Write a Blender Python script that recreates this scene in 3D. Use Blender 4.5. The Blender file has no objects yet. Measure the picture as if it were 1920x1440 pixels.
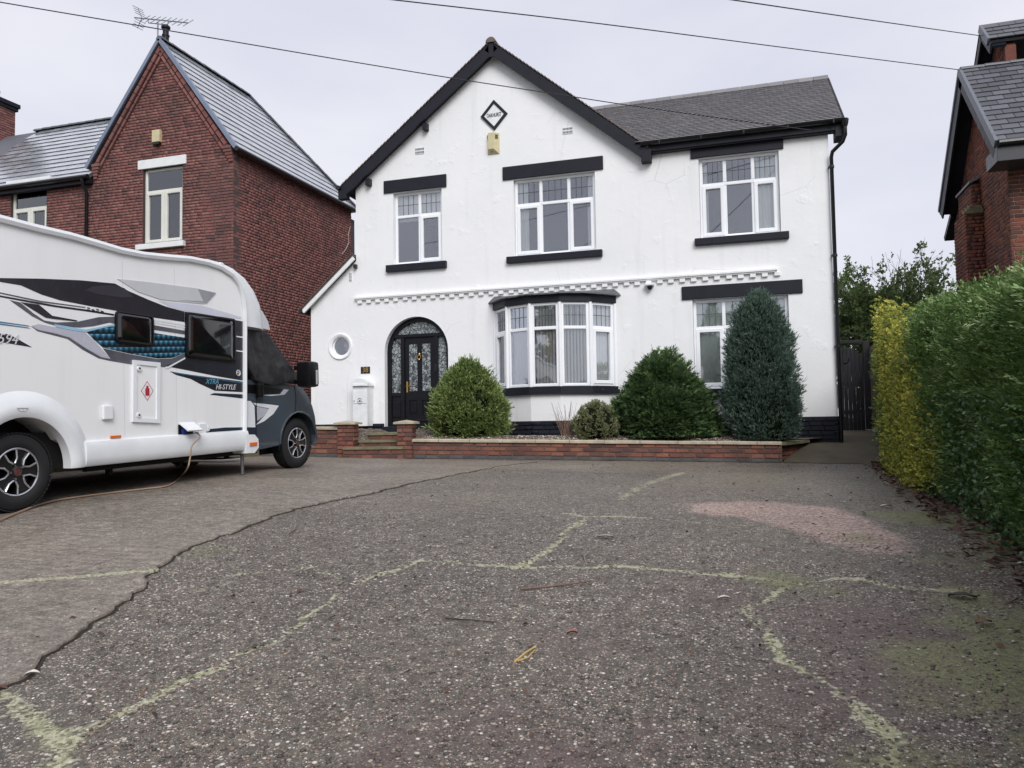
import bpy, bmesh, math, random
import numpy as np
from mathutils import Vector, Matrix, geometry
random.seed(7); rng = np.random.default_rng(7)
R_ = math.radians
scene = bpy.context.scene
C = scene.collection

# ------------------------------------------------------------------ camera
F_PX, PITCH, ROLL, YAW = 1460.0, 0.0496, -0.01554, 0.29846
EYE = Vector((0.0, 0.0, 1.3))
_fw = Vector((0, math.cos(PITCH), math.sin(PITCH))); _rt = Vector((1, 0, 0)); _up = _rt.cross(_fw)
_rz = Matrix.Rotation(YAW, 3, 'Z')
CR = _rz @ (math.cos(ROLL)*_rt + math.sin(ROLL)*_up)
CU = _rz @ (-math.sin(ROLL)*_rt + math.cos(ROLL)*_up)
CF = _rz @ _fw
cam = bpy.data.cameras.new('camera'); cam_o = bpy.data.objects.new('camera', cam); C.objects.link(cam_o)
cam.sensor_width = 36.0; cam.lens = F_PX/1920*36.0; cam.clip_start = 0.05; cam.clip_end = 3000
cam_o.matrix_world = Matrix.Translation(EYE) @ Matrix((CR, CU, -CF)).transposed().to_4x4()
scene.camera = cam_o

# ------------------------------------------------------------------ light: bright overcast
SUN_EL, SUN_AZ = R_(39), R_(149)         # soft light from high behind the photographer
world = bpy.data.worlds.new('World'); scene.world = world; world.use_nodes = True
nt = world.node_tree; nt.nodes.clear()
wo = nt.nodes.new('ShaderNodeOutputWorld'); bg = nt.nodes.new('ShaderNodeBackground'); bg.inputs[1].default_value = 0.1
sky = nt.nodes.new('ShaderNodeTexSky'); sky.sky_type = 'NISHITA'; sky.sun_disc = False
sky.sun_elevation = SUN_EL; sky.sun_rotation = SUN_AZ
tc = nt.nodes.new('ShaderNodeTexCoord'); mp = nt.nodes.new('ShaderNodeMapping'); mp.inputs['Scale'].default_value = (1, 1, 2.6)
nz = nt.nodes.new('ShaderNodeTexNoise'); nz.inputs['Scale'].default_value = 2.8; nz.inputs['Detail'].default_value = 5
cr = nt.nodes.new('ShaderNodeValToRGB')
cr.color_ramp.elements[0].position = .3; cr.color_ramp.elements[0].color = (4.30, 4.38, 5.05, 1)
cr.color_ramp.elements[1].position = .7; cr.color_ramp.elements[1].color = (5.05, 5.08, 5.50, 1)
mx = nt.nodes.new('ShaderNodeMix'); mx.data_type = 'RGBA'; mx.inputs[0].default_value = 0.96
L = nt.links.new
L(tc.outputs['Generated'], mp.inputs[0]); L(mp.outputs[0], nz.inputs[0]); L(nz.outputs[0], cr.inputs[0])
L(sky.outputs[0], mx.inputs[6]); L(cr.outputs[0], mx.inputs[7]); L(mx.outputs[2], bg.inputs[0]); L(bg.outputs[0], wo.inputs[0])
sun = bpy.data.lights.new('sun', 'SUN'); sun.energy = 1.5; sun.angle = R_(32); sun.color = (1, .985, .965)
sun_o = bpy.data.objects.new('sun', sun); C.objects.link(sun_o)
_sd = Vector((math.sin(SUN_AZ)*math.cos(SUN_EL), math.cos(SUN_AZ)*math.cos(SUN_EL), math.sin(SUN_EL)))
sun_o.rotation_euler = _sd.to_track_quat('Z', 'Y').to_euler(); sun_o.location = (0, -10, 20)
vs = scene.view_settings; vs.view_transform = 'Standard'; vs.look = 'None'; vs.gamma = 1; vs.use_curve_mapping = False
vs.exposure = 0.76

# ------------------------------------------------------------------ pixel helpers (photograph is 1920 x 1440)
def ray(x, y): return (x-960)/F_PX*CR - (y-720)/F_PX*CU + CF
def at_y(x, y, Y): d = ray(x, y); return EYE + d*((Y-EYE.y)/d.y)
def at_x(x, y, X): d = ray(x, y); return EYE + d*((X-EYE.x)/d.x)
def at_plane(x, y, p, n): d = ray(x, y); return EYE + d*((Vector(p)-EYE).dot(n)/d.dot(n))
def proj(v):
    d = Vector(v)-EYE; z = d.dot(CF)
    return (960+F_PX*d.dot(CR)/z, 720-F_PX*d.dot(CU)/z, z)
def ground_z(x, y):
    yy = max(y, -1.0)
    g = .63 - (.0081*(9.4-yy)**2 if yy < 9.4 else 0)
    return g - .02*(max(min(x, 6), -12)+3)
def on_ground(x, y, dz=0):
    d = ray(x, y); lo = .8; t = .8
    while t < 40:
        p = EYE + d*t
        if p.z < ground_z(p.x, p.y)+dz:
            a, b = t-.02, t
            for _ in range(20):
                m = (a+b)/2; q = EYE+d*m
                if q.z < ground_z(q.x, q.y)+dz: b = m
                else: a = m
            return EYE + d*b
        t += .02
    return EYE + d*30

# ------------------------------------------------------------------ materials
MATS = {}
def s2l(c):
    return tuple(((v/255)/12.92 if v/255 <= .04045 else ((v/255+.055)/1.055)**2.4) for v in c)
class NB:
    """small node-building helper"""
    def __init__(s, name):
        m = bpy.data.materials.new(name); m.use_nodes = True; s.m = m; s.t = m.node_tree
        s.b = s.t.nodes['Principled BSDF']; s.out = s.t.nodes['Material Output']
    def n(s, typ, **kw):
        nd = s.t.nodes.new(typ)
        for k, v in kw.items(): setattr(nd, k, v)
        return nd
    def l(s, a, b): s.t.links.new(a, b)
    def coord(s, which='Object', scale=(1, 1, 1)):
        t = s.n('ShaderNodeTexCoord'); m = s.n('ShaderNodeMapping'); m.inputs['Scale'].default_value = scale
        s.l(t.outputs[which], m.inputs[0]); return m.outputs[0]
    def world(s, scale=(1, 1, 1)):
        t = s.n('ShaderNodeNewGeometry'); m = s.n('ShaderNodeMapping'); m.inputs['Scale'].default_value = scale
        s.l(t.outputs['Position'], m.inputs[0]); return m.outputs[0]
    def noise(s, vec, scale, detail=4, rough=.55):
        nd = s.n('ShaderNodeTexNoise'); nd.inputs['Scale'].default_value = scale; nd.inputs['Detail'].default_value = detail
        nd.inputs['Roughness'].default_value = rough; s.l(vec, nd.inputs['Vector']); return nd.outputs[0]
    def voro(s, vec, scale, feature='F1'):
        nd = s.n('ShaderNodeTexVoronoi'); nd.feature = feature; nd.inputs['Scale'].default_value = scale
        s.l(vec, nd.inputs['Vector']); return nd
    def ramp(s, fac, stops):
        nd = s.n('ShaderNodeValToRGB'); e = nd.color_ramp.elements
        while len(e) < len(stops): e.new(.5)
        for i, (p, c) in enumerate(stops):
            e[i].position = p; e[i].color = (*c, 1) if len(c) == 3 else c
        s.l(fac, nd.inputs[0]); return nd.outputs[0]
    def mix(s, fac, a, b, mode='MIX'):
        nd = s.n('ShaderNodeMix', data_type='RGBA', blend_type=mode)
        for i, v in ((0, fac), (6, a), (7, b)):
            if isinstance(v, (int, float)): nd.inputs[i].default_value = v
            elif isinstance(v, (tuple, list)): nd.inputs[i].default_value = (*v, 1) if len(v) == 3 else v
            else: s.l(v, nd.inputs[i])
        return nd.outputs[2]
    def math(s, op, a, b=0.0, clamp=False):
        nd = s.n('ShaderNodeMath', operation=op, use_clamp=clamp)
        for i, v in ((0, a), (1, b)):
            if isinstance(v, (int, float)): nd.inputs[i].default_value = v
            else: s.l(v, nd.inputs[i])
        return nd.outputs[0]
    def attr(s, name): nd = s.n('ShaderNodeAttribute'); nd.attribute_name = name; return nd.outputs['Fac']
    def rnd(s):
        g = s.n('ShaderNodeNewGeometry'); o = s.n('ShaderNodeObjectInfo')
        return s.math('FRACT', s.math('ADD', g.outputs['Random Per Island'], s.math('MULTIPLY', o.outputs['Random'], 7.31)))
    def bump(s, h, strength=.3, dist=.01):
        nd = s.n('ShaderNodeBump'); nd.inputs['Strength'].default_value = strength; nd.inputs['Distance'].default_value = dist
        s.l(h, nd.inputs['Height'])
        if s.b.inputs['Normal'].is_linked: s.l(s.b.inputs['Normal'].links[0].from_socket, nd.inputs['Normal'])
        s.l(nd.outputs[0], s.b.inputs['Normal'])
    def col(s, c):
        if isinstance(c, (tuple, list)): s.b.inputs['Base Color'].default_value = (*c, 1)
        else: s.l(c, s.b.inputs['Base Color'])
    def rough(s, v):
        if isinstance(v, (int, float)): s.b.inputs['Roughness'].default_value = v
        else: s.l(v, s.b.inputs['Roughness'])
def pm(name, rgb, rough=.6, var=.12, scale=4.0, bump=0.0, bscale=60, metal=0.0, coat=0.0, island=0.0, spec=.5, srgb=True):
    """plain procedural material: base colour with noise variation, optional relief and piece-to-piece variation"""
    if name in MATS: return MATS[name]
    c = s2l(rgb) if srgb else rgb
    b = NB(name); v = b.world()
    f = b.noise(v, scale, 5)
    lo = tuple(x*(1-var) for x in c); hi = tuple(min(1, x*(1+var)) for x in c)
    cc = b.ramp(f, [(.3, lo), (.7, hi)])
    if island:
        k = b.math('ADD', b.math('MULTIPLY', b.rnd(), 2*island), 1-island)
        vv = b.n('ShaderNodeCombineColor')
        for i in range(3): b.l(k, vv.inputs[i])
        cc = b.mix(1.0, cc, vv.outputs[0], 'MULTIPLY')
    b.col(cc); b.rough(b.ramp(f, [(.3, (rough*.9,)*3), (.7, (min(1, rough*1.1),)*3)]))
    b.b.inputs['Metallic'].default_value = metal; b.b.inputs['Coat Weight'].default_value = coat
    b.b.inputs['Specular IOR Level'].default_value = spec
    if bump: b.bump(b.noise(v, bscale, 6), bump, .01)
    MATS[name] = b.m; return b.m

def m_render():
    b = NB('white_render'); v = b.world()
    big = b.noise(v, .7, 6); mid = b.noise(v, 4, 6, .6); fine = b.noise(v, 45, 5)
    c = b.ramp(big, [(.3, (.79, .80, .805)), (.7, (.85, .855, .86))])
    st = b.noise(b.world((6, 6, .35)), 1.0, 5)                    # faint run-down streaks
    c = b.mix(b.math('MULTIPLY', b.ramp(st, [(.55, (0, 0, 0)), (.75, (1, 1, 1))]), .22), c, (.55, .56, .55))
    hair = b.voro(b.mix(.15, v, b.n('ShaderNodeTexNoise').outputs['Color']), .55, 'DISTANCE_TO_EDGE')
    hl = b.ramp(hair.outputs['Distance'], [(.0, (1, 1, 1)), (.004, (0, 0, 0))])
    gate = b.ramp(b.noise(v, .9, 2), [(.52, (0, 0, 0)), (.6, (1, 1, 1))])
    c = b.mix(b.math('MULTIPLY', b.math('MULTIPLY', hl, gate), .38), c, (.42, .42, .42))
    b.col(c); b.rough(.8)
    b.bump(b.noise(v, 1.6, 8, .62), .22, .05); b.bump(fine, .15, .01)
    lumps = b.ramp(b.noise(v, 3.2, 4), [(.6, (0, 0, 0)), (.72, (1, 1, 1))])
    b.bump(b.math('MULTIPLY', lumps, b.noise(v, 18, 6)), .35, .02)
    return b.m
def m_brick(name, cols, soot, scale=1.0):
    b = NB(name); v = b.world(); r = b.rnd()
    n = len(cols); stops = [(i/(n-1), s2l(c)) for i, c in enumerate(cols)]
    c = b.ramp(r, stops)
    c = b.mix(b.ramp(b.noise(v, 1.3*scale, 5), [(.45, (0, 0, 0)), (.75, (.75,)*3)]), c, s2l(soot))
    c = b.mix(b.math('MULTIPLY', b.ramp(b.noise(v, 30, 4), [(.4, (0, 0, 0)), (.7, (1, 1, 1))]), .3), c, s2l(soot))
    b.col(c); b.rough(.85); b.bump(b.noise(v, 70, 6), .5, .012); b.b.inputs['Specular IOR Level'].default_value = .25
    return b.m
def m_slate(name, a, bcol, rough=.38, coat=0.0):
    b = NB(name); v = b.world(); r = b.rnd()
    c = b.ramp(r, [(0, s2l(a)), (1, s2l(bcol))])
    c = b.mix(b.math('MULTIPLY', b.ramp(b.noise(v, 2.5, 5), [(.5, (0, 0, 0)), (.75, (1, 1, 1))]), .5), c, s2l((62, 62, 60)))
    b.col(c); b.rough(b.math('ADD', b.math('MULTIPLY', r, .15), rough)); b.bump(b.noise(v, 40, 5), .35, .01)
    b.b.inputs['Specular IOR Level'].default_value = .8; b.b.inputs['Coat Weight'].default_value = coat; b.b.inputs['Coat Roughness'].default_value = .14; b.b.inputs['Coat IOR'].default_value = 1.8
    return b.m
def m_tile():
    b = NB('plain_roof_tile'); v = b.world(); r = b.rnd()
    c = b.ramp(r, [(0, s2l((116, 114, 117))), (.6, s2l((126, 124, 127))), (1, s2l((138, 135, 136)))])
    li = b.ramp(b.noise(v, 1.7, 6, .7), [(.60, (0, 0, 0)), (.70, (1, 1, 1))])
    c = b.mix(b.math('MULTIPLY', li, .6), c, s2l((128, 130, 104)))
    b.col(c); b.rough(.45); b.bump(b.noise(v, 60, 5), .4, .01); return b.m
def m_glass(name='window_glass', refl=.115, tint=(.97, .978, .983)):
    b = NB(name); b.t.nodes.remove(b.b)
    tr = b.n('ShaderNodeBsdfTransparent'); tr.inputs[0].default_value = (*tint, 1)
    gl = b.n('ShaderNodeBsdfGlossy'); gl.inputs['Roughness'].default_value = .015; gl.inputs[0].default_value = (.93, .96, 1, 1)
    lw = b.n('ShaderNodeFresnel'); lw.inputs[0].default_value = 1.5
    f = b.math('ADD', lw.outputs[0], refl, True)
    bp = b.n('ShaderNodeBump'); bp.inputs['Strength'].default_value = .04; bp.inputs['Distance'].default_value = .02
    b.l(b.noise(b.world(), 1.6, 2), bp.inputs['Height']); b.l(bp.outputs[0], gl.inputs['Normal'])
    ms = b.n('ShaderNodeMixShader'); b.l(f, ms.inputs[0]); b.l(tr.outputs[0], ms.inputs[1]); b.l(gl.outputs[0], ms.inputs[2])
    b.l(ms.outputs[0], b.out.inputs[0]); return b.m
def m_doorglass():
    b = NB('patterned_door_glass'); v = b.world((1, 1, .72))
    e = b.voro(v, 16, 'DISTANCE_TO_EDGE').outputs['Distance']; e2 = b.voro(b.world((1, 1, 1.8)), 7, 'DISTANCE_TO_EDGE').outputs['Distance']
    f = b.voro(v, 16).outputs['Color']
    c = b.ramp(b.noise(v, 14, 4), [(.35, (.06, .07, .075)), (.65, (.33, .37, .38))])
    c = b.mix(b.ramp(f, [(.42, (0, 0, 0)), (.5, (.7,)*3)]), c, (.40, .44, .45))
    lead = b.math('MAXIMUM', b.ramp(e, [(.035, (1, 1, 1)), (.06, (0, 0, 0))]), b.ramp(e2, [(.03, (1, 1, 1)), (.05, (0, 0, 0))]))
    c = b.mix(lead, c, (.02, .02, .022)); b.col(c); b.rough(.12); b.bump(b.noise(v, 60, 3), .4, .01); return b.m
def m_leaf(name, stops, rough=.5, trans=.15, tone=True):
    b = NB(name); r = b.rnd(); v = b.world()
    c = b.ramp(b.math('ADD', b.math('MULTIPLY', r, .22 if tone else .7), b.math('ADD', b.math('MULTIPLY', b.attr('tone'), .62 if tone else 0.0), b.math('MULTIPLY', b.noise(v, 2.3, 3), .40)), True), [(p, s2l(c)) for p, c in stops])
    b.col(c); b.rough(rough); b.b.inputs['Specular IOR Level'].default_value = .35
    tl = b.n('ShaderNodeBsdfTranslucent'); b.l(c, tl.inputs[0])
    ms = b.n('ShaderNodeMixShader'); ms.inputs[0].default_value = trans
    b.l(b.b.outputs[0], ms.inputs[1]); b.l(tl.outputs[0], ms.inputs[2]); b.l(ms.outputs[0], b.out.inputs[0]); return b.m

M = {}
M['render'] = m_render()
M['black_paint'] = pm('black_paint', (25, 27, 36), .5, .18, 6, .12, 90, spec=.3)
M['black_gloss'] = pm('black_gloss_plastic', (20, 21, 24), .3, .15, 6)
M['upvc'] = pm('white_upvc', (238, 240, 243), .32, .03, 3)
M['upvc_cream'] = pm('cream_upvc', (214, 214, 206), .4, .05, 3)
M['white_paint'] = pm('white_paint', (226, 228, 228), .55, .07, 7, .1)
M['glass'] = m_glass()
M['lead'] = pm('lead_came', (62, 66, 76), .5, .15)
M['curtain'] = pm('pale_curtain', (226, 229, 224), .9, .06, 3)
M['blind'] = pm('vertical_blind_fabric', (240, 240, 238), .85, .04, 3)
M['room'] = pm('room_wall', (92, 92, 94), .9, .1)
M['brick_left'] = m_brick('dark_red_brick', [(98, 72, 71), (132, 88, 84), (142, 94, 88), (136, 88, 84), (152, 107, 99), (116, 83, 80)], (88, 71, 70))
M['brick_right'] = m_brick('orange_red_brick', [(72, 56, 55), (120, 74, 62), (136, 80, 64), (94, 66, 60), (146, 90, 70)], (62, 52, 51))
M['brick_wall'] = m_brick('garden_wall_brick', [(82, 60, 57), (126, 80, 70), (142, 90, 74), (108, 72, 66), (150, 100, 80), (98, 68, 64)], (76, 62, 58), 2)
M['brick_blue'] = m_brick('blue_grey_brick', [(76, 78, 80), (98, 99, 101), (88, 87, 87)], (60, 60, 62), 2)
M['brick_black'] = m_brick('black_painted_brick', [(30, 32, 42), (38, 40, 50)], (26, 28, 34), 2)
M['mortar_dark'] = pm('dark_mortar', (76, 62, 60), .95, .2, 8, .3)
M['mortar_pale'] = pm('pale_mortar', (150, 122, 110), .95, .15, 8, .3)
M['mortar_brown'] = pm('brown_mortar', (96, 80, 74), .95, .2, 9, .3)
M['slate'] = m_slate('blue_grey_slate', (138, 144, 152), (172, 177, 184), .2, 1.0)
M['slate_dark'] = m_slate('dark_concrete_tile', (62, 64, 70), (92, 94, 102), .42)
M['tile'] = m_tile()
M['tile_brown'] = pm('brown_roof_tile', (112, 100, 94), .8, .25, 9, .4, 60, island=.25)
M['stone'] = pm('sandstone_coping', (172, 162, 142), .85, .22, 7, .4, 50)
M['stone_moss'] = pm('mossy_stone', (116, 112, 88), .9, .25, 7, .4, 50)
M['lead_sheet'] = pm('weathered_lead_sheet', (92, 94, 96), .6, .35, 12, .4, 30)
M['brass'] = pm('polished_brass', (212, 172, 96), .25, .1, 20, metal=1.0)
M['chrome'] = pm('chrome', (190, 192, 195), .15, .05, 20, metal=1.0)
M['metal_grey'] = pm('galvanised_metal', (120, 122, 126), .45, .15, 20, metal=.7)
M['wood_grey'] = pm('weathered_fence_wood', (92, 82, 74), .85, .25, 5, .5, 40, island=.2)
M['wood_black'] = pm('black_stained_wood', (24, 24, 30), .38, .3, 6, .3, 40, island=.2)
M['cream_plastic'] = pm('aged_cream_plastic', (198, 188, 150), .5, .08, 9)
M['bark'] = pm('bark', (84, 74, 66), .95, .25, 12, .6, 40)
M['tile_tail'] = pm('shaded_tile_edge', (40, 38, 38), .9, .25, 20)  # shadow gap under each tile course put into the tail face colour
M['slate_tail'] = pm('shaded_slate_edge', (84, 87, 92), .8, .25, 20)  # shadow lines between slate rows painted as a darker lower edge
M['soil'] = pm('dark_soil', (46, 38, 34), .95, .3, 8, .6, 30)

# ------------------------------------------------------------------ object helpers
WL = {}
def wloc(o): return WL.get(o, Vector((0, 0, 0))) if o else Vector((0, 0, 0))
def tag(o, label=None, cat=None, group=None, kind=None):
    if label: o['label'] = label
    if cat: o['category'] = cat
    if group: o['group'] = group
    if kind: o['kind'] = kind
    return o
def empty(name, loc, label, cat, group=None):
    o = bpy.data.objects.new(name, None); C.objects.link(o); o.location = loc; o.empty_display_size = .2
    WL[o] = Vector(loc); return tag(o, label, cat, group)
def obj(name, verts, faces, mat, parent=None, smooth=False, kind=None):
    """one mesh object from world-space vertices"""
    v = np.asarray(verts, dtype=np.float64).reshape(-1, 3); c = (v.min(0)+v.max(0))/2
    me = bpy.data.meshes.new(name)
    if isinstance(faces, np.ndarray):
        nf, k = faces.shape
        me.vertices.add(len(v)); me.vertices.foreach_set('co', (v-c).astype(np.float32).ravel())
        me.loops.add(nf*k); me.loops.foreach_set('vertex_index', faces.astype(np.int32).ravel())
        me.polygons.add(nf); me.polygons.foreach_set('loop_start', np.arange(0, nf*k, k, dtype=np.int32))
        me.update(calc_edges=True)
    else:
        me.from_pydata((v-c).tolist(), [], faces)
        me.update()
    if smooth: me.polygons.foreach_set('use_smooth', np.ones(len(me.polygons), dtype=bool))
    for m in (mat if isinstance(mat, (list, tuple)) else [mat]): me.materials.append(m)
    o = bpy.data.objects.new(name, me); C.objects.link(o)
    o.parent = parent; o.location = Vector(c)-wloc(parent); WL[o] = Vector(c)
    if kind: o['kind'] = kind
    return o
class MB:
    """collects shapes in world space, then links them as one mesh object"""
    def __init__(s): s.v = []; s.f = []
    def add(s, vs, fs):
        k = len(s.v); s.v += [tuple(p) for p in vs]; s.f += [tuple(i+k for i in f) for f in fs]; return s
    def box(s, a, b, ch=0.0):
        x0, x1 = sorted((a[0], b[0])); y0, y1 = sorted((a[1], b[1])); z0, z1 = sorted((a[2], b[2]))
        if ch <= 0:
            return s.add([(x0,y0,z0),(x1,y0,z0),(x1,y1,z0),(x0,y1,z0),(x0,y0,z1),(x1,y0,z1),(x1,y1,z1),(x0,y1,z1)],
                  [(0,3,2,1),(4,5,6,7),(0,1,5,4),(1,2,6,5),(2,3,7,6),(3,0,4,7)])
        bm = bmesh.new(); bmesh.ops.create_cube(bm, size=1)
        for v in bm.verts: v.co = Vector(((x0+x1)/2+v.co.x*(x1-x0), (y0+y1)/2+v.co.y*(y1-y0), (z0+z1)/2+v.co.z*(z1-z0)))
        bmesh.ops.bevel(bm, geom=bm.edges[:], offset=min(ch, .45*min(x1-x0, y1-y0, z1-z0)), segments=2, affect='EDGES', profile=.6)
        bm.verts.index_update(); s.add([v.co for v in bm.verts], [[v.index for v in f.verts] for f in bm.faces]); bm.free(); return s
    def obox(s, o, u, v, w):
        """oriented box: corner o, edge vectors u v w"""
        o, u, v, w = map(Vector, (o, u, v, w))
        ps = [o, o+u, o+u+v, o+v, o+w, o+u+w, o+u+v+w, o+v+w]
        fs = [(0,3,2,1),(4,5,6,7),(0,1,5,4),(1,2,6,5),(2,3,7,6),(3,0,4,7)]
        if u.cross(v).dot(w) < 0: fs = [tuple(reversed(f)) for f in fs]
        return s.add(ps, fs)
    def prism(s, poly, d, holes=()):
        """extrude a planar polygon (list of Vectors, optional holes) by vector d"""
        d = Vector(d); loops = [list(map(Vector, poly))]+[list(map(Vector, h)) for h in holes]
        tris = geometry.tessellate_polygon(loops); flat = [p for l in loops for p in l]; n = len(flat)
        a = flat[tris[0][0]]; nn = Vector((0, 0, 0))
        for t in tris: nn += (flat[t[1]]-flat[t[0]]).cross(flat[t[2]]-flat[t[0]])
        fr = [tuple(t) for t in tris]
        if nn.dot(d) > 0: fr = [t[::-1] for t in fr]
        fs = fr + [tuple(i+n for i in t[::-1]) for t in fr]
        k = 0
        for l in loops:
            m = len(l)
            for i in range(m): fs.append((k+i, k+(i+1) % m, n+k+(i+1) % m, n+k+i))
            k += m
        return s.add(flat+[p+d for p in flat], fs)
    def tube(s, pts, r, seg=8, cap=True):
        pts = [Vector(p) for p in pts]; rs = r if isinstance(r, (list, tuple)) else [r]*len(pts)
        vs, fs = [], []; prev = None
        for i, p in enumerate(pts):
            d = (pts[min(i+1, len(pts)-1)]-pts[max(i-1, 0)]).normalized()
            if prev is None: a = d.orthogonal().normalized()
            else: a = (prev-d*prev.dot(d)).normalized()
            prev = a; b = d.cross(a)
            for k in range(seg):
                t = 2*math.pi*k/seg; vs.append(p+(a*math.cos(t)+b*math.sin(t))*rs[i])
        for i in range(len(pts)-1):
            for k in range(seg):
                fs.append((i*seg+k, i*seg+(k+1) % seg, (i+1)*seg+(k+1) % seg, (i+1)*seg+k))
        if cap: fs += [tuple(range(seg))[::-1], tuple((len(pts)-1)*seg+k for k in range(seg))]
        return s.add(vs, fs)
    def lathe(s, o, ax, prof, seg=24, a0=None):
        """revolve profile [(radius, along-axis)] about axis ax through o"""
        o, ax = Vector(o), Vector(ax).normalized(); a = (Vector(a0) if a0 else ax.orthogonal()).normalized(); b = ax.cross(a)
        vs, fs = [], []; m = len(prof)
        for k in range(seg):
            t = 2*math.pi*k/seg; d = a*math.cos(t)+b*math.sin(t)
            vs += [o+d*r+ax*h for r, h in prof]
        for k in range(seg):
            for i in range(m-1):
                j = ((k+1) % seg)*m
                fs.append((k*m+i, j+i, j+i+1, k*m+i+1))
        return s.add(vs, fs)
    def build(s, name, mat, parent=None, smooth=False, kind=None):
        o = obj(name, s.v, s.f, mat, parent, False, kind)
        if smooth:
            o.data.polygons.foreach_set('use_smooth', np.ones(len(o.data.polygons), dtype=bool)); o.data.set_sharp_from_angle(angle=R_(38))
        return o
def box_obj(name, a, b, mat, parent=None, ch=0.0): return MB().box(a, b, ch).build(name, mat, parent)

# shared unit pieces (bricks, tiles) ------------------------------------------------
UNIT = {}
def unit_piece(key, mat, ch=.08, tail=None):
    """unit block, x:-.5..5 y:-.5..5 z:-.5..5, front (-y) face chamfered"""
    k = (key, mat.name)
    if k in UNIT: return UNIT[k]
    c = .5-ch*.35; cz = .5-ch
    v = [(-.5,.5,-.5),(.5,.5,-.5),(.5,.5,.5),(-.5,.5,.5),(-.5,-.2,-.5),(.5,-.2,-.5),(.5,-.2,.5),(-.5,-.2,.5),(-c,-.5,-cz),(c,-.5,-cz),(c,-.5,cz),(-c,-.5,cz)]
    f = [(0,1,2,3),(4,5,1,0),(5,6,2,1),(6,7,3,2),(7,4,0,3),(8,9,5,4),(9,10,6,5),(10,11,7,6),(11,8,4,7),(11,10,9,8)]
    f = [t[::-1] for t in f]
    me = bpy.data.meshes.new(key); me.from_pydata(v, [], f); me.update(); me.materials.append(mat); UNIT[k] = me
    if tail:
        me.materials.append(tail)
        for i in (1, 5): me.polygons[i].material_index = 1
    return me
def pieces(name, mats, parent, mat, single=300, joined_name=None, rank=None, ch=.08, tail=None):
    """place unit pieces at the given 4x4 matrices: the ones that show largest as objects, the rest joined as one stuff part"""
    me = unit_piece(name, mat, ch, tail); base = wloc(parent)
    def size(m):
        p = m.translation; x, y, z = proj(p)
        if z < .3 or not (-20 < x < 1940 and -20 < y < 1460): return 0
        return m.to_scale().x*m.to_scale().z/z/z
    rk = rank or size
    order = sorted(range(len(mats)), key=lambda i: -rk(mats[i]))
    sel = [i for i in order[:single] if rk(mats[i]) > 0]; ss = set(sel)
    for i in sel:
        o = bpy.data.objects.new(name, me); C.objects.link(o); o.parent = parent
        o.matrix_local = Matrix.Translation(-base) @ mats[i]; WL[o] = mats[i].translation.copy()
    rest = [m for i, m in enumerate(mats) if i not in ss]
    if rest:
        uv = np.array([v.co[:] for v in me.vertices]); uf = np.array([p.vertices[:] for p in me.polygons])
        A = np.array([[list(r) for r in m] for m in rest])
        P = np.einsum('nij,vj->nvi', A[:, :3, :3], uv)+A[:, None, :3, 3]
        F = (uf[None]+(np.arange(len(rest))*len(uv))[:, None, None]).reshape(-1, 4)
        oo = obj(joined_name or name+'_field', P.reshape(-1, 3), F, [mat, tail] if tail else mat, parent, kind='stuff')
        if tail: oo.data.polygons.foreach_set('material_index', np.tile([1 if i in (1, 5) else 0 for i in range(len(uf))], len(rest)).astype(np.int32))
def frame_mat(o, u, n, w, sx, sy, sz):
    """matrix for a unit piece: centre o, x along u, front (-y) along n, z along w, sizes sx sy sz"""
    u, n, w = Vector(u).normalized(), Vector(n).normalized(), Vector(w).normalized()
    return Matrix(((u.x*sx, -n.x*sy, w.x*sz, o[0]), (u.y*sx, -n.y*sy, w.y*sz, o[1]), (u.z*sx, -n.z*sy, w.z*sz, o[2]), (0, 0, 0, 1)))
def brick_field(o, u, n, length, z0, z1, inside, course=.075, blen=.225, bond='flemish', depth=.06, joint=.010, zs=0.0, wavy=.002, holes=()):
    """matrices of the bricks of a wall face: origin o (on the face), direction u, outward n; inside(s,z) masks"""
    o, u, n = Vector(o), Vector(u).normalized(), Vector(n).normalized(); res = []
    rows = int(round((z1-z0)/course))
    for r in range(rows):
        z = z0+(r+.5)*course; s = -random.random()*blen*1.4; k = random.randint(0, 1)
        while s < length:
            bl = blen if bond == 'stretcher' or k % 2 == 0 else blen*.5
            k += 1; c0, c1 = max(s, 0), min(s+bl, length); s += bl
            for (a0, a1, z0_, z1_) in holes:
                if z0_ < z < z1_ and c1 > a0 and c0 < a1:
                    if c0 < a0: c1 = a0
                    else: c0 = max(c0, a1)
            if c1-c0 < .022: continue
            c = (c0+c1)/2
            if not inside(c, z): continue
            p = o+u*c+n*random.uniform(-.0025, .003)+Vector((0, 0, z+zs*c+random.uniform(-wavy, wavy)))-n*(depth/2)
            tilt = Matrix.Rotation(random.gauss(0, .006), 3, n)
            uu = (tilt @ (u+Vector((0, 0, zs)))).normalized()
            res.append(frame_mat(p, uu, n, n.cross(uu)*-1 if n.cross(uu).z < 0 else n.cross(uu), c1-c0-joint-random.uniform(0, .003), depth, course-joint-random.uniform(0, .002)))
    return res
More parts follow.
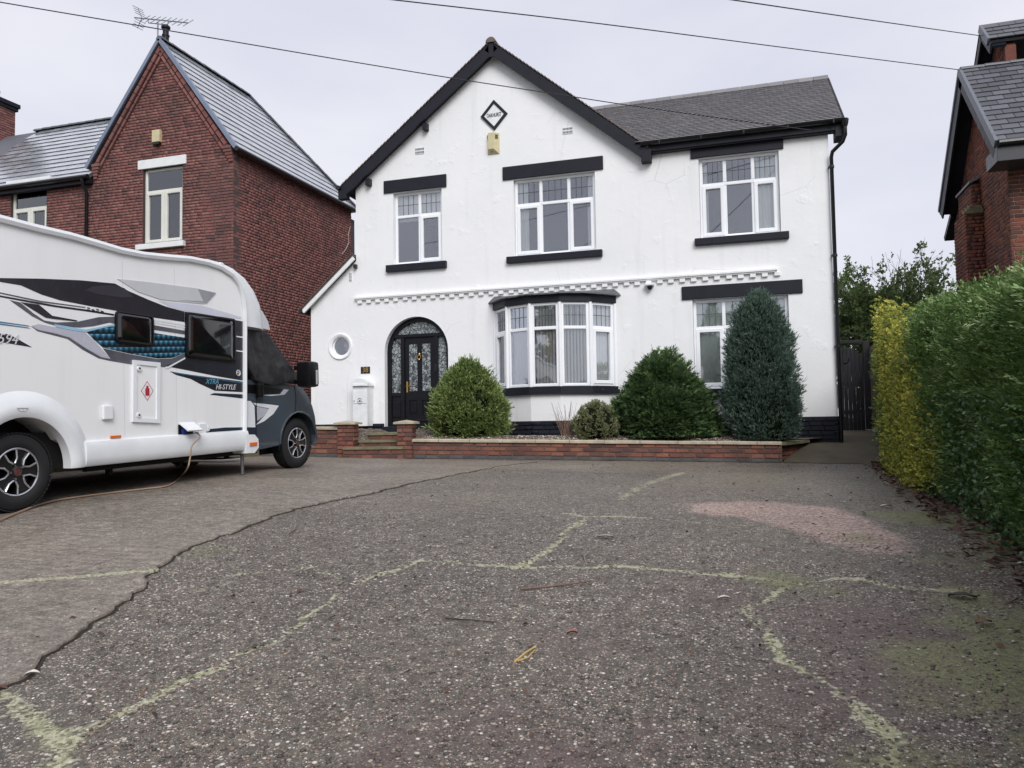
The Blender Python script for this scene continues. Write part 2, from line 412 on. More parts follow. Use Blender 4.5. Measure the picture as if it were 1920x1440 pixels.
def text_mesh(s, o, u, w, size, mat, name, parent, thick=.003, shear=0.0, align='CENTER', bold=0.0, wide=1.0):
    """raised lettering: centre o, reading direction u, up w"""
    cu = bpy.data.curves.new(name, 'FONT'); cu.body = s; cu.size = size; cu.extrude = thick/2; cu.align_x = align; cu.align_y = 'CENTER'
    cu.shear = shear; cu.resolution_u = 3; cu.offset = bold
    t = bpy.data.objects.new(name+'_curve', cu); C.objects.link(t)
    bpy.context.view_layer.update(); dg = bpy.context.evaluated_depsgraph_get()
    me = bpy.data.meshes.new_from_object(t.evaluated_get(dg)); bpy.data.objects.remove(t); bpy.data.curves.remove(cu)
    u, w = Vector(u).normalized(), Vector(w).normalized(); n = u.cross(w)
    vs = [Vector(o)+u*v.co.x*wide+w*v.co.y+n*v.co.z for v in me.vertices]; fs = [tuple(p.vertices) for p in me.polygons]
    bpy.data.meshes.remove(me)
    return obj(name, vs, fs, mat, parent)
def inside_poly(poly):
    def f(x, y):
        c = False; n = len(poly)
        for i in range(n):
            x0, y0 = poly[i]; x1, y1 = poly[(i+1) % n]
            if (y0 > y) != (y1 > y) and x < (x1-x0)*(y-y0)/(y1-y0)+x0: c = not c
        return c
    return f
# ================================================================== SETTING: ground
def np_ground(x, y):
    yy = np.maximum(y, -1.0); g = .63-np.where(yy < 9.4, .0081*(9.4-yy)**2, 0.0)
    return g-.02*(np.clip(x, -12, 6)+3)
def m_ground():
    b = NB('rough_ground'); v = b.world()
    c = b.ramp(b.noise(v, .8, 6), [(.35, s2l((62, 58, 50))), (.65, s2l((74, 80, 52)))]); b.col(c); b.rough(.95); b.bump(b.noise(v, 20, 6), .6, .03); return b.m
# far ground sheet
xs = np.concatenate([np.linspace(-900, -14, 12), np.linspace(-12, 8, 41), np.linspace(10, 900, 12)])
ys = np.concatenate([np.linspace(-900, -4, 12), np.linspace(-3, 34, 75), np.linspace(36, 1200, 14)])
gx, gy = np.meshgrid(xs, ys); gz = np_ground(gx, gy)-.06
gz = gz+np.where(gy > 14.5, np.clip((gy-14.5)/3, 0, 1)*.28, 0)
def grid_faces(nx, ny):
    i = np.arange(nx-1)[None]+np.arange(ny-1)[:, None]*nx
    return np.stack([i, i+1, i+1+nx, i+nx], -1).reshape(-1, 4)
o = obj('ground', np.stack([gx, gy, gz], -1).reshape(-1, 3), grid_faces(len(xs), len(ys)), m_ground(), smooth=True)
tag(o, 'rough earth around the houses and under the hedge', kind='structure')

def gpts(px): return np.array([on_ground(x, y)[:2] for x, y in px])
def seg_dist(X, Y, pl):
    d = np.full(X.shape, 1e9)
    for (x0, y0), (x1, y1) in zip(pl[:-1], pl[1:]):
        dx, dy = x1-x0, y1-y0; t = np.clip(((X-x0)*dx+(Y-y0)*dy)/(dx*dx+dy*dy+1e-12), 0, 1)
        d = np.minimum(d, np.hypot(X-x0-t*dx, Y-y0-t*dy))
    return d
def vnoise(X, Y, s, seed):
    """cheap smooth value noise"""
    g = np.random.default_rng(seed).random((64, 64)); x = X*s+100; y = Y*s+100
    xi = np.floor(x).astype(int); yi = np.floor(y).astype(int); fx = x-xi; fy = y-yi
    fx = fx*fx*(3-2*fx); fy = fy*fy*(3-2*fy)
    G = lambda a, b_: g[a % 64, b_ % 64]
    return (G(xi, yi)*(1-fx)+G(xi+1, yi)*fx)*(1-fy)+(G(xi, yi+1)*(1-fx)+G(xi+1, yi+1)*fx)*fy
def fbm(X, Y, s, seed): return sum(vnoise(X, Y, s*2**k, seed+k)/2**k for k in range(4))/1.875
# driveway slab of exposed-aggregate concrete
st = .04
xs = np.arange(-9.6, 5.2, st); ys = np.arange(-2.0, 14.6, st)
X, Y = np.meshgrid(xs, ys); Z = np_ground(X, Y)+(fbm(X, Y, .8, 3)-.5)*.012
wx = X+(fbm(X, Y, 3, 11)-.5)*.22; wy = Y+(fbm(X, Y, 3, 31)-.5)*.22
cracks = [  # (polyline in photograph pixels, width in m, strength)
 ([(120,1402),(240,1337),(300,1300),(415,1242),(500,1200),(575,1150),(660,1095),(740,1070),(800,1052),(850,1057),(960,1065)], .035, 1.0),
 ([(-60,1270),(0,1300),(30,1325),(75,1352),(115,1380),(110,1440),(100,1500)], .085, 1.0),
 ([(120,1402),(60,1440),(0,1480)], .07, .9),
 ([(300,1082),(430,1080),(575,1065),(660,1060),(800,1054)], .03, .8), ([(280,1130),(350,1110),(435,1090),(440,1040),(400,1020)], .05, .6),
 ([(530,1040),(575,1062),(625,1085),(660,1095)], .03, .8),
 ([(960,1065),(1060,1066),(1175,1062),(1310,1075),(1410,1080),(1485,1095),(1560,1082),(1610,1087),(1710,1105),(1830,1120)], .05, 1.0),
 ([(1485,1095),(1420,1120),(1410,1140),(1440,1175),(1452,1210),(1455,1230),(1490,1260),(1525,1280),(1600,1330)], .042, 1.0),
 ([(975,1065),(1015,1035),(1060,1005),(1110,970)], .05, 1.0), ([(1050,962),(1110,967),(1210,972),(1310,980),(1435,988)], .045, .95),
 ([(1160,935),(1210,910),(1280,885)], .11, .75), ([(885,883),(960,886),(1270,892)], .09, .6),
 ([(1600,1330),(1670,1390),(1690,1440),(1700,1500)], .08, .9), ([(700,940),(820,945),(960,958),(1050,962)], .05, .3)]
moss = np.zeros_like(X); crack = np.zeros_like(X)
for pl, w, s in cracks:
    w = w*.78; d = seg_dist(wx, wy, gpts(pl)); moss = np.maximum(moss, s*np.exp(-(d/w)**2)*(.55+.9*fbm(X, Y, 4, 50))); crack = np.maximum(crack, s*np.exp(-(d/.012)**2))
edge = [on_ground(x, y) for x, y in [(-1500,2400),(-260,1440),(-60,1330),(0,1297),(60,1268),(150,1190),(205,1150),(250,1110),(290,1074),(320,1045),(360,1022),(420,1003),(520,970),(560,955),(640,938),(760,911),(890,884),(930,876),(1010,866)]]
de = seg_dist(X, Y, np.array([p[:2] for p in edge])); moss = np.maximum(moss, .75*np.exp(-(de/.10)**2)*np.clip(fbm(X, Y, 1.1, 140)*2.4-.7, 0, 1))
area = np.zeros_like(X)
for px, py, r, s in [(1880,1080,.55,.9),(1910,1170,.5,1),(1890,1250,.45,.9),(1790,1330,.3,.5),(1700,1410,.25,.6),(1840,965,.55,.8),(1745,970,.5,.8),(1890,1015,.5,.9),(1670,960,.5,.4),(1560,1120,.4,.35),(1450,1085,.3,.5),(1860,1360,.35,.7),(1640,910,1.0,.3),(400,1040,.35,.4),(60,1370,.3,.5),(1700,1010,.5,.5),(1920,1420,.4,.8)]:
    c = on_ground(px, py); area = np.maximum(area, s*np.exp(-((X-c.x)**2+(Y-c.y)**2)/r**2))
moss2 = np.clip(area*(fbm(X, Y, 3.0, 70)*3.0-.55), 0, 1.1)
poly = gpts([(1275,945),(1400,938),(1560,950),(1650,982),(1695,1008),(1680,1040),(1600,1035),(1500,1003),(1400,972),(1300,960)])
def poly_sd(X, Y, pl):
    d = seg_dist(X, Y, np.vstack([pl, pl[:1]])); ins = np.zeros(X.shape, bool); n = len(pl)
    for i in range(n):
        x0, y0 = pl[i]; x1, y1 = pl[(i+1) % n]
        c = ((y0 > Y) != (y1 > Y)) & (X < (x1-x0)*(Y-y0)/(y1-y0+1e-12)+x0); ins ^= c
    return np.where(ins, -d, d)
sd = poly_sd(wx, wy, poly); pink = np.clip(.5-sd/.16, 0, 1)*(.62+.75*fbm(X, Y, 3, 90))
dirt = np.zeros_like(X)
for px, py, r, s in [(1640,1180,.42,.8),(1720,1250,.4,.8),(1560,1310,.35,.7),(1100,1200,.25,.35),(900,1350,.2,.5),(1040,1430,.2,.7),(760,1400,.15,.5),(1380,1110,.4,.3),(1230,1390,.15,.5),(720,1420,.1,.8)]:
    c = on_ground(px, py); dirt = np.maximum(dirt, s*np.exp(-((wx-c.x)**2+(wy-c.y)**2)/r**2))
tan = (.35+.65*np.clip((Y-5.5)/4, 0, 1))*np.clip(fbm(X, Y, .7, 120)*2-.5, 0, 1)+np.exp(-((X+6.2+(Y-2)*0.1)/1.6)**2)*.3
def m_drive(name, base, pebbles):
    b = NB(name); v = b.world((1, 1, 0)); mo, cr_, pk, di, tn = (b.attr(k) for k in ('moss', 'crack', 'pink', 'dirt', 'tan'))
    vo = b.voro(v, 66); vs_ = b.voro(v, 135); rr = b.n('ShaderNodeSeparateColor'); b.l(vo.outputs['Color'], rr.inputs[0]); r1, r2 = rr.outputs[0], rr.outputs[1]
    rs = b.n('ShaderNodeSeparateColor'); b.l(vs_.outputs['Color'], rs.inputs[0])
    stops = [(0, s2l((56, 52, 48))), (.3, s2l((106, 100, 94))), (.55, s2l((140, 129, 120))), (.74, s2l((156, 140, 129))), (.88, s2l((172, 162, 152))), (.96, s2l((192, 186, 178))), (1, s2l((226, 222, 216)))]
    peb = b.ramp(r1, stops); peb2 = b.ramp(rs.outputs[0], stops)
    mtx = b.ramp(b.noise(v, 45, 6, .75), [(.3, s2l(tuple(k*.45 for k in base))), (.7, s2l(tuple(k*(.86 if pebbles > .9 else 1.05) for k in base)))])
    rad = b.math('ADD', b.math('MULTIPLY', r2, .26), .20)
    disc = b.ramp(b.math('SUBTRACT', vo.outputs['Distance'], rad), [(.0, (1, 1, 1)), (.06, (0, 0, 0))])
    disc2 = b.ramp(b.math('SUBTRACT', vs_.outputs['Distance'], b.math('ADD', b.math('MULTIPLY', rs.outputs[1], .30), .12)), [(.0, (1, 1, 1)), (.08, (0, 0, 0))])
    c = b.mix(b.math('MULTIPLY', disc2, .85*pebbles), mtx, peb2)
    c = b.mix(b.math('MULTIPLY', disc, pebbles), c, peb)
    c = b.mix(b.ramp(b.noise(v, 1.1, 6, .6), [(.42, (0, 0, 0)), (.7, (.5,)*3)]), c, s2l((66, 61, 54)))
    c = b.mix(b.math('MULTIPLY', tn, .34), c, b.mix(b.noise(v, 30, 5, .7), s2l((88, 81, 69)), s2l((170, 158, 138))))
    if pebbles < .9:                                           # brushed streaks across the apron
        sk = b.noise(b.world((.9, 9, 0)), 3.0, 8, .8); c = b.mix(b.ramp(sk, [(.36, (.45,)*3), (.5, (0, 0, 0))]), c, s2l((66, 61, 55))); c = b.mix(b.ramp(sk, [(.52, (0, 0, 0)), (.68, (.4,)*3)]), c, s2l((158, 148, 136))); b.bump(sk, .3, .008)
    gr = b.ramp(b.noise(v, 11, 10, .82), [(.34, (.62,)*3), (.5, (1.45,)*3), (.68, (2.5,)*3)]); c = b.mix(1.0, c, gr, 'MULTIPLY')
    fl = b.ramp(b.noise(v, 33, 3, .6), [(.70, (0, 0, 0)), (.76, (1, 1, 1))]); c = b.mix(b.math('MULTIPLY', fl, .55), c, s2l((190, 182, 170)))
    fn = b.noise(v, 24, 6, .7); fn2 = b.noise(v, 95, 4, .75)
    c = b.mix(b.math('MULTIPLY', di, b.ramp(fn, [(.3, (.3,)*3), (.6, (1, 1, 1))]), True), c, b.mix(b.noise(v, 40, 4), s2l((70, 54, 55)), s2l((120, 98, 98))))
    pp = b.ramp(b.math('MULTIPLY', b.math('ADD', b.math('MULTIPLY', pk, .6), b.math('ADD', b.math('MULTIPLY', fn, 1.5), b.math('MULTIPLY', rs.outputs[2], .45))), .5), [(.62, (0, 0, 0)), (.78, (1, 1, 1))])
    c = b.mix(b.math('MULTIPLY', pp, .85), c, b.ramp(b.math('ADD', b.math('MULTIPLY', r1, .5), b.math('MULTIPLY', fn2, .5)), [(.25, s2l((132, 100, 92))), (.5, s2l((178, 150, 139))), (.75, s2l((212, 194, 184)))]))
    c = b.mix(b.math('MULTIPLY', cr_, .5), c, s2l((40, 36, 34)))
    mm = b.ramp(b.math('MULTIPLY', b.math('ADD', b.math('MULTIPLY', mo, .84), b.math('ADD', b.math('MULTIPLY', r1, .28), b.math('MULTIPLY', fn, 1.0))), .5), [(.52, (0, 0, 0)), (.66, (1, 1, 1))])
    c = b.mix(b.math('MULTIPLY', mm, .72), c, b.ramp(b.math('ADD', b.math('MULTIPLY', r1, .5), b.math('MULTIPLY', fn, .5)), [(.2, s2l((124, 126, 92))), (.5, s2l((182, 182, 144))), (.75, s2l((214, 211, 184)))]))
    m2 = b.attr('moss2'); g2 = b.ramp(b.math('ADD', b.math('MULTIPLY', m2, .9), b.math('MULTIPLY', fn, .6)), [(.55, (0, 0, 0)), (.98, (1, 1, 1))])
    c = b.mix(b.math('MULTIPLY', g2, b.ramp(r1, [(.2, (.35,)*3), (.7, (.85,)*3)])), c, b.ramp(fn2, [(.35, s2l((80, 84, 54))), (.65, s2l((156, 160, 108)))]))
    b.col(c); b.rough(b.ramp(r1, [(0, (.62,)*3), (1, (.42,)*3)])); b.b.inputs['Specular IOR Level'].default_value = .4
    b.bump(b.math('MULTIPLY', b.math('ADD', disc, b.math('MULTIPLY', disc2, .5)), pebbles), .9, .008); b.bump(fn2, .5, .006); b.bump(b.math('ADD', mm, g2), .5, .008)
    return b.m
M['drive'] = m_drive('exposed_aggregate_concrete', (100, 94, 86), 1.0)
M['concrete'] = m_drive('brushed_concrete', (128, 120, 110), .62)
def add_attrs(o, d):
    for k, a in d.items():
        at = o.data.attributes.new(k, 'FLOAT', 'POINT'); at.data.foreach_set('value', a.astype(np.float32).ravel())
drive = obj('driveway', np.stack([X, Y, Z-.04*crack*np.clip(1-moss*.6, 0, 1)*.3], -1).reshape(-1, 3), grid_faces(len(xs), len(ys)), M['drive'], smooth=True)
tag(drive, 'cracked driveway of exposed pebble concrete with pale moss in the cracks', kind='structure')
add_attrs(drive, dict(moss=moss, crack=crack, pink=pink, dirt=dirt, moss2=moss2, tan=tan))

# lighter concrete apron under the motorhome, with a broken edge
ev = np.array([p[:2] for p in edge]); cl = np.concatenate([[0], np.cumsum(np.hypot(*np.diff(ev, axis=0).T))])
tt = np.linspace(0, cl[-1], 520); ex = np.interp(tt, cl, ev[:, 0]); ey = np.interp(tt, cl, ev[:, 1])
ex = ex+(fbm(tt, tt*0, 2.5, 200)-.5)*.14+(fbm(tt, tt*0, 11, 210)-.5)*.07; ey = ey+(fbm(tt, tt*0, 3.1, 220)-.5)*.08+(fbm(tt, tt*0, 15, 230)-.5)*.04
fr = np.concatenate([[0, .004], np.linspace(.02, 1, 60)**1.15])
CX = ex[:, None]*(1-fr)+(-9.7)*fr; CY = ey[:, None]+fr*0
hgt = .013*np.clip(1.3-(tt/cl[-1])*1.3, 0, 1)[:, None]*(.35+1.1*fbm(tt, tt*0, 1.3, 240)[:, None])+.006
CZ = np_ground(CX, CY)+hgt+(fbm(CX, CY, .8, 3)-.5)*.012
V0 = np.stack([CX, CY, CZ], -1); n0 = len(fr)
low = np.stack([ex-.012, ey, np_ground(ex, ey)-.02], -1)
allv = np.vstack([V0.reshape(-1, 3), low]); nb = len(tt)*n0
ii = np.arange(len(tt)-1); ef = np.stack([ii*n0, nb+ii, nb+ii+1, (ii+1)*n0], -1)
F = np.vstack([grid_faces(n0, len(tt))[:, ::-1], ef])
apron = obj('concrete_apron', allv, F, M['concrete'], smooth=False); tag(apron, 'lighter brushed concrete apron with a broken edge under the motorhome', kind='structure')
AX, AY = allv[:, 0], allv[:, 1]
jl = seg_dist(AX, AY, gpts([(0,1098),(100,1090),(200,1083),(300,1074)])); j2 = seg_dist(AX+(fbm(AX, AY, 3, 5)-.5)*.2, AY, gpts([(120,960),(300,952),(520,966)]))
add_attrs(apron, dict(moss=1.1*np.exp(-(jl/.04)**2)+.25*np.exp(-(j2/.08)**2), crack=np.exp(-(jl/.015)**2), pink=0*AX, dirt=.35*np.clip(fbm(AX, AY, 1.2, 15)*2-.9, 0, 1), moss2=.35*np.clip(fbm(AX, AY, .9, 25)*2-.8, 0, 1), tan=.25+1.6*np.clip(fbm(AX*.5, AY*1.4, .8, 35)-.36, 0, 1)))

# dark soil filled crack along the broken edge
gw_ = .006+.022*np.clip(fbm(tt, tt*0, 1.7, 260)*2-.55, 0, 1); tx, ty = np.gradient(ex), np.gradient(ey); tl_ = np.hypot(tx, ty)+1e-9; ox, oy = ty/tl_, -tx/tl_
sgn_ = np.where(ox < 0, -1, 1); cx_, cy_ = ex+ox*sgn_*gw_, ey+oy*sgn_*gw_
cvx = np.stack([np.stack([ex-.01, ey, np_ground(ex, ey)+(fbm(ex, ey, .8, 3)-.5)*.012+.004], -1), np.stack([cx_, cy_, np_ground(cx_, cy_)+(fbm(cx_, cy_, .8, 3)-.5)*.012+.004], -1)], 1)
o = obj('edge_crack', cvx.reshape(-1, 3), np.stack([ii*2, ii*2+1, ii*2+3, ii*2+2], -1), M['soil']); tag(o, 'dark soil filled crack along the broken concrete edge', kind='structure')
# loose edge shadow gap: the driveway surface drops a little along the apron edge (built in the edge strip above)
# pebbles standing proud of the worn slab near the camera
ico = bmesh.new(); bmesh.ops.create_icosphere(ico, subdivisions=1, radius=1.0)
iv = np.array([v.co[:] for v in ico.verts]); ifc = np.array([[v.index for v in f.verts] for f in ico.faces]); ico.free()
N = 17000
py_ = 1.9+rng.random(N)**1.6*4.2; px_ = (rng.random(N)-.5)*2*(.72*py_)-py_*.31
ok = np.ones(N, bool)
be = np.interp(py_, ey[np.argsort(ey)], ex[np.argsort(ey)]); ok &= px_ > be+.05; ok &= px_ < .40+.33*py_
px_, py_ = px_[ok], py_[ok]; N = len(px_)
r = .004+.0065*rng.random(N)**2.0; sc_ = np.stack([r*(1+.5*rng.random(N)), r*(.8+.4*rng.random(N)), r*.42], -1); an = rng.random(N)*6.28
P = iv[None]*sc_[:, None]; P = np.stack([P[..., 0]*np.cos(an)[:, None]-P[..., 1]*np.sin(an)[:, None], P[..., 0]*np.sin(an)[:, None]+P[..., 1]*np.cos(an)[:, None], P[..., 2]], -1)
P += np.stack([px_, py_, np_ground(px_, py_)+(fbm(px_, py_, .8, 3)-.5)*.012+.0012], -1)[:, None]
def m_pebble(name, stops):
    b = NB(name); b.col(b.ramp(b.rnd(), [(p, s2l(c)) for p, c in stops])); b.rough(.5); b.bump(b.noise(b.world(), 200, 3), .2, .003); return b.m
M['pebble'] = m_pebble('river_pebble', [(0, (62, 58, 54)), (.4, (92, 86, 80)), (.62, (122, 108, 96)), (.78, (128, 104, 94)), (.92, (172, 164, 152)), (1, (206, 201, 194))])
o = obj('pebble_field', P.reshape(-1, 3), (ifc[None]+(np.arange(N)*len(iv))[:, None, None]).reshape(-1, 3), M['pebble'], smooth=True, kind='stuff')
tag(o, 'small rounded pebbles set in the worn driveway slab', 'pebbles')
# ================================================================== THE WHITE HOUSE
FY = 15.6                                     # facade plane
XL, XR, XLEAN = -8.43, 1.52, -9.59
ZB, ZP = .55, 1.33                            # base, top of plinth
house = empty('white_house', (-3.5, FY, .86), 'white rendered gabled house with black lintels, bay window and arched black door', 'house')
def fx(x, y, Y=FY): p = at_y(x, y, Y); return p.x, p.z
def rect_px(xl, yl, xr, yr, Y=FY):
    """top-left and bottom-right pixels -> x0,x1,z0,z1 on the facade"""
    a = at_y(xl, yl, Y); b_ = at_y(xr, yr, Y); return a.x, b_.x, b_.z, a.z
W1 = (-7.50, -6.34, 4.83, 6.45); W2 = (-4.70, -2.95, 4.80, 6.45); W3 = (-.87, .63, 4.86, 6.46); W4 = (-1.06, .72, 1.90, 3.66)
DX0, DX1, DZ0, DZS = -7.74, -6.23, 1.22, 2.90
DC = (DX0+DX1)/2; DR = (DX1-DX0)/2
def arch(cx, r, zs, z0, n=24, rise=None):
    rise = rise or r
    return [(cx-r, z0)]+[(cx-r*math.cos(math.pi*i/n), zs+rise*math.sin(math.pi*i/n)) for i in range(n+1)]+[(cx+r, z0)]
RWX, RWZ = fx(638.5, 650)
circ = lambda cx, cz, r, n=40: [(cx+r*math.cos(2*math.pi*i/n), cz+r*math.sin(2*math.pi*i/n)) for i in range(n)]
BAYC, BW = -3.885, .615                        # bay centre and facet width
angs = [-48, -24, 0, 24, 48]
bx_ = [0.0]; by_ = [0.0]
for a in angs: bx_.append(bx_[-1]+BW*math.cos(R_(a))); by_.append(by_[-1]+BW*math.sin(R_(a)))
BAY = [(BAYC+bx_[i]-bx_[-1]/2, FY+by_[i]) for i in range(6)]
bay0, bay1 = BAY[0][0], BAY[-1][0]
outline = [(XLEAN, ZB), (XR, ZB), (XR, 6.72), (-1.95, 6.72), (-5.17, 9.33), (XL, 6.62), (XL, 4.99), (XLEAN, 4.03)]
P3 = lambda pts, Y: [Vector((x, Y, z)) for x, z in pts]
rc = lambda r: [(r[0], r[2]), (r[1], r[2]), (r[1], r[3]), (r[0], r[3])]
holes = [rc(W1), rc(W2), rc(W3), rc(W4), arch(DC, DR, DZS, DZ0), circ(RWX, RWZ, .225), [(bay0+.06, 1.3), (bay1-.06, 1.3), (bay1-.06, 3.6), (bay0+.06, 3.6)]]
wall = MB().prism(P3(outline, FY), (0, .26, 0), [P3(h, FY) for h in holes])
wall.box((XL, FY+.26, ZB), (XL+.25, 24.5, 6.6)); wall.box((XR-.25, FY+.26, ZB), (XR, 21.0, 6.7)); wall.box((XL, 24.5, ZB), (XR, 24.7, 6.6))
wall.box((XLEAN, FY+.26, ZB), (XLEAN+.2, 23, 4.0))
wall.box((XR-2.2, 21.0, ZB), (XR, 21.2, 6.7))
# gable end of the wing on the right side
wall.prism([Vector((XR-.25, 15.6, 6.7)), Vector((XR-.25, 21.0, 6.7)), Vector((XR-.25, 18.0, 8.62))], (.24, 0, 0))
wall_o = wall.build('wall', M['render'], house)
# rooms behind the glass
box_obj('upper_floor', (XL+.25, FY+.27, 4.05), (XR-.25, 24.4, 4.25), M['room'], house)
box_obj('lower_floor', (XLEAN+.2, FY+.27, 1.0), (XR-.25, 24.4, 1.2), M['room'], house)
box_obj('room_partition', (XL+.3, 19.2, 1.2), (XR-.3, 19.3, 6.6), M['room'], house)
box_obj('attic_floor', (XL+.1, FY+.27, 6.62), (XR-.05, 24.4, 6.7), M['room'], house)

# plinth of black painted bricks
pl = empty('plinth', (-3.5, FY, .9), None, None); pl.parent = house; pl.location = Vector((-3.5, FY, .9))-wloc(house)
def plinth_run(x0, y0, x1, y1):
    u = Vector((x1-x0, y1-y0, 0)); ln = u.length; u.normalize(); n = Vector((u.y, -u.x, 0))
    MB().obox(Vector((x0, y0, ZB))-n*.04, u*ln, n*.05, (0, 0, ZP-ZB-.005)).build('plinth_backing', M['black_paint'], pl)
    return brick_field(Vector((x0, y0, 0))+n*.032, u, n, ln, ZP-.009-9*.086, ZP-.009, lambda s, z: z > .7, course=.086, blen=.23, bond='stretcher', depth=.06, joint=.012)
bl = []
for a, b_ in (((XLEAN, FY), (DX0-.02, FY)), ((DX1+.02, FY), (bay0, FY)), ((bay1, FY), (XR+.035, FY))): bl += plinth_run(*a, *b_)
for i in range(5): bl += plinth_run(*BAY[i], *BAY[i+1])
MB().box((DX0-.03, FY-.03, ZB), (DX1+.03, FY+.02, DZ0-.091)).build('door_plinth', M['black_paint'], pl)
pieces('plinth_brick', bl, pl, M['brick_black'], 160, 'plinth_brickwork')
bl = plinth_run(XR+.001, FY-.03, XR+.001, 21.0)
pieces('plinth_brick', bl, pl, M['brick_black'], 40, 'plinth_brickwork')

# ---- windows
def window(parent, u0, cols, h, opens, leads=4, toplight=.33, lead_mat=None, u=None, n=None, depth=.07, mat=None, top_lead=True, name='window', one_top=False):
    """casement window: u0 lower-left corner on the frame's outer face, cols = column widths, opens = set of opening lower lights"""
    u = Vector(u or (1, 0, 0)); n = Vector(n or (0, -1, 0)); w = Vector((0, 0, 1)); mat = mat or M['upvc']
    W = sum(cols); fw, mw = .062, .034
    zt = h*(1-toplight)
    m = MB()
    def bar(s0, s1, z0, z1, d0=0.0, d1=depth):
        # face chamfered toward the glass
        p = lambda s, z, d: Vector(u0)+u*s+w*z-n*d
        c = .010
        vs = [p(s0,z0,d1),p(s1,z0,d1),p(s1,z1,d1),p(s0,z1,d1),p(s0,z0,d0+c),p(s1,z0,d0+c),p(s1,z1,d0+c),p(s0,z1,d0+c),p(s0+c,z0+c,d0),p(s1-c,z0+c,d0),p(s1-c,z1-c,d0),p(s0+c,z1-c,d0)]
        m.add(vs, [(0,3,2,1),(0,1,5,4),(1,2,6,5),(2,3,7,6),(3,0,4,7),(4,5,9,8),(5,6,10,9),(6,7,11,10),(7,4,8,11),(8,9,10,11)])
    bar(0, fw, 0, h); bar(W-fw, W, 0, h); bar(fw, W-fw, 0, fw, .002); bar(fw, W-fw, h-fw, h, .002); bar(fw, W-fw, zt-mw, zt+mw, .003)
    e = [0]
    for c in cols: e.append(e[-1]+c)
    for i in range(1, len(cols)):
        bar(e[i]-mw, e[i]+mw, fw, zt-mw, .004)
        if not one_top: bar(e[i]-mw, e[i]+mw, zt+mw, h-fw, .004)
    win = m.build(name, mat, parent)
    gy = depth*.55
    for i in range(len(cols)):
        a0 = e[i]+(fw if i == 0 else mw); a1 = e[i+1]-(fw if i == len(cols)-1 else mw)
        for top in (0, 1):
            z0, z1 = (zt+mw, h-fw) if top else (fw, zt-mw)
            s0, s1 = a0, a1
            if top and one_top:
                if i: continue
                s0, s1 = fw, W-fw
            if (not top) and i in opens:
                m = MB(); k = .052; q = -.018
                for (A, B, Z0, Z1) in ((s0-.02, s0+k, z0-.02, z1+.02), (s1-k, s1+.02, z0-.02, z1+.02), (s0+k, s1-k, z0-.02, z0+k), (s0+k, s1-k, z1-k, z1+.02)): bar(A, B, Z0, Z1, q, depth*.8)
                m.build('sash', mat, win); s0 += k; s1 -= k; z0 += k; z1 -= k
            p = Vector(u0)-n*gy
            MB().obox(p+u*(s0-.01)+w*(z0-.01), u*(s1-s0+.02), w*(z1-z0+.02), n*.005).build('pane', M['glass'], win)
            if top and top_lead:
                m2 = MB(); q0 = p+n*.0055
                for k in range(1, leads): x = s0+(s1-s0)*k/leads; m2.obox(q0+u*(x-.005)+w*z0, u*.010, w*(z1-z0), n*.003)
                zc = z0+(z1-z0)*.52; m2.obox(q0+u*s0+w*(zc-.005)+n*.0005, u*(s1-s0), w*.010, n*.0035)
                m2.build('lead_strip', M['lead'], win)
    return win
def curtain(x0, x1, z0, z1, y, label, amp=.03, waves=5, mat=None, ux=None, skew=0.0, group=None, name='curtain'):
    ux = Vector(ux or (1, 0, 0)); nn = Vector((-ux.y, ux.x, 0)); n = 16*waves//2+2; vs = []; fs = []
    for j, z in enumerate((z0, z1)):
        for i in range(n):
            t = i/(n-1); s = t*(x1-x0); sk = skew*(1-t)*(1-j)
            vs.append(Vector((0, 0, 0))+Vector(y if isinstance(y, (tuple, Vector)) else (x0, y, 0))+ux*(s+sk)+nn*(amp*math.sin(t*waves*6.283+j*.4)*(.6+.4*math.sin(3*t+j)))+Vector((0, 0, z)))
    k = len(vs); vs += [v+nn*.004 for v in vs[:]]
    for i in range(n-1): fs += [(i, i+1, n+i+1, n+i), (k+i, k+n+i, k+n+i+1, k+i+1)]
    o = obj(name, vs, fs, mat or M['curtain'], smooth=True); return tag(o, label, name, group)
RD = .085
def win3(r, cols, opens, **k):
    W = r[1]-r[0]; t = sum(cols); return window(house, (r[0]+.004, FY+RD, r[2]+.004), [c/t*(W-.008) for c in cols], r[3]-r[2]-.008, opens, **k)
win3(W1, (1.06, 1), {1}); win3(W2, (1, 1.06, 1), {0, 2}); win3(W3, (1, 1.1, 1), {0, 2}); win3(W4, (1, 1.06, 1), {0, 2}, toplight=.32)
# lintels and sills
def lintel(x0, x1, z0, z1, proj_=.035): MB().box((x0, FY-proj_, z0), (x1, FY+.05, z1), .008).build('lintel', M['black_paint'], house)
def sill(x0, x1, z0, z1): MB().box((x0, FY-.085, z0), (x1, FY+RD+.03, z1), .012).build('sill', M['black_paint'], house)
lintel(-7.72, -6.22, 6.455, 6.735); lintel(-4.93, -2.77, 6.455, 6.735); lintel(-1.02, .72, 6.465, 6.70); lintel(-1.26, .98, 3.665, 3.925)
sill(-7.66, -6.23, 4.67, 4.825); sill(-4.86, -2.82, 4.655, 4.795); sill(-.98, .77, 4.715, 4.855); sill(-1.22, .88, 1.745, 1.895)
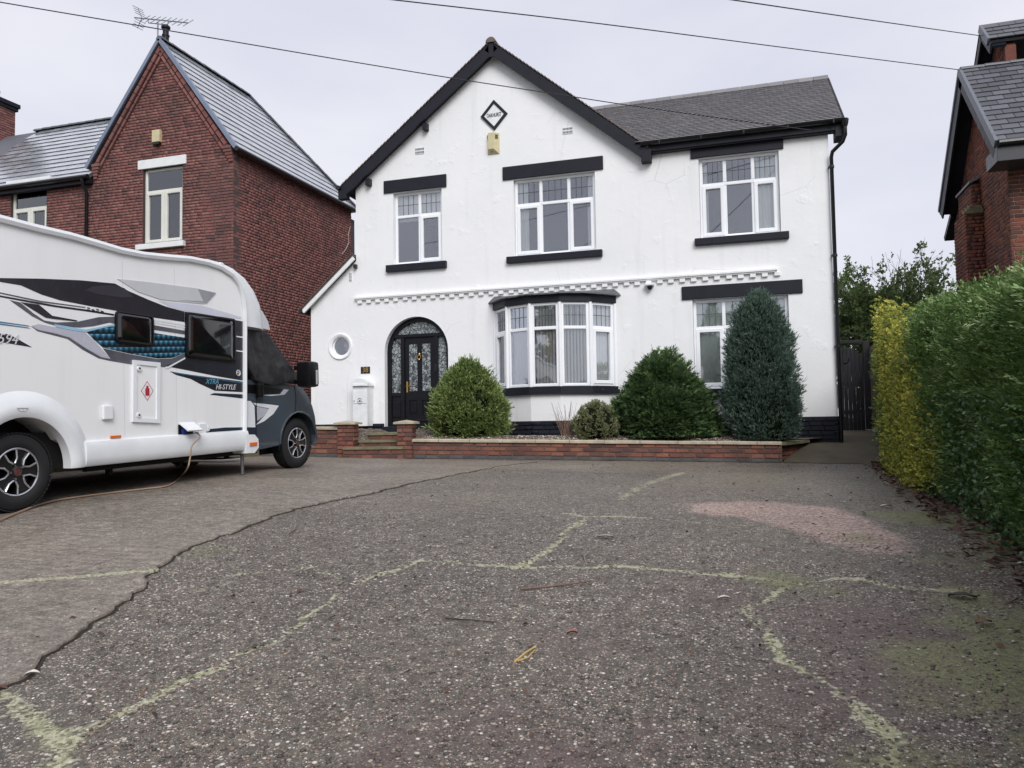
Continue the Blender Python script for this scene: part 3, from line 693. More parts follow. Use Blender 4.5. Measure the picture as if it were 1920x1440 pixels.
# string course with dentils
dz = 4.135
MB().box((XL-.02, FY-.075, dz-.02), (.54, FY+.02, dz+.03), .012).build('string_course', M['render'], house)
MB().box((XL, FY-.055, dz-.045), (.53, FY+.02, dz-.0205), .006).build('string_course_bed', M['render'], house)
for i in range(41):
    x = XL+.05+i*.2215
    if x > .5: break
    jj = random.uniform(-.006, .006)
    MB().box((x+jj, FY-.05+abs(jj), dz-.118+jj), (x+.108+jj, FY+.01, dz-.0455), .008).build('dentil', M['render'], house)

# ---- bay window
bz0, bz1 = 1.80, 3.62
sillz = at_y(1020, 725, FY-.7).z; topz = at_y(1020, 567, FY-.7).z
bz0, bz1 = sillz, topz
bay = empty('bay_window', (BAYC, FY-.4, 1.3), None, None); bay.parent = house; bay.location = Vector((BAYC, FY-.4, 1.3))-wloc(house)
def off_poly(d):
    """bay polyline moved outwards by d"""
    out = []
    for i in range(6):
        if i == 0: t = Vector((BAY[1][0]-BAY[0][0], BAY[1][1]-BAY[0][1], 0)).normalized(); n = Vector((t.y, -t.x, 0)); k = d/ max(.5, n.y*-1 if False else .75); p = Vector((BAY[0][0]-d*1.05, FY, 0))
        elif i == 5: p = Vector((BAY[5][0]+d*1.05, FY, 0))
        else:
            t0 = Vector((BAY[i][0]-BAY[i-1][0], BAY[i][1]-BAY[i-1][1], 0)).normalized(); t1 = Vector((BAY[i+1][0]-BAY[i][0], BAY[i+1][1]-BAY[i][1], 0)).normalized()
            n = (Vector((t0.y, -t0.x, 0))+Vector((t1.y, -t1.x, 0))).normalized(); p = Vector((BAY[i][0], BAY[i][1], 0))+n*d
        out.append(p)
    return out
def bay_slab(name, d, z0, z1, mat, d_in=-.25, par=None):
    o_, i_ = off_poly(d), off_poly(d_in); i_ = [Vector((p.x, min(p.y, FY), 0)) for p in i_]
    poly = [p+Vector((0, 0, z0)) for p in o_]+[p+Vector((0, 0, z0)) for p in reversed(i_)]
    MB().prism(poly, (0, 0, z1-z0)).build(name, mat, par or bay)
bay_slab('bay_apron', .0, ZP-.01, bz0-.15, M['render'])
bay_slab('bay_sill', .075, bz0-.148, bz0-.06, M['black_paint']); bay_slab('bay_sill_upper', .045, bz0-.0595, bz0-.001, M['black_paint'])
for i in range(5):
    a, c = Vector((*BAY[i], bz0)), Vector((*BAY[i+1], bz0)); u = (c-a).normalized(); n = Vector((u.y, -u.x, 0)); g = .022
    window(bay, a+u*g-n*.01, [BW-2*g], bz1-bz0, {0} if i in (0, 4) else set(), u=u, n=n, toplight=.305, leads=4)
for i in range(6):
    p = Vector((*BAY[i], bz0)); q = Vector((0, .012, 0)); MB().lathe(p+q, (0, 0, 1), [(.0, 0), (.034, 0), (.034, bz1-bz0), (0, bz1-bz0)], 10).build('bay_post', M['upvc'], bay)
bay_slab('bay_fascia', .035, bz1+.001, bz1+.16, M['black_paint'])
# sagging lead roof of the bay
o_ = off_poly(.13); rv, rf = [], []
o2 = []
for i in range(5):
    for k in range(4): o2.append(o_[i].lerp(o_[i+1], k/4))
o2.append(o_[-1]); nn_ = len(o2)
for lvl, (dz_, tow) in enumerate(((bz1+.145, 0), (bz1+.172, 0), (bz1+.25, .55), (bz1+.30, 1.0))):
    for p in o2:
        q = Vector((p.x, p.y, 0)).lerp(Vector((BAYC+(p.x-BAYC)*.9, FY-.002, 0)), tow)
        rv.append((q.x, q.y, dz_+random.uniform(-.010, .010)*(1 if lvl < 2 else .5)))
for l in range(3):
    for i in range(nn_-1): rf.append((l*nn_+i, l*nn_+i+1, (l+1)*nn_+i+1, (l+1)*nn_+i))
rf.append(tuple(range(nn_))[::-1])
obj('bay_roof', rv, rf, M['lead_sheet'], bay)
box_obj('bay_floor', (bay0+.2, FY-.35, bz0-.08), (bay1-.2, FY+.3, bz0-.065), M['room'], bay)
# vertical blinds in the bay (one set per light)
names = ['closed pale vertical blind in the narrow end light of the bay nearest the door', 'closed pale green vertical blind in the second bay light from the door', 'half open vertical blind in the middle light of the bay window',
         'open slatted vertical blind in the dark fourth light of the bay', 'half closed vertical blind in the bay light beside the shrub mound']
for i in range(5):
    a, c = Vector((*BAY[i], 0)), Vector((*BAY[i+1], 0)); u = (c-a).normalized(); n = Vector((u.y, -u.x, 0)); rot = (78, 84, 58, 22, 66)[i]
    b0 = a+u*.08-n*.12; bl_ = empty('vertical_blind', (b0.x, b0.y, bz1-.06), names[i], 'blind', 'vertical blinds in the bay window')
    hb = MB().obox(Vector((b0.x, b0.y, bz1-.08)), u*(BW-.16), n*.03, (0, 0, .03)); hb.build('head_rail', M['upvc'], bl_)
    ns = 7
    for k in range(ns):
        cpt = b0+u*(.04+k*(BW-.22)/(ns-1)); hd = u*math.cos(R_(90-rot))*.5*.085+n*math.sin(R_(90-rot))*.5*.085
        z0, z1 = bz0+.03, bz1-.085; m = MB(); e1, e2 = cpt-hd, cpt+hd; nrm = Vector((hd.y, -hd.x, 0)).normalized()*.006
        vs = []
        for zz in (z0, z1): vs += [(*e1[:2], zz), (*(cpt+nrm)[:2], zz), (*e2[:2], zz)]
        tk = nrm.normalized()*.0015; vs += [(v[0]-tk.x, v[1]-tk.y, v[2]) for v in vs]
        m.add(vs, [(0,1,4,3),(1,2,5,4),(6,9,10,7),(7,10,11,8)]); m.build('slat', M['blind'], bl_)
# dried palm leaves / ornament in the middle light
a, c = Vector((*BAY[2], 0)), Vector((*BAY[3], 0))
orn = MB()
for dx, tilt, h_ in ((.33, -.14, .55), (.36, .17, .52)):
    p = Vector((a.x+dx, a.y+.10, bz0+.62)); q = p+Vector((math.sin(tilt)*h_, 0, math.cos(tilt)*h_)); mid = p.lerp(q, .55)
    orn.add([p+Vector((-.02, 0, 0)), p+Vector((.025, 0, 0)), mid+Vector((.035, .01, 0)), q, mid+Vector((-.03, .01, 0))], [(0, 1, 2, 3, 4), (4, 3, 2, 1, 0)])
orn.tube([(a.x+.345, a.y+.1, bz0-.06), (a.x+.345, a.y+.1, bz0+.64)], .006, 6)
tag(orn.build('dried_leaf_ornament', pm('straw_leaf', (214, 200, 172), .8, .1)), 'pale dried leaf ornament shaped like a V in the bay window', 'ornament')
# curtains behind other windows
cy = FY+RD+.10
curtain(W1[0]+.05, W1[1]-.05, 5.82, W1[3]-.05, cy, 'short white net blind across the top of the small two-light upper window', .02, 6, M['blind'])
curtain(W2[0]+.05, W2[0]+.28, W2[2]+.02, W2[3]-.05, cy, 'pale curtain drawn aside in the three-light window under the alarm box, side towards the door', .03, 3)
curtain(W2[1]-.2, W2[1]-.05, W2[2]+.02, W2[3]-.05, cy, 'narrow pale curtain at the wing side of the upper window below the alarm box', .03, 2)
curtain(W3[0]+.05, W3[0]+.16, W3[2]+.02, W3[3]-.05, cy, 'thin pale curtain edge at the gable side of the upper wing window', .02, 2, skew=.05)
curtain(W3[1]-.48, W3[1]-.06, W3[2]+.02, W3[3]-.05, cy, 'wide pale curtain at the downpipe side of the upper wing window', .035, 4)
curtain(W4[0]+.05, W4[1]-.05, W4[2]+.02, W4[3]-.05, cy-.01, 'pale green blind closed behind the ground floor window by the columnar conifer', .006, 10, pm('pale_green_blind', (226, 234, 226), .8, .04))

# ---- front door in its arch
DY = FY+.13
door = empty('front_door', (DC, DY, DZ0), None, None); door.parent = house; door.location = Vector((DC, DY, DZ0))-wloc(house)
BP = pm('black_door', (17, 18, 23), .4, .12, 8, .05, spec=.3)
outer = arch(DC, DR-.002, DZS, DZ0+.04, 32); inner = arch(DC, DR-.095, DZS, DZ0+.12, 32)
MB().prism(P3(outer, DY), (0, .09, 0), [P3(inner, DY)]).build('door_frame', BP, door)
TZ = DZS+.36; mlx, mrx = DX0+.38, DX1-.33                      # transom height, mullions
hw = math.sqrt(max(0, (DR-.06)**2-(TZ-DZS)**2))
MB().box((DC-hw, DY-.012, TZ-.045), (DC+hw, DY+.08, TZ+.03), .008).build('transom', BP, door)
for x in (mlx, mrx): MB().box((x-.05, DY-.006, DZ0+.1), (x+.035, DY+.085, TZ-.046), .008).build('door_mullion', BP, door)
MB().box((DX0-.06, FY-.06, DZ0-.09), (DX1+.06, FY+.16, DZ0+.038), .012).build('threshold', M['black_paint'], door)
DG = m_doorglass()
MB().prism(P3([(DC-(DR-.085)*math.cos(t), max(TZ+.01, DZS+(DR-.085)*math.sin(t))) for t in np.linspace(.5, math.pi-.5, 24)], DY+.05), (0, .008, 0)).build('fanlight', DG, door)
def sidelight(x0, x1):
    c = []
    zs_ = np.linspace(2.0, TZ-.02, 14); left = x0 < DC; r = DR-.08
    edge_ = [(x0 if left else x1, z) if z < DZS else ((max(x0, DC-math.sqrt(max(0, r*r-(z-DZS)**2))) if left else min(x1, DC+math.sqrt(max(0, r*r-(z-DZS)**2)))), z) for z in zs_]
    far = x1 if left else x0
    MB().prism(P3([(far, 2.0)]+edge_+[(far, TZ-.02)], DY+.05), (0, .008, 0)).build('sidelight', DG, door)
    MB().box((x0-.02, DY+.01, 1.92), (x1+.02, DY+.07, 2.0), .006).build('sidelight_rail', BP, door)
    p = MB().box((x0-.02, DY+.035, DZ0+.1), (x1+.02, DY+.07, 1.925), 0).build('sidelight_panel', BP, door)
    MB().box((x0+.03, DY+.012, DZ0+.24), (x1-.03, DY+.036, 1.80), .012).build('raised_field', BP, p)
sidelight(DX0+.09, mlx-.04); sidelight(mrx+.03, DX1-.09)
# door leaf
lx0, lx1, lz0, lz1 = mlx+.038, mrx-.053, DZ0+.06, TZ-.05; lw_ = lx1-lx0; ly = DY+.028
gl = [(lx0+.10, lx0+lw_/2-.055), (lx0+lw_/2+.055, lx1-.10)]
hs = [[(a, 2.03), (b_, 2.03), (b_, lz1-.14), (a, lz1-.14)] for a, b_ in gl]+[[(a, lz0+.22), (b_, lz0+.22), (b_, 1.83), (a, 1.83)] for a, b_ in gl]
leaf = MB().prism(P3([(lx0, lz0), (lx1, lz0), (lx1, lz1), (lx0, lz1)], ly), (0, .045, 0), [P3(h, ly) for h in hs]).build('door_leaf', BP, door)
for a, b_ in gl:
    box_obj('door_glass', (a-.01, ly+.012, 2.02), (b_+.01, ly+.02, lz1-.13), DG, leaf)
    MB().box((a-.01, ly+.02, lz0+.21), (b_+.01, ly+.035, 1.84)).build('door_panel', BP, leaf)
    MB().box((a+.035, ly+.004, lz0+.265), (b_-.035, ly+.0215, 1.785), .012).build('raised_field', BP, leaf)
    for k in (.25, .5, .75):                                                 # diamond motifs in the leaded glass
        cx, cz = (a+b_)/2, 2.03+(lz1-.14-2.03)*k; MB().prism(P3([(cx-.045, cz), (cx, cz-.08), (cx+.045, cz), (cx, cz+.08)], ly+.007), (0, .004, 0)).build('glass_motif', M['lead'], leaf)
MB().box((lx0+.02, ly-.03, lz0+.07), (lx1-.02, ly+.002, lz0+.12), .01).build('weather_bar', BP, leaf)
hx, hz = lx0+.055, 2.13
MB().box((hx-.02, ly-.012, hz-.13), (hx+.02, ly+.001, hz+.11), .006).build('handle_plate', M['brass'], leaf)
MB().tube([(hx, ly-.01, hz+.01), (hx, ly-.055, hz+.01), (hx+.03, ly-.06, hz+.012), (hx+.15, ly-.055, hz+.008)], .012, 8).build('handle', M['brass'], leaf)
kx, kz = lx0+lw_/2, 2.75
m = MB().lathe((kx, ly, kz+.09), (0, -1, 0), [(0, .0), (.025, 0), (.022, .02), (0, .03)], 12)
ring = [(kx+.038*math.sin(t), ly-.03, kz+.02-.048*math.cos(t)) for t in np.linspace(0, 6.283, 16)]; m.tube(ring, .010, 6); m.lathe((kx, ly-.03, kz-.03), (0, -1, 0), [(0, -.02), (.02, -.015), (.02, .01), (0, .02)], 10)
m.build('door_knocker', M['brass'], leaf, True)
tag(MB().box((mrx-.035, DY-.03, 2.43), (mrx+.02, DY-.008, 2.60), .008).build('doorbell', M['black_gloss']), 'slim black doorbell unit on the door frame beside the sidelight', 'doorbell')

# ---- round window
rw = empty('round_window', (RWX, FY, RWZ), None, None); rw.parent = house; rw.location = Vector((RWX, FY, RWZ))-wloc(house)
MB().lathe((RWX, FY+.001, RWZ), (0, -1, 0), [(.30, -.02), (.305, .01), (.285, .035), (.245, .03), (.215, .005), (.212, -.09), (.30, -.09)], 48).build('surround', M['render'], rw, True)
MB().lathe((RWX, FY+.06, RWZ), (0, -1, 0), [(.212, -.03), (.214, .012), (.19, .016), (.185, -.03)], 40).build('frame', M['upvc'], rw, True)
MB().prism([Vector((x, FY+.07, z)) for x, z in circ(RWX, RWZ, .19, 32)], (0, .006, 0)).build('pane', M['glass'], rw)
orch = empty('orchid', (RWX+.05, FY+.2, RWZ-.2), 'pink orchid standing inside the round window', 'plant')
m = MB()
for k in range(7):
    cx, cz = RWX+.02+.11*random.random(), RWZ-.02+.10*(random.random()-.5)*2
    for j in range(5):
        t = j*1.257+k; m.add([(cx, FY+.18, cz), (cx+.03*math.cos(t-.4), FY+.17, cz+.03*math.sin(t-.4)), (cx+.05*math.cos(t), FY+.165, cz+.05*math.sin(t)), (cx+.03*math.cos(t+.4), FY+.17, cz+.03*math.sin(t+.4))], [(0, 1, 2, 3)])
m.build('petals', pm('orchid_pink', (222, 176, 214), .6, .15, 20), orch)
MB().tube([(RWX+.08, FY+.2, RWZ-.24), (RWX+.06, FY+.2, RWZ-.1), (RWX+.03, FY+.19, RWZ)], .005, 6).build('stem', pm('stem_green', (96, 120, 70), .6), orch)
MB().lathe((RWX+.08, FY+.22, RWZ-.42), (0, 0, 1), [(0, 0), (.05, 0), (.07, .14), (.06, .2), (0, .2)], 14).build('pot', M['white_paint'], orch, True)
box_obj('window_ledge', (RWX-.3, FY+.14, RWZ-.45), (RWX+.3, FY+.3, RWZ-.42), M['white_paint'], rw)

# ---- gable roof (ridge runs away from the street)
GY0, GY1 = FY-.17, 24.9
gl_, ga, gr_ = at_y(640, 350, GY0), at_y(921, 78, GY0), at_y(1213, 276, GY0)
apex = Vector((ga.x, 0, ga.z)); lf = Vector((gl_.x, 0, gl_.z)); rf_ = Vector((gr_.x, 0, gr_.z))
groof = empty('gable_roof', (apex.x, GY0, apex.z), None, None); groof.parent = house; groof.location = Vector((apex.x, GY0, apex.z))-wloc(house)
for foot, sgn in ((lf, -1), (rf_, 1)):
    d = foot-apex; ln = d.length; d.normalize(); nrm = Vector((-d.z*sgn, 0, d.x*sgn)); nrm = nrm if nrm.z > 0 else -nrm
    MB().obox(apex+Vector((0, GY0+.02, 0))-nrm*.09, d*ln, (0, GY1-GY0, 0), nrm*.09).build('roof_deck', M['black_paint'], groof)
    nc = int(ln/.1)
    for i in range(nc):                                            # each tile course is a stepped slab
        a = apex+d*(ln*(i)/nc-.01)+nrm*.004; dd = (d*.135+nrm*.020*-1)
        MB().obox(Vector((a.x, GY0-.035+random.uniform(-.006, .006), a.z))+nrm*.020, dd, (0, GY1-GY0+.05, 0), nrm*.013).build('tile_course', M['tile_brown'], groof)
    w_ = .225
    MB().obox(Vector((apex.x, GY0-.018, apex.z))-nrm*.004+d*.0, d*(ln+.02), (0, .034, 0), -nrm*w_).build('bargeboard', M['black_paint'], groof)
    MB().obox(Vector((apex.x, GY0+.017, apex.z))-nrm*(w_-.03)+d*.1, d*(ln-.1), (0, FY-GY0-.03, 0), nrm*.015).build('soffit', M['black_paint'], groof)
    e = apex+d*(ln-.03)                                            # boxed foot of the bargeboard
    MB().box((e.x-.10, GY0-.012, e.z-.30), (e.x+.10, FY-.005, e.z-.05), .006).build('eaves_box', M['black_paint'], groof)
MB().box((apex.x-.055, GY0-.022, apex.z-.34), (apex.x+.055, GY0-.0185, apex.z-.01)).build('apex_joint_cover', M['black_paint'], groof)
nr = 22
for i in range(nr):                                                # half-round ridge tiles
    y0 = GY0-.05+i*.44; pts = [(.115*math.cos(t), .115*math.sin(t)) for t in np.linspace(0, math.pi, 9)]
    vs = [Vector((apex.x+x, y0+(.0 if k == 0 else .435), apex.z-.03+z+random.uniform(-.002, .002))) for k in (0, 1) for x, z in pts]
    m = MB().add(vs, [(j, j+1, 10+j, 9+j) for j in range(8)]+[tuple(range(9))[::-1], tuple(range(9, 18))]); m.build('ridge_tile', M['tile_brown'], groof)
# left gutter end and purlin ends under the verge
MB().tube([Vector((lf.x-.06, GY0-.06, lf.z-.03)), Vector((lf.x-.06, GY1, lf.z-.03))], .055, 8).build('gutter', M['black_gloss'], groof)
for px, py in ((797, 236), (690, 340)):
    p = at_y(px, py, FY-.1); MB().box((p.x-.05, GY0+.03, p.z-.09), (p.x+.05, FY+.02, p.z+.06), .005).build('purlin_end', M['black_paint'], groof)

# ---- wing roof (ridge parallel to the street)
EY, EZ = FY-.21, 6.83
RYr = 17.85; RZr = at_y(1550, 148, RYr).z; rxr = at_y(1552, 148, RYr).x
wroof = empty('wing_roof', (0, EY, EZ), None, None); wroof.parent = house; wroof.location = Vector((0, EY, EZ))-wloc(house)
sl = Vector((0, RYr-EY, RZr-EZ)); sln = sl.length; sd_ = sl.normalized(); wn = Vector((0, -sd_.z, sd_.y))
vx = lambda z: apex.x+(z-apex.z)*(rf_.x-apex.x)/(rf_.z-apex.z)          # where the gable slope stands at height z
MB().prism([p-wn*.08 for p in (Vector((vx(EZ)-.02, EY+.02, EZ)), Vector((rxr, EY+.02, EZ)), Vector((rxr, RYr, RZr)), Vector((vx(RZr)-.02, RYr, RZr)))], wn*.075).build('roof_deck', M['black_paint'], wroof)
MB().obox(Vector((-3.0, 2*RYr-EY, EZ)), (rxr+3.0, 0, 0), Vector((0, -(RYr-EY), RZr-EZ)), Vector((0, .05, .05))).build('rear_slope', M['tile'], wroof)
tm = []; rows = 34; gauge = sln/rows; tw = .168
for r_i in range(rows):
    s0 = r_i*gauge; xx = -4.6+(tw/2 if r_i % 2 else 0)
    while xx < rxr-.02:
        w_ = min(tw, rxr-xx)
        if w_ > .05 and xx > vx(EZ+(RZr-EZ)*(s0+gauge*.5)/sln)-.1:
            c = Vector((xx+w_/2, EY, EZ))+sd_*(s0+gauge*.62)+wn*(.016+random.uniform(-.001, .001))
            zz = (sd_-wn*.14).normalized(); n_ = Vector((1, 0, 0)).cross(zz)
            tm.append(frame_mat(c+n_*.004, (1, 0, random.gauss(0, .002)), n_, zz, w_-.001, .017, gauge*1.42))
        xx += tw
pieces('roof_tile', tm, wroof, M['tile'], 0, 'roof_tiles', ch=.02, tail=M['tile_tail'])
ln = rxr-vx(RZr); k = int(ln/.305)+1
for i in range(k):
    x0 = rxr+.0-i*.305; pts = [(.12*math.cos(t), .12*math.sin(t)) for t in np.linspace(0, math.pi, 9)]
    vs = [Vector((x0-(0 if e == 0 else .298), RYr+a_, RZr-.04+b_+random.uniform(-.002, .002))) for e in (0, 1) for a_, b_ in pts]
    MB().add(vs, [(j, 9+j, 10+j, j+1) for j in range(8)]+[tuple(range(9)), tuple(range(9, 18))[::-1]]).build('ridge_tile', M['tile'], wroof)
g0 = at_y(1212, 282, EY-.05); gz_ = 6.74
MB().box((-1.96, EY+.06, 6.665), (rxr-.01, EY+.09, 6.83), 0).build('fascia', M['black_paint'], wroof)
MB().box((-1.96, EY+.09, 6.64), (rxr-.01, FY-.004, 6.665), 0).build('soffit', M['black_paint'], wroof)
MB().box((rxr-.14, EY+.05, 6.54), (rxr+.01, FY+.25, 6.83), .005).build('eaves_end_box', M['black_paint'], wroof)
MB().obox(Vector((rxr-.01, EY-.02, EZ-.12)), (.025, 0, 0), sd_*sln, wn*.13).build('verge_board', M['black_paint'], wroof)
hp = [(.062*math.cos(t), .062*math.sin(t)) for t in np.linspace(math.pi, 2*math.pi, 9)]; hp += [(.055*math.cos(t), .055*math.sin(t)) for t in np.linspace(2*math.pi, math.pi, 9)]
MB().prism([Vector((-1.98, EY-.005+a_, 6.83+b_)) for a_, b_ in hp], (rxr+.06+1.98, 0, 0)).build('gutter', M['black_gloss'], wroof, True)
for i in range(5):
    x = -1.6+i*.8; MB().box((x-.012, EY-.066, 6.76), (x+.012, EY+.06, 6.828), .004).build('gutter_bracket', M['black_gloss'], wroof)
MB().lathe((rxr+.02, EY-.005, 6.69), (0, 0, 1), [(.0, 0), (.045, 0), (.06, .05), (.072, .13), (0, .13)], 12).build('gutter_outlet', M['black_gloss'], wroof, True)
ppx = at_y(1571, 640, FY-.06).x
dp = MB().tube([(rxr+.02, EY-.005, 6.70), (rxr+.02, EY-.005, 6.53), (rxr-.02, EY+.06, 6.43), (ppx+.02, FY-.11, 6.27), (ppx, FY-.06, 6.18), (ppx, FY-.06, .84)], .036, 12)
for z in (5.98, 4.3, 2.6, 1.25):
    dp.lathe((ppx, FY-.06, z), (0, 0, 1), [(.0, 0), (.046, 0), (.046, .05), (0, .05)], 12); dp.box((ppx-.06, FY-.05, z+.01), (ppx+.05, FY+.01, z+.035))
dp.build('downpipe', M['black_gloss'], wroof, True)

# ---- lean-to roof on the left
a, b_ = Vector((XLEAN-.16, FY-.12, 3.93)), Vector((XL-.005, FY-.12, 5.08))
d = b_-a; nrm = Vector((-d.z, 0, d.x)).normalized()
lro = MB().obox(a, d, (0, 7.4, 0), nrm*.05).build('lean_to_roof', M['tile_brown'], house)
MB().obox(a-Vector((0, .02, 0))-nrm*.085, d*.99, (0, .04, 0), nrm*.083).build('verge_board', M['white_paint'], lro)
MB().tube([(a.x-.02, FY-.16, a.z-.01), (a.x-.02, 23, a.z-.01)], .05, 8).build('gutter', M['black_gloss'], lro)
n_l = 12
for i in range(n_l):
    p = a+d*(i/n_l)+nrm*.052; MB().obox(p+Vector((0, -.03, 0)), d/n_l*1.15-nrm*.004, (0, 7.4, 0), nrm*.012).build('tile_course', M['tile_brown'], lro)

# ---- small fittings on the wall
def airbrick(px0, py0, px1, py1, vert=False):
    a, c = at_y(px0, py0, FY), at_y(px1, py1, FY); x0, x1, z0, z1 = a.x, c.x, c.z, a.z
    if z1-z0 > .2 and not vert: z0 = z1-.1
    ab = MB().box((x0, FY-.012, z0), (x1, FY+.01, z1), .003).build('air_brick', M['white_paint'], house)
    m = MB(); nx, nz = (2, 6) if vert else (7, 2)
    for i in range(nx):
        for j in range(nz):
            cx = x0+(x1-x0)*(i+.5)/nx; cz = z0+(z1-z0)*(j+.5)/nz; wx_, wz_ = (x1-x0)/nx*.3, (z1-z0)/nz*.3
            MB().box((cx-wx_, FY-.014, cz-wz_), (cx+wx_, FY-.0125, cz+wz_)).build('vent_hole', M['black_gloss'], ab)
airbrick(779, 278, 796, 288); airbrick(1055, 240, 1074, 250); airbrick(655, 512, 660, 527, True)
# name plaque: black diamond frame with white field
pc = at_y(926.8, 216.5, FY); dx_, dz_ = .305, .335
dia = lambda k: [Vector((pc.x-dx_*k, FY-.03, pc.z)), Vector((pc.x, FY-.03, pc.z-dz_*k)), Vector((pc.x+dx_*k, FY-.03, pc.z)), Vector((pc.x, FY-.03, pc.z+dz_*k))]
plq = empty('house_name_plaque', pc, 'white diamond plaque with black border reading OAKHURST high on the gable', 'name plaque')
MB().prism(dia(1), (0, .028, 0), [dia(.74)]).build('border', M['black_paint'], plq)
MB().prism([p+Vector((0, .012, 0)) for p in dia(.745)], (0, .014, 0)).build('field', M['white_paint'], plq)
text_mesh('OAKHURST', (pc.x, FY-.022, pc.z), (1, 0, 0), (0, 0, 1), .118, M['black_paint'], 'lettering', plq, .008, bold=0.0, wide=.53)
# alarm bell box
ax0, ax1, az0, az1 = rect_px(914.5, 252, 937, 289)
al = empty('alarm_box', ((ax0+ax1)/2, FY, az0), 'aged cream burglar alarm box below the name plaque', 'alarm box'); Y1 = FY-.11
w_ = ax1-ax0
vs = [(ax0, FY, az0), (ax1, FY, az0), (ax1, FY, az1), (ax0, FY, az1), (ax0+.04, Y1, az0+.10), (ax1-w_*.38, Y1, az0+.10), (ax1-w_*.38, Y1, az1-.012), (ax0+.04, Y1, az1-.012)]
obj('case', vs, [(0, 3, 2, 1)[::-1], (4, 5, 6, 7), (0, 1, 5, 4), (1, 2, 6, 5), (2, 3, 7, 6), (3, 0, 4, 7)], M['cream_plastic'], al)
m = MB()
for k in range(5):
    z = az1-.06-k*.02; t0 = .25; p = Vector(vs[6]).lerp(Vector(vs[2]), .25); q = Vector(vs[6]).lerp(Vector(vs[2]), .75); p.z = q.z = z
    m.obox(p+Vector((.002, -.004, 0)), q-p, (0, 0, .008), (.002, -.003, 0))
m.build('sounder_slots', M['black_gloss'], al)
MB().lathe(((ax0+ax1)/2-.02, FY-.055, az0+.05), (0, -.65, -.75), [(0, 0), (.012, 0), (.012, .004), (0, .004)], 10).build('test_light', M['black_gloss'], al)
MB().box((ax0+.004, FY-.05, az1-.11), (ax0+.012, FY-.02, az1-.04)).build('side_label', M['black_gloss'], al)
# security camera
p = at_y(1218, 533, FY-.06)
cc = empty('security_camera', (p.x, FY, p.z), 'white bracketed dome security camera on the wall between bay and wing', 'camera')
MB().box((p.x-.09, FY-.14, p.z-.035), (p.x+.09, FY+.002, p.z+.02), .02).build('housing', M['white_paint'], cc)
MB().lathe((p.x+.005, FY-.08, p.z-.03), (0, 0, -1), [(.055, 0), (.055, .03), (.045, .065), (.02, .085), (0, .09)], 16).build('dome', M['black_gloss'], cc, True)
# small black lamp at lean-to top
p = at_y(666.5, 499, FY-.05); tag(MB().box((p.x-.04, FY-.09, p.z-.045), (p.x+.03, FY+.001, p.z+.04), .01).build('wall_lamp', M['black_gloss']), 'small square black wall lamp where the lean-to roof meets the gable', 'lamp')
# house number
x0, x1, z0, z1 = rect_px(677, 688, 694, 700)
hn = empty('house_number', ((x0+x1)/2, FY, z0), 'dark slate house number plate reading 38 above the letterbox', 'house number')
MB().box((x0, FY-.015, z0), (x1, FY+.001, z1), .003).build('plate', M['black_gloss'], hn)
text_mesh('38', ((x0+x1)/2, FY-.017, (z0+z1)/2), (1, 0, 0), (0, 0, 1), .155, M['brass'], 'lettering', hn, .003)
# letterbox standing by the door
LBY = FY-.28
a, c = at_y(661, 724, LBY), at_y(689, 797, LBY)
lb = empty('letterbox', ((a.x+c.x)/2, LBY, c.z), 'tall white metal letterbox with a rounded hood by the arched door', 'letterbox')
lx0_, lx1_ = a.x, c.x; lz0_, lz1_ = c.z-.02, a.z
MB().box((lx0_, LBY, lz0_), (lx1_, LBY+.26, lz1_), .006).build('cabinet', M['white_paint'], lb)
hood = [(x, LBY-.045, z) for x, z in [(lx0_-.025, lz1_-.005), (lx1_+.025, lz1_-.005)]+[((lx0_+lx1_)/2+(lx1_-lx0_+.05)/2*math.cos(t), lz1_+.02+.14*math.sin(t)) for t in np.linspace(0, math.pi, 14)]]
MB().prism([Vector(h) for h in hood], (0, .33, 0)).build('hood', M['white_paint'], lb)
MB().box((lx0_+.045, LBY-.055, lz1_+.0), (lx1_-.045, LBY-.046, lz1_+.055), .004).build('slot_flap', M['upvc'], lb)
MB().box((lx0_+.012, LBY-.010, lz0_+.50), (lx1_-.012, LBY-.0005, lz1_-.10), .003).build('cabinet_door', M['white_paint'], lb)
cxm = (lx0_+lx1_)/2+.0; czm = lz1_-.33
m = MB().tube([(cxm+.05*math.cos(t), LBY-.014, czm+.06*math.sin(t)) for t in np.linspace(.4, 2.74+3.14*.0, 10)], .006, 5)
m.tube([(cxm-.055, LBY-.014, czm), (cxm-.03, LBY-.014, czm-.055), (cxm+.03, LBY-.014, czm-.055), (cxm+.055, LBY-.014, czm)], .006, 5); m.lathe((cxm, LBY-.010, czm), (0, -1, 0), [(0, 0), (.025, 0), (.02, .008), (0, .01)], 10)
m.build('posthorn_emblem', M['metal_grey'], lb)
MB().lathe((lx0_+.045, LBY-.010, czm), (0, -1, 0), [(0, 0), (.012, 0), (.012, .008), (0, .008)], 10).build('lock', M['black_gloss'], lb)
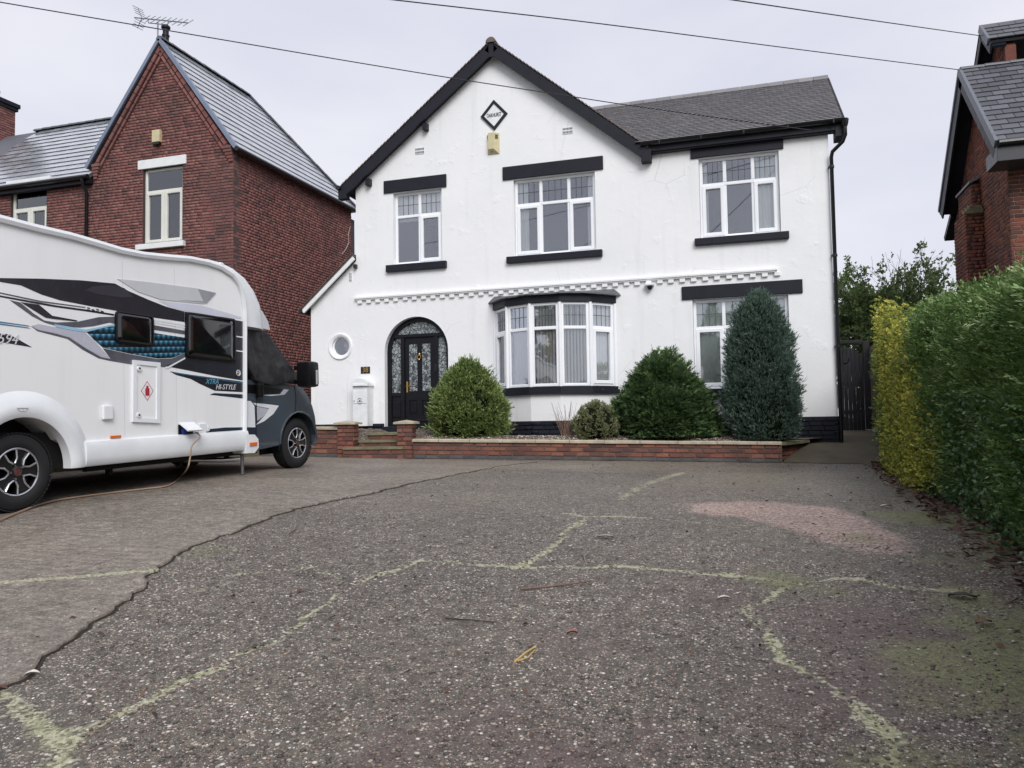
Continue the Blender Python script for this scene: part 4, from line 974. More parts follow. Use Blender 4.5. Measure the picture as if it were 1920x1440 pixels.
# ================================================================== LEFT NEIGHBOUR: red brick house
NY = 15.05
k0 = at_y(437.5, 300, NY); KX = k0.x                       # street corner of the gable block
pA = at_y(302, 78, NY); pL = at_y(177, 303, NY); eR = at_y(437, 281, NY)
EZn = (eR.z+pL.z)/2-.05; GLX = pL.x-.02; AX_ = (KX+GLX)/2; AZ_ = pA.z
nb_house = empty('brick_house', (KX-1.5, NY, .7), 'dark red brick house with steep slate gable beside the white house', 'house')
BACK = 20.6
WLX = -24.0
wing_top = EZn-.28
front = [(WLX, .5), (KX, .5), (KX, EZn), (AX_, AZ_-.1), (GLX, EZn), (GLX, wing_top), (WLX, wing_top)]
wa = rect_px(268, 318, 341, 452, NY); WA = (wa[0], wa[1], wa[2], wa[3])
wb = rect_px(20, 356, 86, 440, NY); WB = (wb[0], wb[1], wb[3]-1.75, wb[3])
nwall = MB().prism(P3(front, NY+.012), (0, .2, 0), [P3(rc(WA), NY+.012), P3(rc(WB), NY+.012)])
nwall.box((KX-.22, NY+.212, .5), (KX-.012, BACK, EZn)); nwall.box((WLX, BACK, .5), (KX-.012, BACK+.2, wing_top))
nw = nwall.build('wall', M['mortar_dark'], nb_house)
fp = inside_poly([(x-WLX, z) for x, z in front])
def in_front(s, z):
    x = s+WLX
    if not fp(s, z): return False
    return x > -20 and z > 1.0
bf = brick_field((WLX, NY, 0), (1, 0, 0), (0, -1, 0), KX-WLX, .6, AZ_, in_front, course=.0715, blen=.225, depth=.05, joint=.009, holes=[(W[0]-WLX-.002, W[1]-WLX+.002, W[2], W[3]) for W in (WA, WB)])
bs = brick_field((KX, NY, 0), (0, 1, 0), (1, 0, 0), BACK-NY, .6, EZn, lambda s, z: z > 1.0, course=.0715, blen=.225, depth=.05, joint=.009)
rank = lambda m: (1/(1+abs(m.translation.x-KX)*.4+abs(m.translation.y-NY))) if 4.9 < m.translation.z < 7.7 else 0
pieces('brick', bf+bs, nw, M['brick_left'], 300, 'brickwork', rank)
# windows
def nb_window(W, lintel_px, sill=True):
    w_ = W[1]-W[0]; window(nb_house, (W[0]+.004, NY+.075, W[2]+.004), [w_*.5-.004, w_*.5-.004], W[3]-W[2]-.008, {0, 1}, toplight=.30, top_lead=False, mat=M['upvc_cream'], one_top=True)
    MB().box((W[0]-.13, NY-.03, W[3]+.002), (W[1]+.12, NY+.06, W[3]+.22), .008).build('lintel', M['white_paint'], nb_house)
    MB().box((W[0]-.13, NY-.09, W[2]-.13), (W[1]+.10, NY+.10, W[2]-.001), .010).build('sill', M['white_paint'], nb_house)
nb_window(WA, None); nb_window(WB, None)
curtain(WA[0]+.05, WA[0]+.40, WA[2]+.05, WA[3]-.05, NY+.3, 'sheer white curtain hanging at one side of the brick gable window', .03, 4, skew=-.1)
curtain(WB[0]+.05, WB[0]+.45, WB[2]+.05, WB[3]-.05, NY+.3, 'sheer white curtain in the brick house window behind the motorhome roof', .03, 4, skew=-.1)
box_obj('room_partition', (WLX+.2, NY+2.2, .6), (KX-.3, NY+2.3, EZn-.1), M['room'], nb_house)
box_obj('ceiling', (WLX+.2, NY+.22, wing_top-.1), (KX-.25, BACK, wing_top-.02), M['room'], nb_house)
# raking brick courses under the verge
vb = []
for foot, sg in ((Vector((KX, NY, EZn)), 1), (Vector((GLX, NY, EZn)), -1)):
    top = Vector((AX_, NY, AZ_-.02)); d = (foot-top); ln = d.length; d.normalize(); nn = Vector((-d.z*sg, 0, d.x*sg)); nn = nn if nn.z < 0 else -nn
    for row, (off, pr) in enumerate(((.085, .055), (.20, .03))):
        s = .1
        while s < ln-.1:
            c = top+d*(s+.105)+nn*off+Vector((0, -pr+.02, 0)); zz = d.cross(Vector((0, -1, 0)))
            w = Vector((0, -1, 0)).cross(d)
            vb.append(frame_mat(c, d, (0, -1, 0), w, .205, .08, .095 if row == 0 else .066)); s += .215
pieces('verge_brick', vb, nw, M['brick_left'], 120, 'verge_brickwork')
# corbels at the gable feet
for x, sg in ((KX, 1), (GLX, -1)):
    for i in range(5): MB().box((x-sg*.02-(.24-i*.035)*(sg > 0), NY-.10+i*.018, EZn-.02-i*.072), (x-sg*.02+(.24-i*.035)*(sg < 0)+.02*(sg > 0), NY+.02, EZn+.046-i*.072), .004).build('corbel_brick', M['brick_left'], nw)
# roof: gable block, ridge runs back, hipped at the far end
nroof = empty('slate_roof', (AX_, NY, AZ_), None, None); nroof.parent = nb_house; nroof.location = Vector((AX_, NY, AZ_))-wloc(nb_house)
HY = at_x(466, 184, AX_).y                                  # far end of the ridge
eaveR, eaveL = Vector((KX+.14, 0, EZn-.03)), Vector((GLX-.14, 0, EZn-.03)); RZn = AZ_+.02
yF, yB = NY-.10, BACK+.25
for e, sg in ((eaveR, 1), (eaveL, -1)):
    q = [Vector((e.x, yF, e.z)), Vector((e.x, yB, e.z)), Vector((AX_, HY, RZn)), Vector((AX_, yF, RZn))]
    nrm = (q[1]-q[0]).cross(q[3]-q[0]).normalized(); nrm = nrm if nrm.z > 0 else -nrm
    MB().prism([p-nrm*.06 for p in q], nrm*.055).build('roof_deck', M['slate_dark'], nroof)
    if sg > 0:
        sl_ = Vector((AX_-e.x, 0, RZn-e.z)); L_ = sl_.length; sd2 = sl_.normalized(); rows = 14; ga_ = L_/rows; sm = []
        for r_i in range(rows):
            yy = yF+(0 if r_i % 2 else -.15); ymax = yB+(HY-yB)*(r_i+.5)/rows
            while yy < ymax:
                y0, y1 = max(yy, yF), min(yy+.30, ymax); yy += .30
                if y1-y0 < .06: continue
                c = Vector((e.x, (y0+y1)/2, e.z))+sd2*(ga_*(r_i+.62))+nrm*.014; zz = (sd2-nrm*.06).normalized(); uu = Vector((0, 1, random.gauss(0, .006)))
                sm.append(frame_mat(c, uu, uu.cross(zz)*(1 if uu.cross(zz).dot(nrm) > 0 else -1), zz, y1-y0-.006  , .008, ga_*1.32))
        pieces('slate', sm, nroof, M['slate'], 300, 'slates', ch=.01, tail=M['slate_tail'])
MB().prism([Vector((eaveR.x, yB, eaveR.z)), Vector((eaveL.x, yB, eaveL.z)), Vector((AX_, HY, RZn))], (0, .03, .02)).build('hip_slope', M['slate'], nroof)
def ridge_run(a, b_, n, parent, mat, r=.10, name='ridge_tile'):
    a, b_ = Vector(a), Vector(b_); d = (b_-a)/n; u = d.normalized(); sde = Vector((0, 0, 1)).cross(u).normalized(); upv = u.cross(sde)
    for i in range(n):
        pts = [sde*(r*math.cos(t))+upv*(r*math.sin(t)*.85) for t in np.linspace(0, math.pi, 7)]
        g = random.uniform(0, .006); vs = [a+d*i+p+Vector((0, 0, g)) for p in pts]+[a+d*(i+.985)+p*.94+Vector((0, 0, g-.004)) for p in pts]
        MB().add(vs, [(j, j+1, 8+j, 7+j) for j in range(6)]+[tuple(range(7))[::-1], tuple(range(7, 14))]).build(name, mat, parent)
ridge_run((AX_, yF, RZn-.01), (AX_, HY, RZn-.01), 9, nroof, M['slate_dark']); ridge_run((AX_, HY, RZn-.01), (eaveR.x, yB, eaveR.z), 12, nroof, M['slate_dark'], .09, 'hip_tile')
for e, sg in ((eaveR, 1), (eaveL, -1)):                      # verge capping
    a, b_ = Vector((AX_, yF-.03, RZn)), Vector((e.x, yF-.03, e.z)); d = b_-a; nrm = Vector((-d.z, 0, d.x)).normalized(); nrm = nrm if nrm.z > 0 else -nrm
    MB().obox(a-nrm*.05, d, (0, .10, 0), nrm*.085).build('verge_capping', pm('blue_grey_capping', (118, 128, 148), .5, .1), nroof)
MB().tube([(eaveR.x+.03, NY-.12, eaveR.z-.03), (eaveR.x+.03, yB, eaveR.z-.03)], .06, 8).build('gutter', M['black_gloss'], nroof)
# left wing roof, ridge parallel to the street
wr = empty('wing_slate_roof', (GLX-2, NY, wing_top), None, None); wr.parent = nb_house; wr.location = Vector((GLX-2, NY, wing_top))-wloc(nb_house)
e0z = wing_top+.02; ry = NY+2.9; rz = at_y(213, 224, ry).z; sl_ = Vector((0, ry-(NY-.15), rz-e0z)); L_ = sl_.length; sd2 = sl_.normalized(); nrm = Vector((0, -sd2.z, sd2.y))
MB().prism([p-nrm*.06 for p in (Vector((WLX, NY-.15, e0z)), Vector((GLX-.02, NY-.15, e0z)), Vector((GLX-.02, NY+.06, e0z+.21*sl_.z/sl_.y)), Vector((AX_, ry, rz)), Vector((WLX, ry, rz)))], nrm*.055).build('roof_deck', M['slate_dark'], wr)
MB().obox(Vector((WLX, ry, rz))-Vector((0, 0, .05)), (AX_-WLX, 0, 0), Vector((0, 2.9, -(rz-e0z))), (0, .03, .04)).build('rear_slope', M['slate_dark'], wr)
rows = 14; ga_ = L_/rows; sm = []
for r_i in range(rows):
    xx = -20.4+(.14 if r_i % 2 else 0)
    while xx < AX_+.2:
        c = Vector((xx+.14, NY-.15, e0z))+sd2*(ga_*(r_i+.62))+nrm*.014; zz = (sd2-nrm*.06).normalized(); uu = Vector((1, 0, random.gauss(0, .008)))
        n2 = uu.cross(zz); n2 = n2 if n2.dot(nrm) > 0 else -n2
        gx_ = GLX+(AX_-GLX)*max(0, c.z-EZn)/(RZn-EZn)
        if c.x < gx_-.02: sm.append(frame_mat(c, uu, n2, zz, .274  , .008, ga_*1.32))
        xx += .28
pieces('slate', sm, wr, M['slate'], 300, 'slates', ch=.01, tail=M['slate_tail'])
ridge_run((-20.5, ry, rz), (AX_, ry, rz), 22, wr, M['slate_dark'])
MB().tube([(-20.5, NY-.2, e0z-.02), (GLX+.02, NY-.2, e0z-.02)], .06, 8).build('gutter', M['black_gloss'], wr)
MB().box((-20.5, NY-.14, e0z-.16), (GLX, NY-.005, e0z-.03)).build('fascia', M['black_paint'], wr)
px_ = at_y(162, 380, NY-.06).x
d_ = MB().tube([(px_, NY-.2, e0z-.04), (px_, NY-.18, e0z-.2), (px_, NY-.06, e0z-.36), (px_, NY-.06, 1)], .04, 10); d_.build('downpipe', M['black_gloss'], wr, True)
# pale box on the gable
x0, x1, z0, z1 = rect_px(290, 247, 304, 272, NY)
lt = empty('gable_lamp', ((x0+x1)/2, NY, z0), 'small cream weathered box fixed high on the brick gable', 'alarm box')
MB().box((x0, NY-.10, z0+.06), (x1, NY+.001, z1), .015).build('case', M['cream_plastic'], lt); MB().box((x0+.02, NY-.095, z0), (x1-.02, NY-.01, z0+.062), .01).build('base', M['black_gloss'], lt)
# flue pot and chimney
m = MB().lathe((AX_, NY+.12, RZn-.05), (0, 0, 1), [(0, 0), (.075, 0), (.075, .2), (.09, .21), (.09, .24), (.07, .25), (.07, .38), (.105, .41), (.105, .45), (.06, .49), (0, .50)], 16)
tag(m.build('flue_terminal', M['black_paint'], None, True), 'dark flue pot standing on the slate ridge at the gable tip', 'flue')
cp = at_y(2, 200, ry); ch_ = empty('chimney', (cp.x-.1, ry, cp.z-1.2), 'brick chimney stack with clay pot at the far end of the slate wing', 'chimney')
czt = at_y(0, 190, ry).z; czb = rz-.3; cx0, cx1 = at_y(-40, 215, ry).x, at_y(12, 215, ry).x
MB().box((cx0, ry-.3, czb), (cx1, ry+.3, czt-.25)).build('stack', M['mortar_dark'], ch_)
cm = brick_field((cx0, ry-.31, 0), (1, 0, 0), (0, -1, 0), cx1-cx0, czb, czt-.25, lambda s, z: True, course=.075, blen=.225, depth=.04)+brick_field((cx1+.01, ry-.3, 0), (0, 1, 0), (1, 0, 0), .6, czb, czt-.25, lambda s, z: True, course=.075, blen=.225, depth=.04)
pieces('chimney_brick', cm, ch_, M['brick_left'], 120, 'chimney_brickwork')
MB().box((cx0-.06, ry-.36, czt-.25), (cx1+.06, ry+.36, czt-.15), .01).box((cx0-.1, ry-.40, czt-.149), (cx1+.1, ry+.40, czt-.02), .01).build('corbel_cap', M['brick_black'], ch_)
MB().lathe(((cx0+cx1)/2+.1, ry, czt-.03), (0, 0, 1), [(0, 0), (.16, 0), (.13, .08), (.12, .35), (.14, .38), (.09, .40), (0, .40)], 14).build('chimney_pot', pm('terracotta', (120, 70, 56), .8, .15, 8), ch_, True)
# TV aerial
ap = at_y(296, 70, NY+.25); a0, a1 = at_y(252, 33, NY+.25), at_y(353, 43, NY+.25)
ae = empty('tv_aerial', ap, 'television aerial with a row of short cross rods on the brick gable', 'aerial')
mast_top = at_y(296, 42, NY+.25)
MB().tube([ap-Vector((0, 0, .3)), mast_top+Vector((0, 0, .02))], .018, 6).build('mast', M['metal_grey'], ae)
b0, b1 = a0, a1; MB().tube([b0, b1], .014, 6).build('boom', M['metal_grey'], ae)
MB().tube([b0.lerp(b1, .25), b0.lerp(b1, .27)-Vector((0, 0, .10)), b0.lerp(b1, .62)-Vector((0, 0, .10)), b0.lerp(b1, .64)], .012, 6).build('cradle', M['metal_grey'], ae)
for k in range(9):
    p = b0.lerp(b1, .20+k*.10); hv = Vector((.05, .12, .13)); MB().tube([p-hv, p+hv], .008, 5).build('element', M['metal_grey'], ae)
for sg in (-1, 1):
    p = b0.lerp(b1, .14); q = b0.lerp(b1, .06)+Vector((0, 0, .26*sg)); MB().tube([p, q], .010, 5).build('reflector_arm', M['metal_grey'], ae)
    for k in range(4): c = p.lerp(q, .3+.22*k); MB().tube([c-Vector((.03, .14, 0)), c+Vector((.03, .14, 0))], .007, 5).build('reflector_rod', M['metal_grey'], ae)

# ================================================================== RIGHT NEIGHBOUR
RX, RY = 4.67, 16.38
e_r = at_plane(1868, 285, (RX-.35, 0, 0), Vector((1, 0, 0)))
rn = empty('brick_house', (RX+2, RY, .7), 'orange red brick house with dark tiled gables behind the tall hedge', 'house')
VX = RX-.34                                                   # verge overhang plane
ap_ = at_x(1800, 133, VX); ev_ = at_x(1868, 268, VX); fe_ = at_x(1762, 398, VX)
y0r, z0r, yar, zar, yfr, zfr = ev_.y, ev_.z, ap_.y, ap_.z, fe_.y, fe_.z
wz = lambda y: (z0r+(zar-z0r)*(y-y0r)/(yar-y0r) if y < yar else zar+(zfr-zar)*(y-yar)/(yfr-yar))-.12
by1 = at_x(1790, 470, RX).y
rwall = MB().prism([Vector((RX+.012, y, z)) for y, z in [(RY+.012, .4), (by1, .4), (by1, wz(by1)), (yar, wz(yar)), (RY+.012, wz(RY))]], (.2, 0, 0))
rwall.box((RX+.212, RY+.012, .4), (RX+8, RY+.2, z0r+.15)); rw_o = rwall.build('wall', M['mortar_pale'], rn)
b1_ = brick_field((RX, by1, 0), (0, -1, 0), (-1, 0, 0), by1-RY, 1.2, zar, lambda s, z: z < wz(by1-s)-.03, course=.078, blen=.225, depth=.05, joint=.010)
b2_ = brick_field((RX, RY, 0), (1, 0, 0), (0, -1, 0), 3.0, 1.2, z0r+.1, lambda s, z: True, course=.078, blen=.225, depth=.05, joint=.010)
pieces('brick', b1_+b2_, rw_o, M['brick_right'], 300, 'brickwork', lambda m: (1/proj(m.translation)[2]) if proj(m.translation)[0] < 1925 and 180 < proj(m.translation)[1] < 520 else 0)
# chimney-breast pier on the side wall
py0 = at_x(1842, 420, RX).y; P0 = at_y(1820, 345, py0); pz1 = P0.z; PX0 = P0.x
py1 = at_x(1796, 370, PX0).y; pz_l = at_y(1830, 392, py0).z; PX1 = at_y(1833, 440, py0-.06).x-.06
pier = empty('pier', (PX0, py0, 3), None, None); pier.parent = rn; pier.location = Vector((PX0, py0, 3))-wloc(rn)
MB().box((PX0+.01, py0+.01, .5), (RX, py1, pz1)).build('pier_core', M['mortar_dark'], pier)
pb = brick_field((PX0, py1, 0), (0, -1, 0), (-1, 0, 0), py1-py0, 1.2, pz1, lambda s, z: True, course=.078, depth=.05)+brick_field((PX0, py0, 0), (1, 0, 0), (0, -1, 0), RX-PX0, 1.2, pz1, lambda s, z: True, course=.078, depth=.05)
pieces('brick', pb, pier, M['brick_right'], 150, 'brickwork')
MB().obox(Vector((PX0-.04, py0-.05, pz1)), (RX-PX0+.03, 0, .10), (0, py1-py0+.08, 0), (0, 0, .05)).build('pier_capping', pm('grey_capping', (110, 112, 116), .6, .15), pier)
xo = PX0-.16; MB().box((xo+.01, py0-.11, .5), (PX0-.001, py1-.3, pz_l-.1)).build('pier_foot', M['mortar_dark'], pier)
pb = brick_field((xo, py0-.12, 0), (1, 0, 0), (0, -1, 0), RX-xo, 1.2, pz_l-.1, lambda s, z: True, course=.078, depth=.05)+brick_field((xo, py1-.3, 0), (0, -1, 0), (-1, 0, 0), py1-.3-py0+.12, 1.2, pz_l-.1, lambda s, z: True, course=.078, depth=.05)
pieces('brick', pb, pier, M['brick_right'], 150, 'brickwork')
for i in range(3): MB().obox(Vector((xo-.02+i*.055, py0-.16+i*.03, pz_l-.12+i*.06)), (RX-xo-.055*i, 0, 0), (0, .2, .06), (0, -.01, .05)).build('weathering_tile', M['stone_moss'], pier)
# front roof with individually laid tiles
rroof = empty('tiled_roof', (VX, y0r, z0r), None, None); rroof.parent = rn; rroof.location = Vector((VX, y0r, z0r))-wloc(rn)
def tiled_slope(x0, x1, ya, za, yb, zb, parent, gauge=.20, tw=.30, single=300):
    sl_ = Vector((0, yb-ya, zb-za)); L_ = sl_.length; sd2 = sl_.normalized(); nrm = Vector((0, -sd2.z, sd2.y))
    MB().obox(Vector((x0+.03, ya, za))-nrm*.06, (x1-x0-.03, 0, 0), sl_, nrm*.055).build('roof_deck', M['slate_dark'], parent)
    rows = max(1, int(round(L_/gauge))); g = L_/rows; mm = []
    for r_i in range(rows):
        xx = x0+.02+(0 if r_i % 2 else -tw/2)
        while xx < x1:
            a, c_ = max(xx, x0+.02), min(xx+tw, x1); xx += tw
            if c_-a < .05: continue
            c = Vector(((a+c_)/2, ya, za))+sd2*(g*(r_i+.62))+nrm*.034; zz = (sd2-nrm*.16).normalized(); uu = Vector((1, 0, random.gauss(0, .004)))
            mm.append(frame_mat(c, uu, nrm, zz, c_-a-.006, .026, g*1.35))
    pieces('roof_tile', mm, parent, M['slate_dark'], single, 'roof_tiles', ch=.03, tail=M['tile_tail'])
    for r_i in range(rows):                                    # dry verge caps
        c = Vector((x0-.03, ya, za))+sd2*(g*r_i)-nrm*.10; MB().obox(c, (.055, 0, 0), sd2*(g*1.04)-nrm*.0, nrm*.155+sd2*.0).build('verge_cap', pm('grey_verge_plastic', (104, 108, 116), .5, .12, 9), parent)
tiled_slope(VX, RX+5, y0r, z0r, yar, zar, rroof)
MB().obox(Vector((VX, yar, zar-.06)), (5, 0, 0), Vector((0, yfr-yar, zfr-zar)), (0, .05, .06)).build('rear_slope', M['slate_dark'], rroof)
for (ya, za, yb, zb) in ((y0r, z0r, yar, zar), (yar, zar, yfr, zfr)):  # bargeboards and soffits
    d = Vector((0, yb-ya, zb-za)); nrm = Vector((0, -d.z, d.y)).normalized(); nrm = nrm if nrm.z > 0 else -nrm
    MB().obox(Vector((VX-.005, ya, za))-nrm*.30, (.035, 0, 0), d, nrm*.235).build('bargeboard', M['black_paint'], rroof)
    MB().obox(Vector((VX+.03, ya, za))-nrm*.14, (RX-VX-.03, 0, 0), d, nrm*.07).build('soffit', M['black_paint'], rroof)
n_ = 14
for i in range(n_): MB().obox(Vector((VX-.03, yar+(yfr-yar)*i/n_, zar+(zfr-zar)*i/n_)), (.06, 0, 0), Vector((0, (yfr-yar)/n_, (zfr-zar)/n_))*1.02, (0, .05, .06)).build('verge_cap', M['slate_dark'], rroof)
MB().box((VX-.002, y0r-.02, z0r-.34), (RX+5, RY+.008, z0r-.06), .006).build('eaves_box', pm('grey_fascia', (48, 50, 56), .4, .1), rroof)
MB().tube([(VX+.02, y0r-.05, z0r-.02), (RX+5, y0r-.05, z0r-.02)], .065, 10).build('gutter', M['black_gloss'], rroof)
ridge_run((VX, yar, zar+.0), (RX+5, yar, zar+.0), 12, rroof, M['slate_dark'], .09)
# taller roof behind
V2 = RX-.1+.35; a2 = at_x(1838, 52, V2); sy = yar+.15
b2 = empty('rear_tiled_roof', (V2, sy, zar), None, None); b2.parent = rn; b2.location = Vector((V2, sy, zar))-wloc(rn)
zs2 = zar-.35; tiled_slope(V2, RX+5, sy, a2.z-(a2.y-sy)*1.0 if a2.y > sy else zs2, a2.y, a2.z, b2, single=160)
zlow = a2.z-(a2.y-sy)*1.0
MB().prism([Vector((V2+.3, sy+.05, zs2-1)), Vector((V2+.3, a2.y+2.4, zs2-1)), Vector((V2+.3, a2.y+2.4, a2.z-2.6)), Vector((V2+.3, a2.y, a2.z-.15)), Vector((V2+.3, sy+.05, zlow-.15))], (.2, 0, 0)).build('gable_wall', M['brick_right'], b2)
gb = brick_field((V2+.29, a2.y+2.0, 0), (0, -1, 0), (-1, 0, 0), 4.0, zs2-.5, a2.z, lambda s, z: z < a2.z-.25-abs(a2.y+2.0-s-a2.y)*1.05 and a2.y+2.0-s > sy+.1, course=.078, depth=.04)
pieces('brick', gb, b2, M['brick_right'], 60, 'brickwork')
d = Vector((0, 2.4, -2.5)); MB().obox(Vector((V2, a2.y, a2.z-.28)), (.035, 0, 0), d, (0, .12, .22)).build('bargeboard', M['black_paint'], b2); MB().obox(Vector((V2+.03, a2.y, a2.z-.16)), (.28, 0, 0), d, (0, .03, .04)).build('soffit', M['black_paint'], b2)
MB().obox(Vector((V2, a2.y, a2.z-.05)), (5, 0, 0), d, (0, .05, .05)).build('rear_slope', M['slate_dark'], b2)
d2 = Vector((0, sy-a2.y, zlow-a2.z)); MB().obox(Vector((V2+.0, a2.y, a2.z-.28)), (.033, 0, 0), d2, (0, -.10, .18)).build('bargeboard', M['black_paint'], b2); MB().obox(Vector((V2+.03, a2.y, a2.z-.17)), (.28, 0, 0), d2, (0, -.03, .04)).build('soffit', M['black_paint'], b2)
# low lean-to verge at the back
q0, q1 = at_x(1783, 405, RX-.12), at_x(1771, 452, RX-.12)
MB().obox(q0, (.5, 0, 0), q1-q0, (0, .06, .10)).build('rear_lean_to_verge', M['black_paint'], rn)
# ================================================================== GARDEN WALL, STEPS, BED, SIDE PATH
gR = on_ground(1466, 867); GWR = at_y(1467, 868, 13.79); 
WR = Vector((GWR.x, 13.79, 0)); WLp = Vector((-8.9, 12.45, 0))
wu = (WLp-WR); wlen = wu.length; wu.normalize(); wnrm = Vector((wu.y, -wu.x, 0)); wnrm = wnrm if wnrm.y < 0 else -wnrm   # outward to the street
def wall_at(px, py): return at_plane(px, py, WR, wnrm)
def wparam(px, py): return (wall_at(px, py)-WR).dot(wu)
zR0, zR1 = wall_at(1467, 868).z, wall_at(1467, 829).z; zl0, zl1 = wall_at(780, 860).z, wall_at(780, 822).z
sP2 = wparam(764, 825)                                            # pier 2 edge along the wall
zslope = (zl0-zR0)/wparam(780, 860)
base = lambda s: zR0+zslope*s
H = (zR1-zR0+zl1-zl0)/2
gw = empty('garden_wall', (WR.x-3, WR.y-.4, zR0+.05), 'low red brick garden wall with pale stone coping in front of the shrubs', 'garden wall')
ul = -wu                                                          # left-to-right direction so that n x u is up
def run(s0, s1, zlo, n_courses, mat, name, parent, course, zoff=0.0, out=0.0, single=300, bl=.225, bond='stretcher'):
    """brick courses between s0 (right) and s1 (left)"""
    o = WR+wu*s1+wnrm*out; ms = []
    for c in range(n_courses):
        z = zlo+(c+.5)*course; s = 0 if c % 2 else -bl/2
        while s < s1-s0:
            a, b_ = max(s, 0), min(s+bl*random.uniform(.97, 1.03), s1-s0); s += bl
            if b_-a < .05: continue
            m_ = (a+b_)/2; p = o+ul*m_+Vector((0, 0, base(s1-m_)+z+zoff+random.uniform(-.003, .003)))-wnrm*(.05-random.uniform(-.004, .005))
            uu = (ul+Vector((0, 0, -zslope+random.gauss(0, .008)))).normalized()
            ms.append(frame_mat(p, uu, wnrm, wnrm.cross(uu) if wnrm.cross(uu).z > 0 else -wnrm.cross(uu), b_-a-.012, .10, course-.013))
    pieces(name, ms, parent, mat, single, ch=.10)
co = .052; cH = (H-co-.07)/3
def core(s0, s1, h, parent, out=0.0, depth=.2, mat=None):
    a, b_ = WR+wu*s0+wnrm*(out-.012), WR+wu*s1+wnrm*(out-.012)
    a.z, b_.z = base(s0)-.15, base(s1)-.15; d = b_-a
    MB().obox(a, d, -wnrm*depth, (0, 0, h+.15)).build('wall_core', mat or M['mortar_brown'], parent)
core(0, sP2, H-co-.004, gw)
run(0, sP2, 0, 1, M['brick_blue'], 'blue_brick', gw, .07); run(0, sP2, .07, 3, M['brick_wall'], 'brick', gw, cH)
def coping(s0, s1, z, parent, joints, depth=.27, over=.03, t=co, mat=None):
    for a, b_ in zip(joints[:-1], joints[1:]):
        p = WR+wu*(a+.004)+wnrm*over; p.z = base(a)+z; q = WR+wu*(b_-.004)+wnrm*over; q.z = base(b_)+z+random.uniform(-.003, .003)
        m = MB(); d = q-p; bk = -wnrm*depth
        pts = [Vector((0, 0, 0)), Vector((0, 0, t*.75)), wnrm*-.012+Vector((0, 0, t)), bk+Vector((0, 0, t)), bk]
        m.add([p+k for k in pts]+[p+d+k for k in pts], [(0, 1, 6, 5), (1, 2, 7, 6), (2, 3, 8, 7), (3, 4, 9, 8), (4, 0, 5, 9), (4, 3, 2, 1, 0), (5, 6, 7, 8, 9)]); m.build('coping_stone', mat or M['stone'], parent)
jx = [1469, 1419, 1344, 1271, 1200, 1133, 1068, 1004, 942, 881, 823, 764]
coping(0, sP2, H-co, gw, [max(0, wparam(x, 826)-.0) for x in jx])
# return of the wall towards the house corner
a = WR.copy(); a.z = 0; b_ = Vector((at_y(1512, 826, 15.35).x, 15.35, 0)); ud = (b_-a); rl = ud.length; ud.normalize(); rn_ = Vector((ud.y, -ud.x, 0)); rn_ = rn_ if rn_.x > 0 else -rn_
zt_ = zR1-co
MB().obox(a-rn_*.03+Vector((0, 0, zR0-.2))-ud*.0, ud*rl, -rn_*.18, (0, 0, zt_-zR0+.196)).build('return_core', M['mortar_brown'], gw)
ms = []
for c in range(4):
    z = zR0+.03+c*cH; s = 0 if c % 2 else -.11
    while s < rl:
        A, B = max(s, .02), min(s+.225, rl); s += .225
        if B-A > .05: ms.append(frame_mat(a+ud*((A+B)/2)-rn_*.06+Vector((0, 0, z+cH/2)), ud, rn_, (0, 0, 1), B-A-.012, .09, cH-.013))
pieces('return_brick', ms, gw, M['brick_wall'], 60)
for i in range(4):
    p = a+ud*(.02+i*rl/4)+rn_*.06+Vector((0, 0, zt_)); MB().obox(p, ud*(rl/4-.008), -rn_*.30, (0, 0, co)).build('coping_stone', M['stone_moss'], gw)
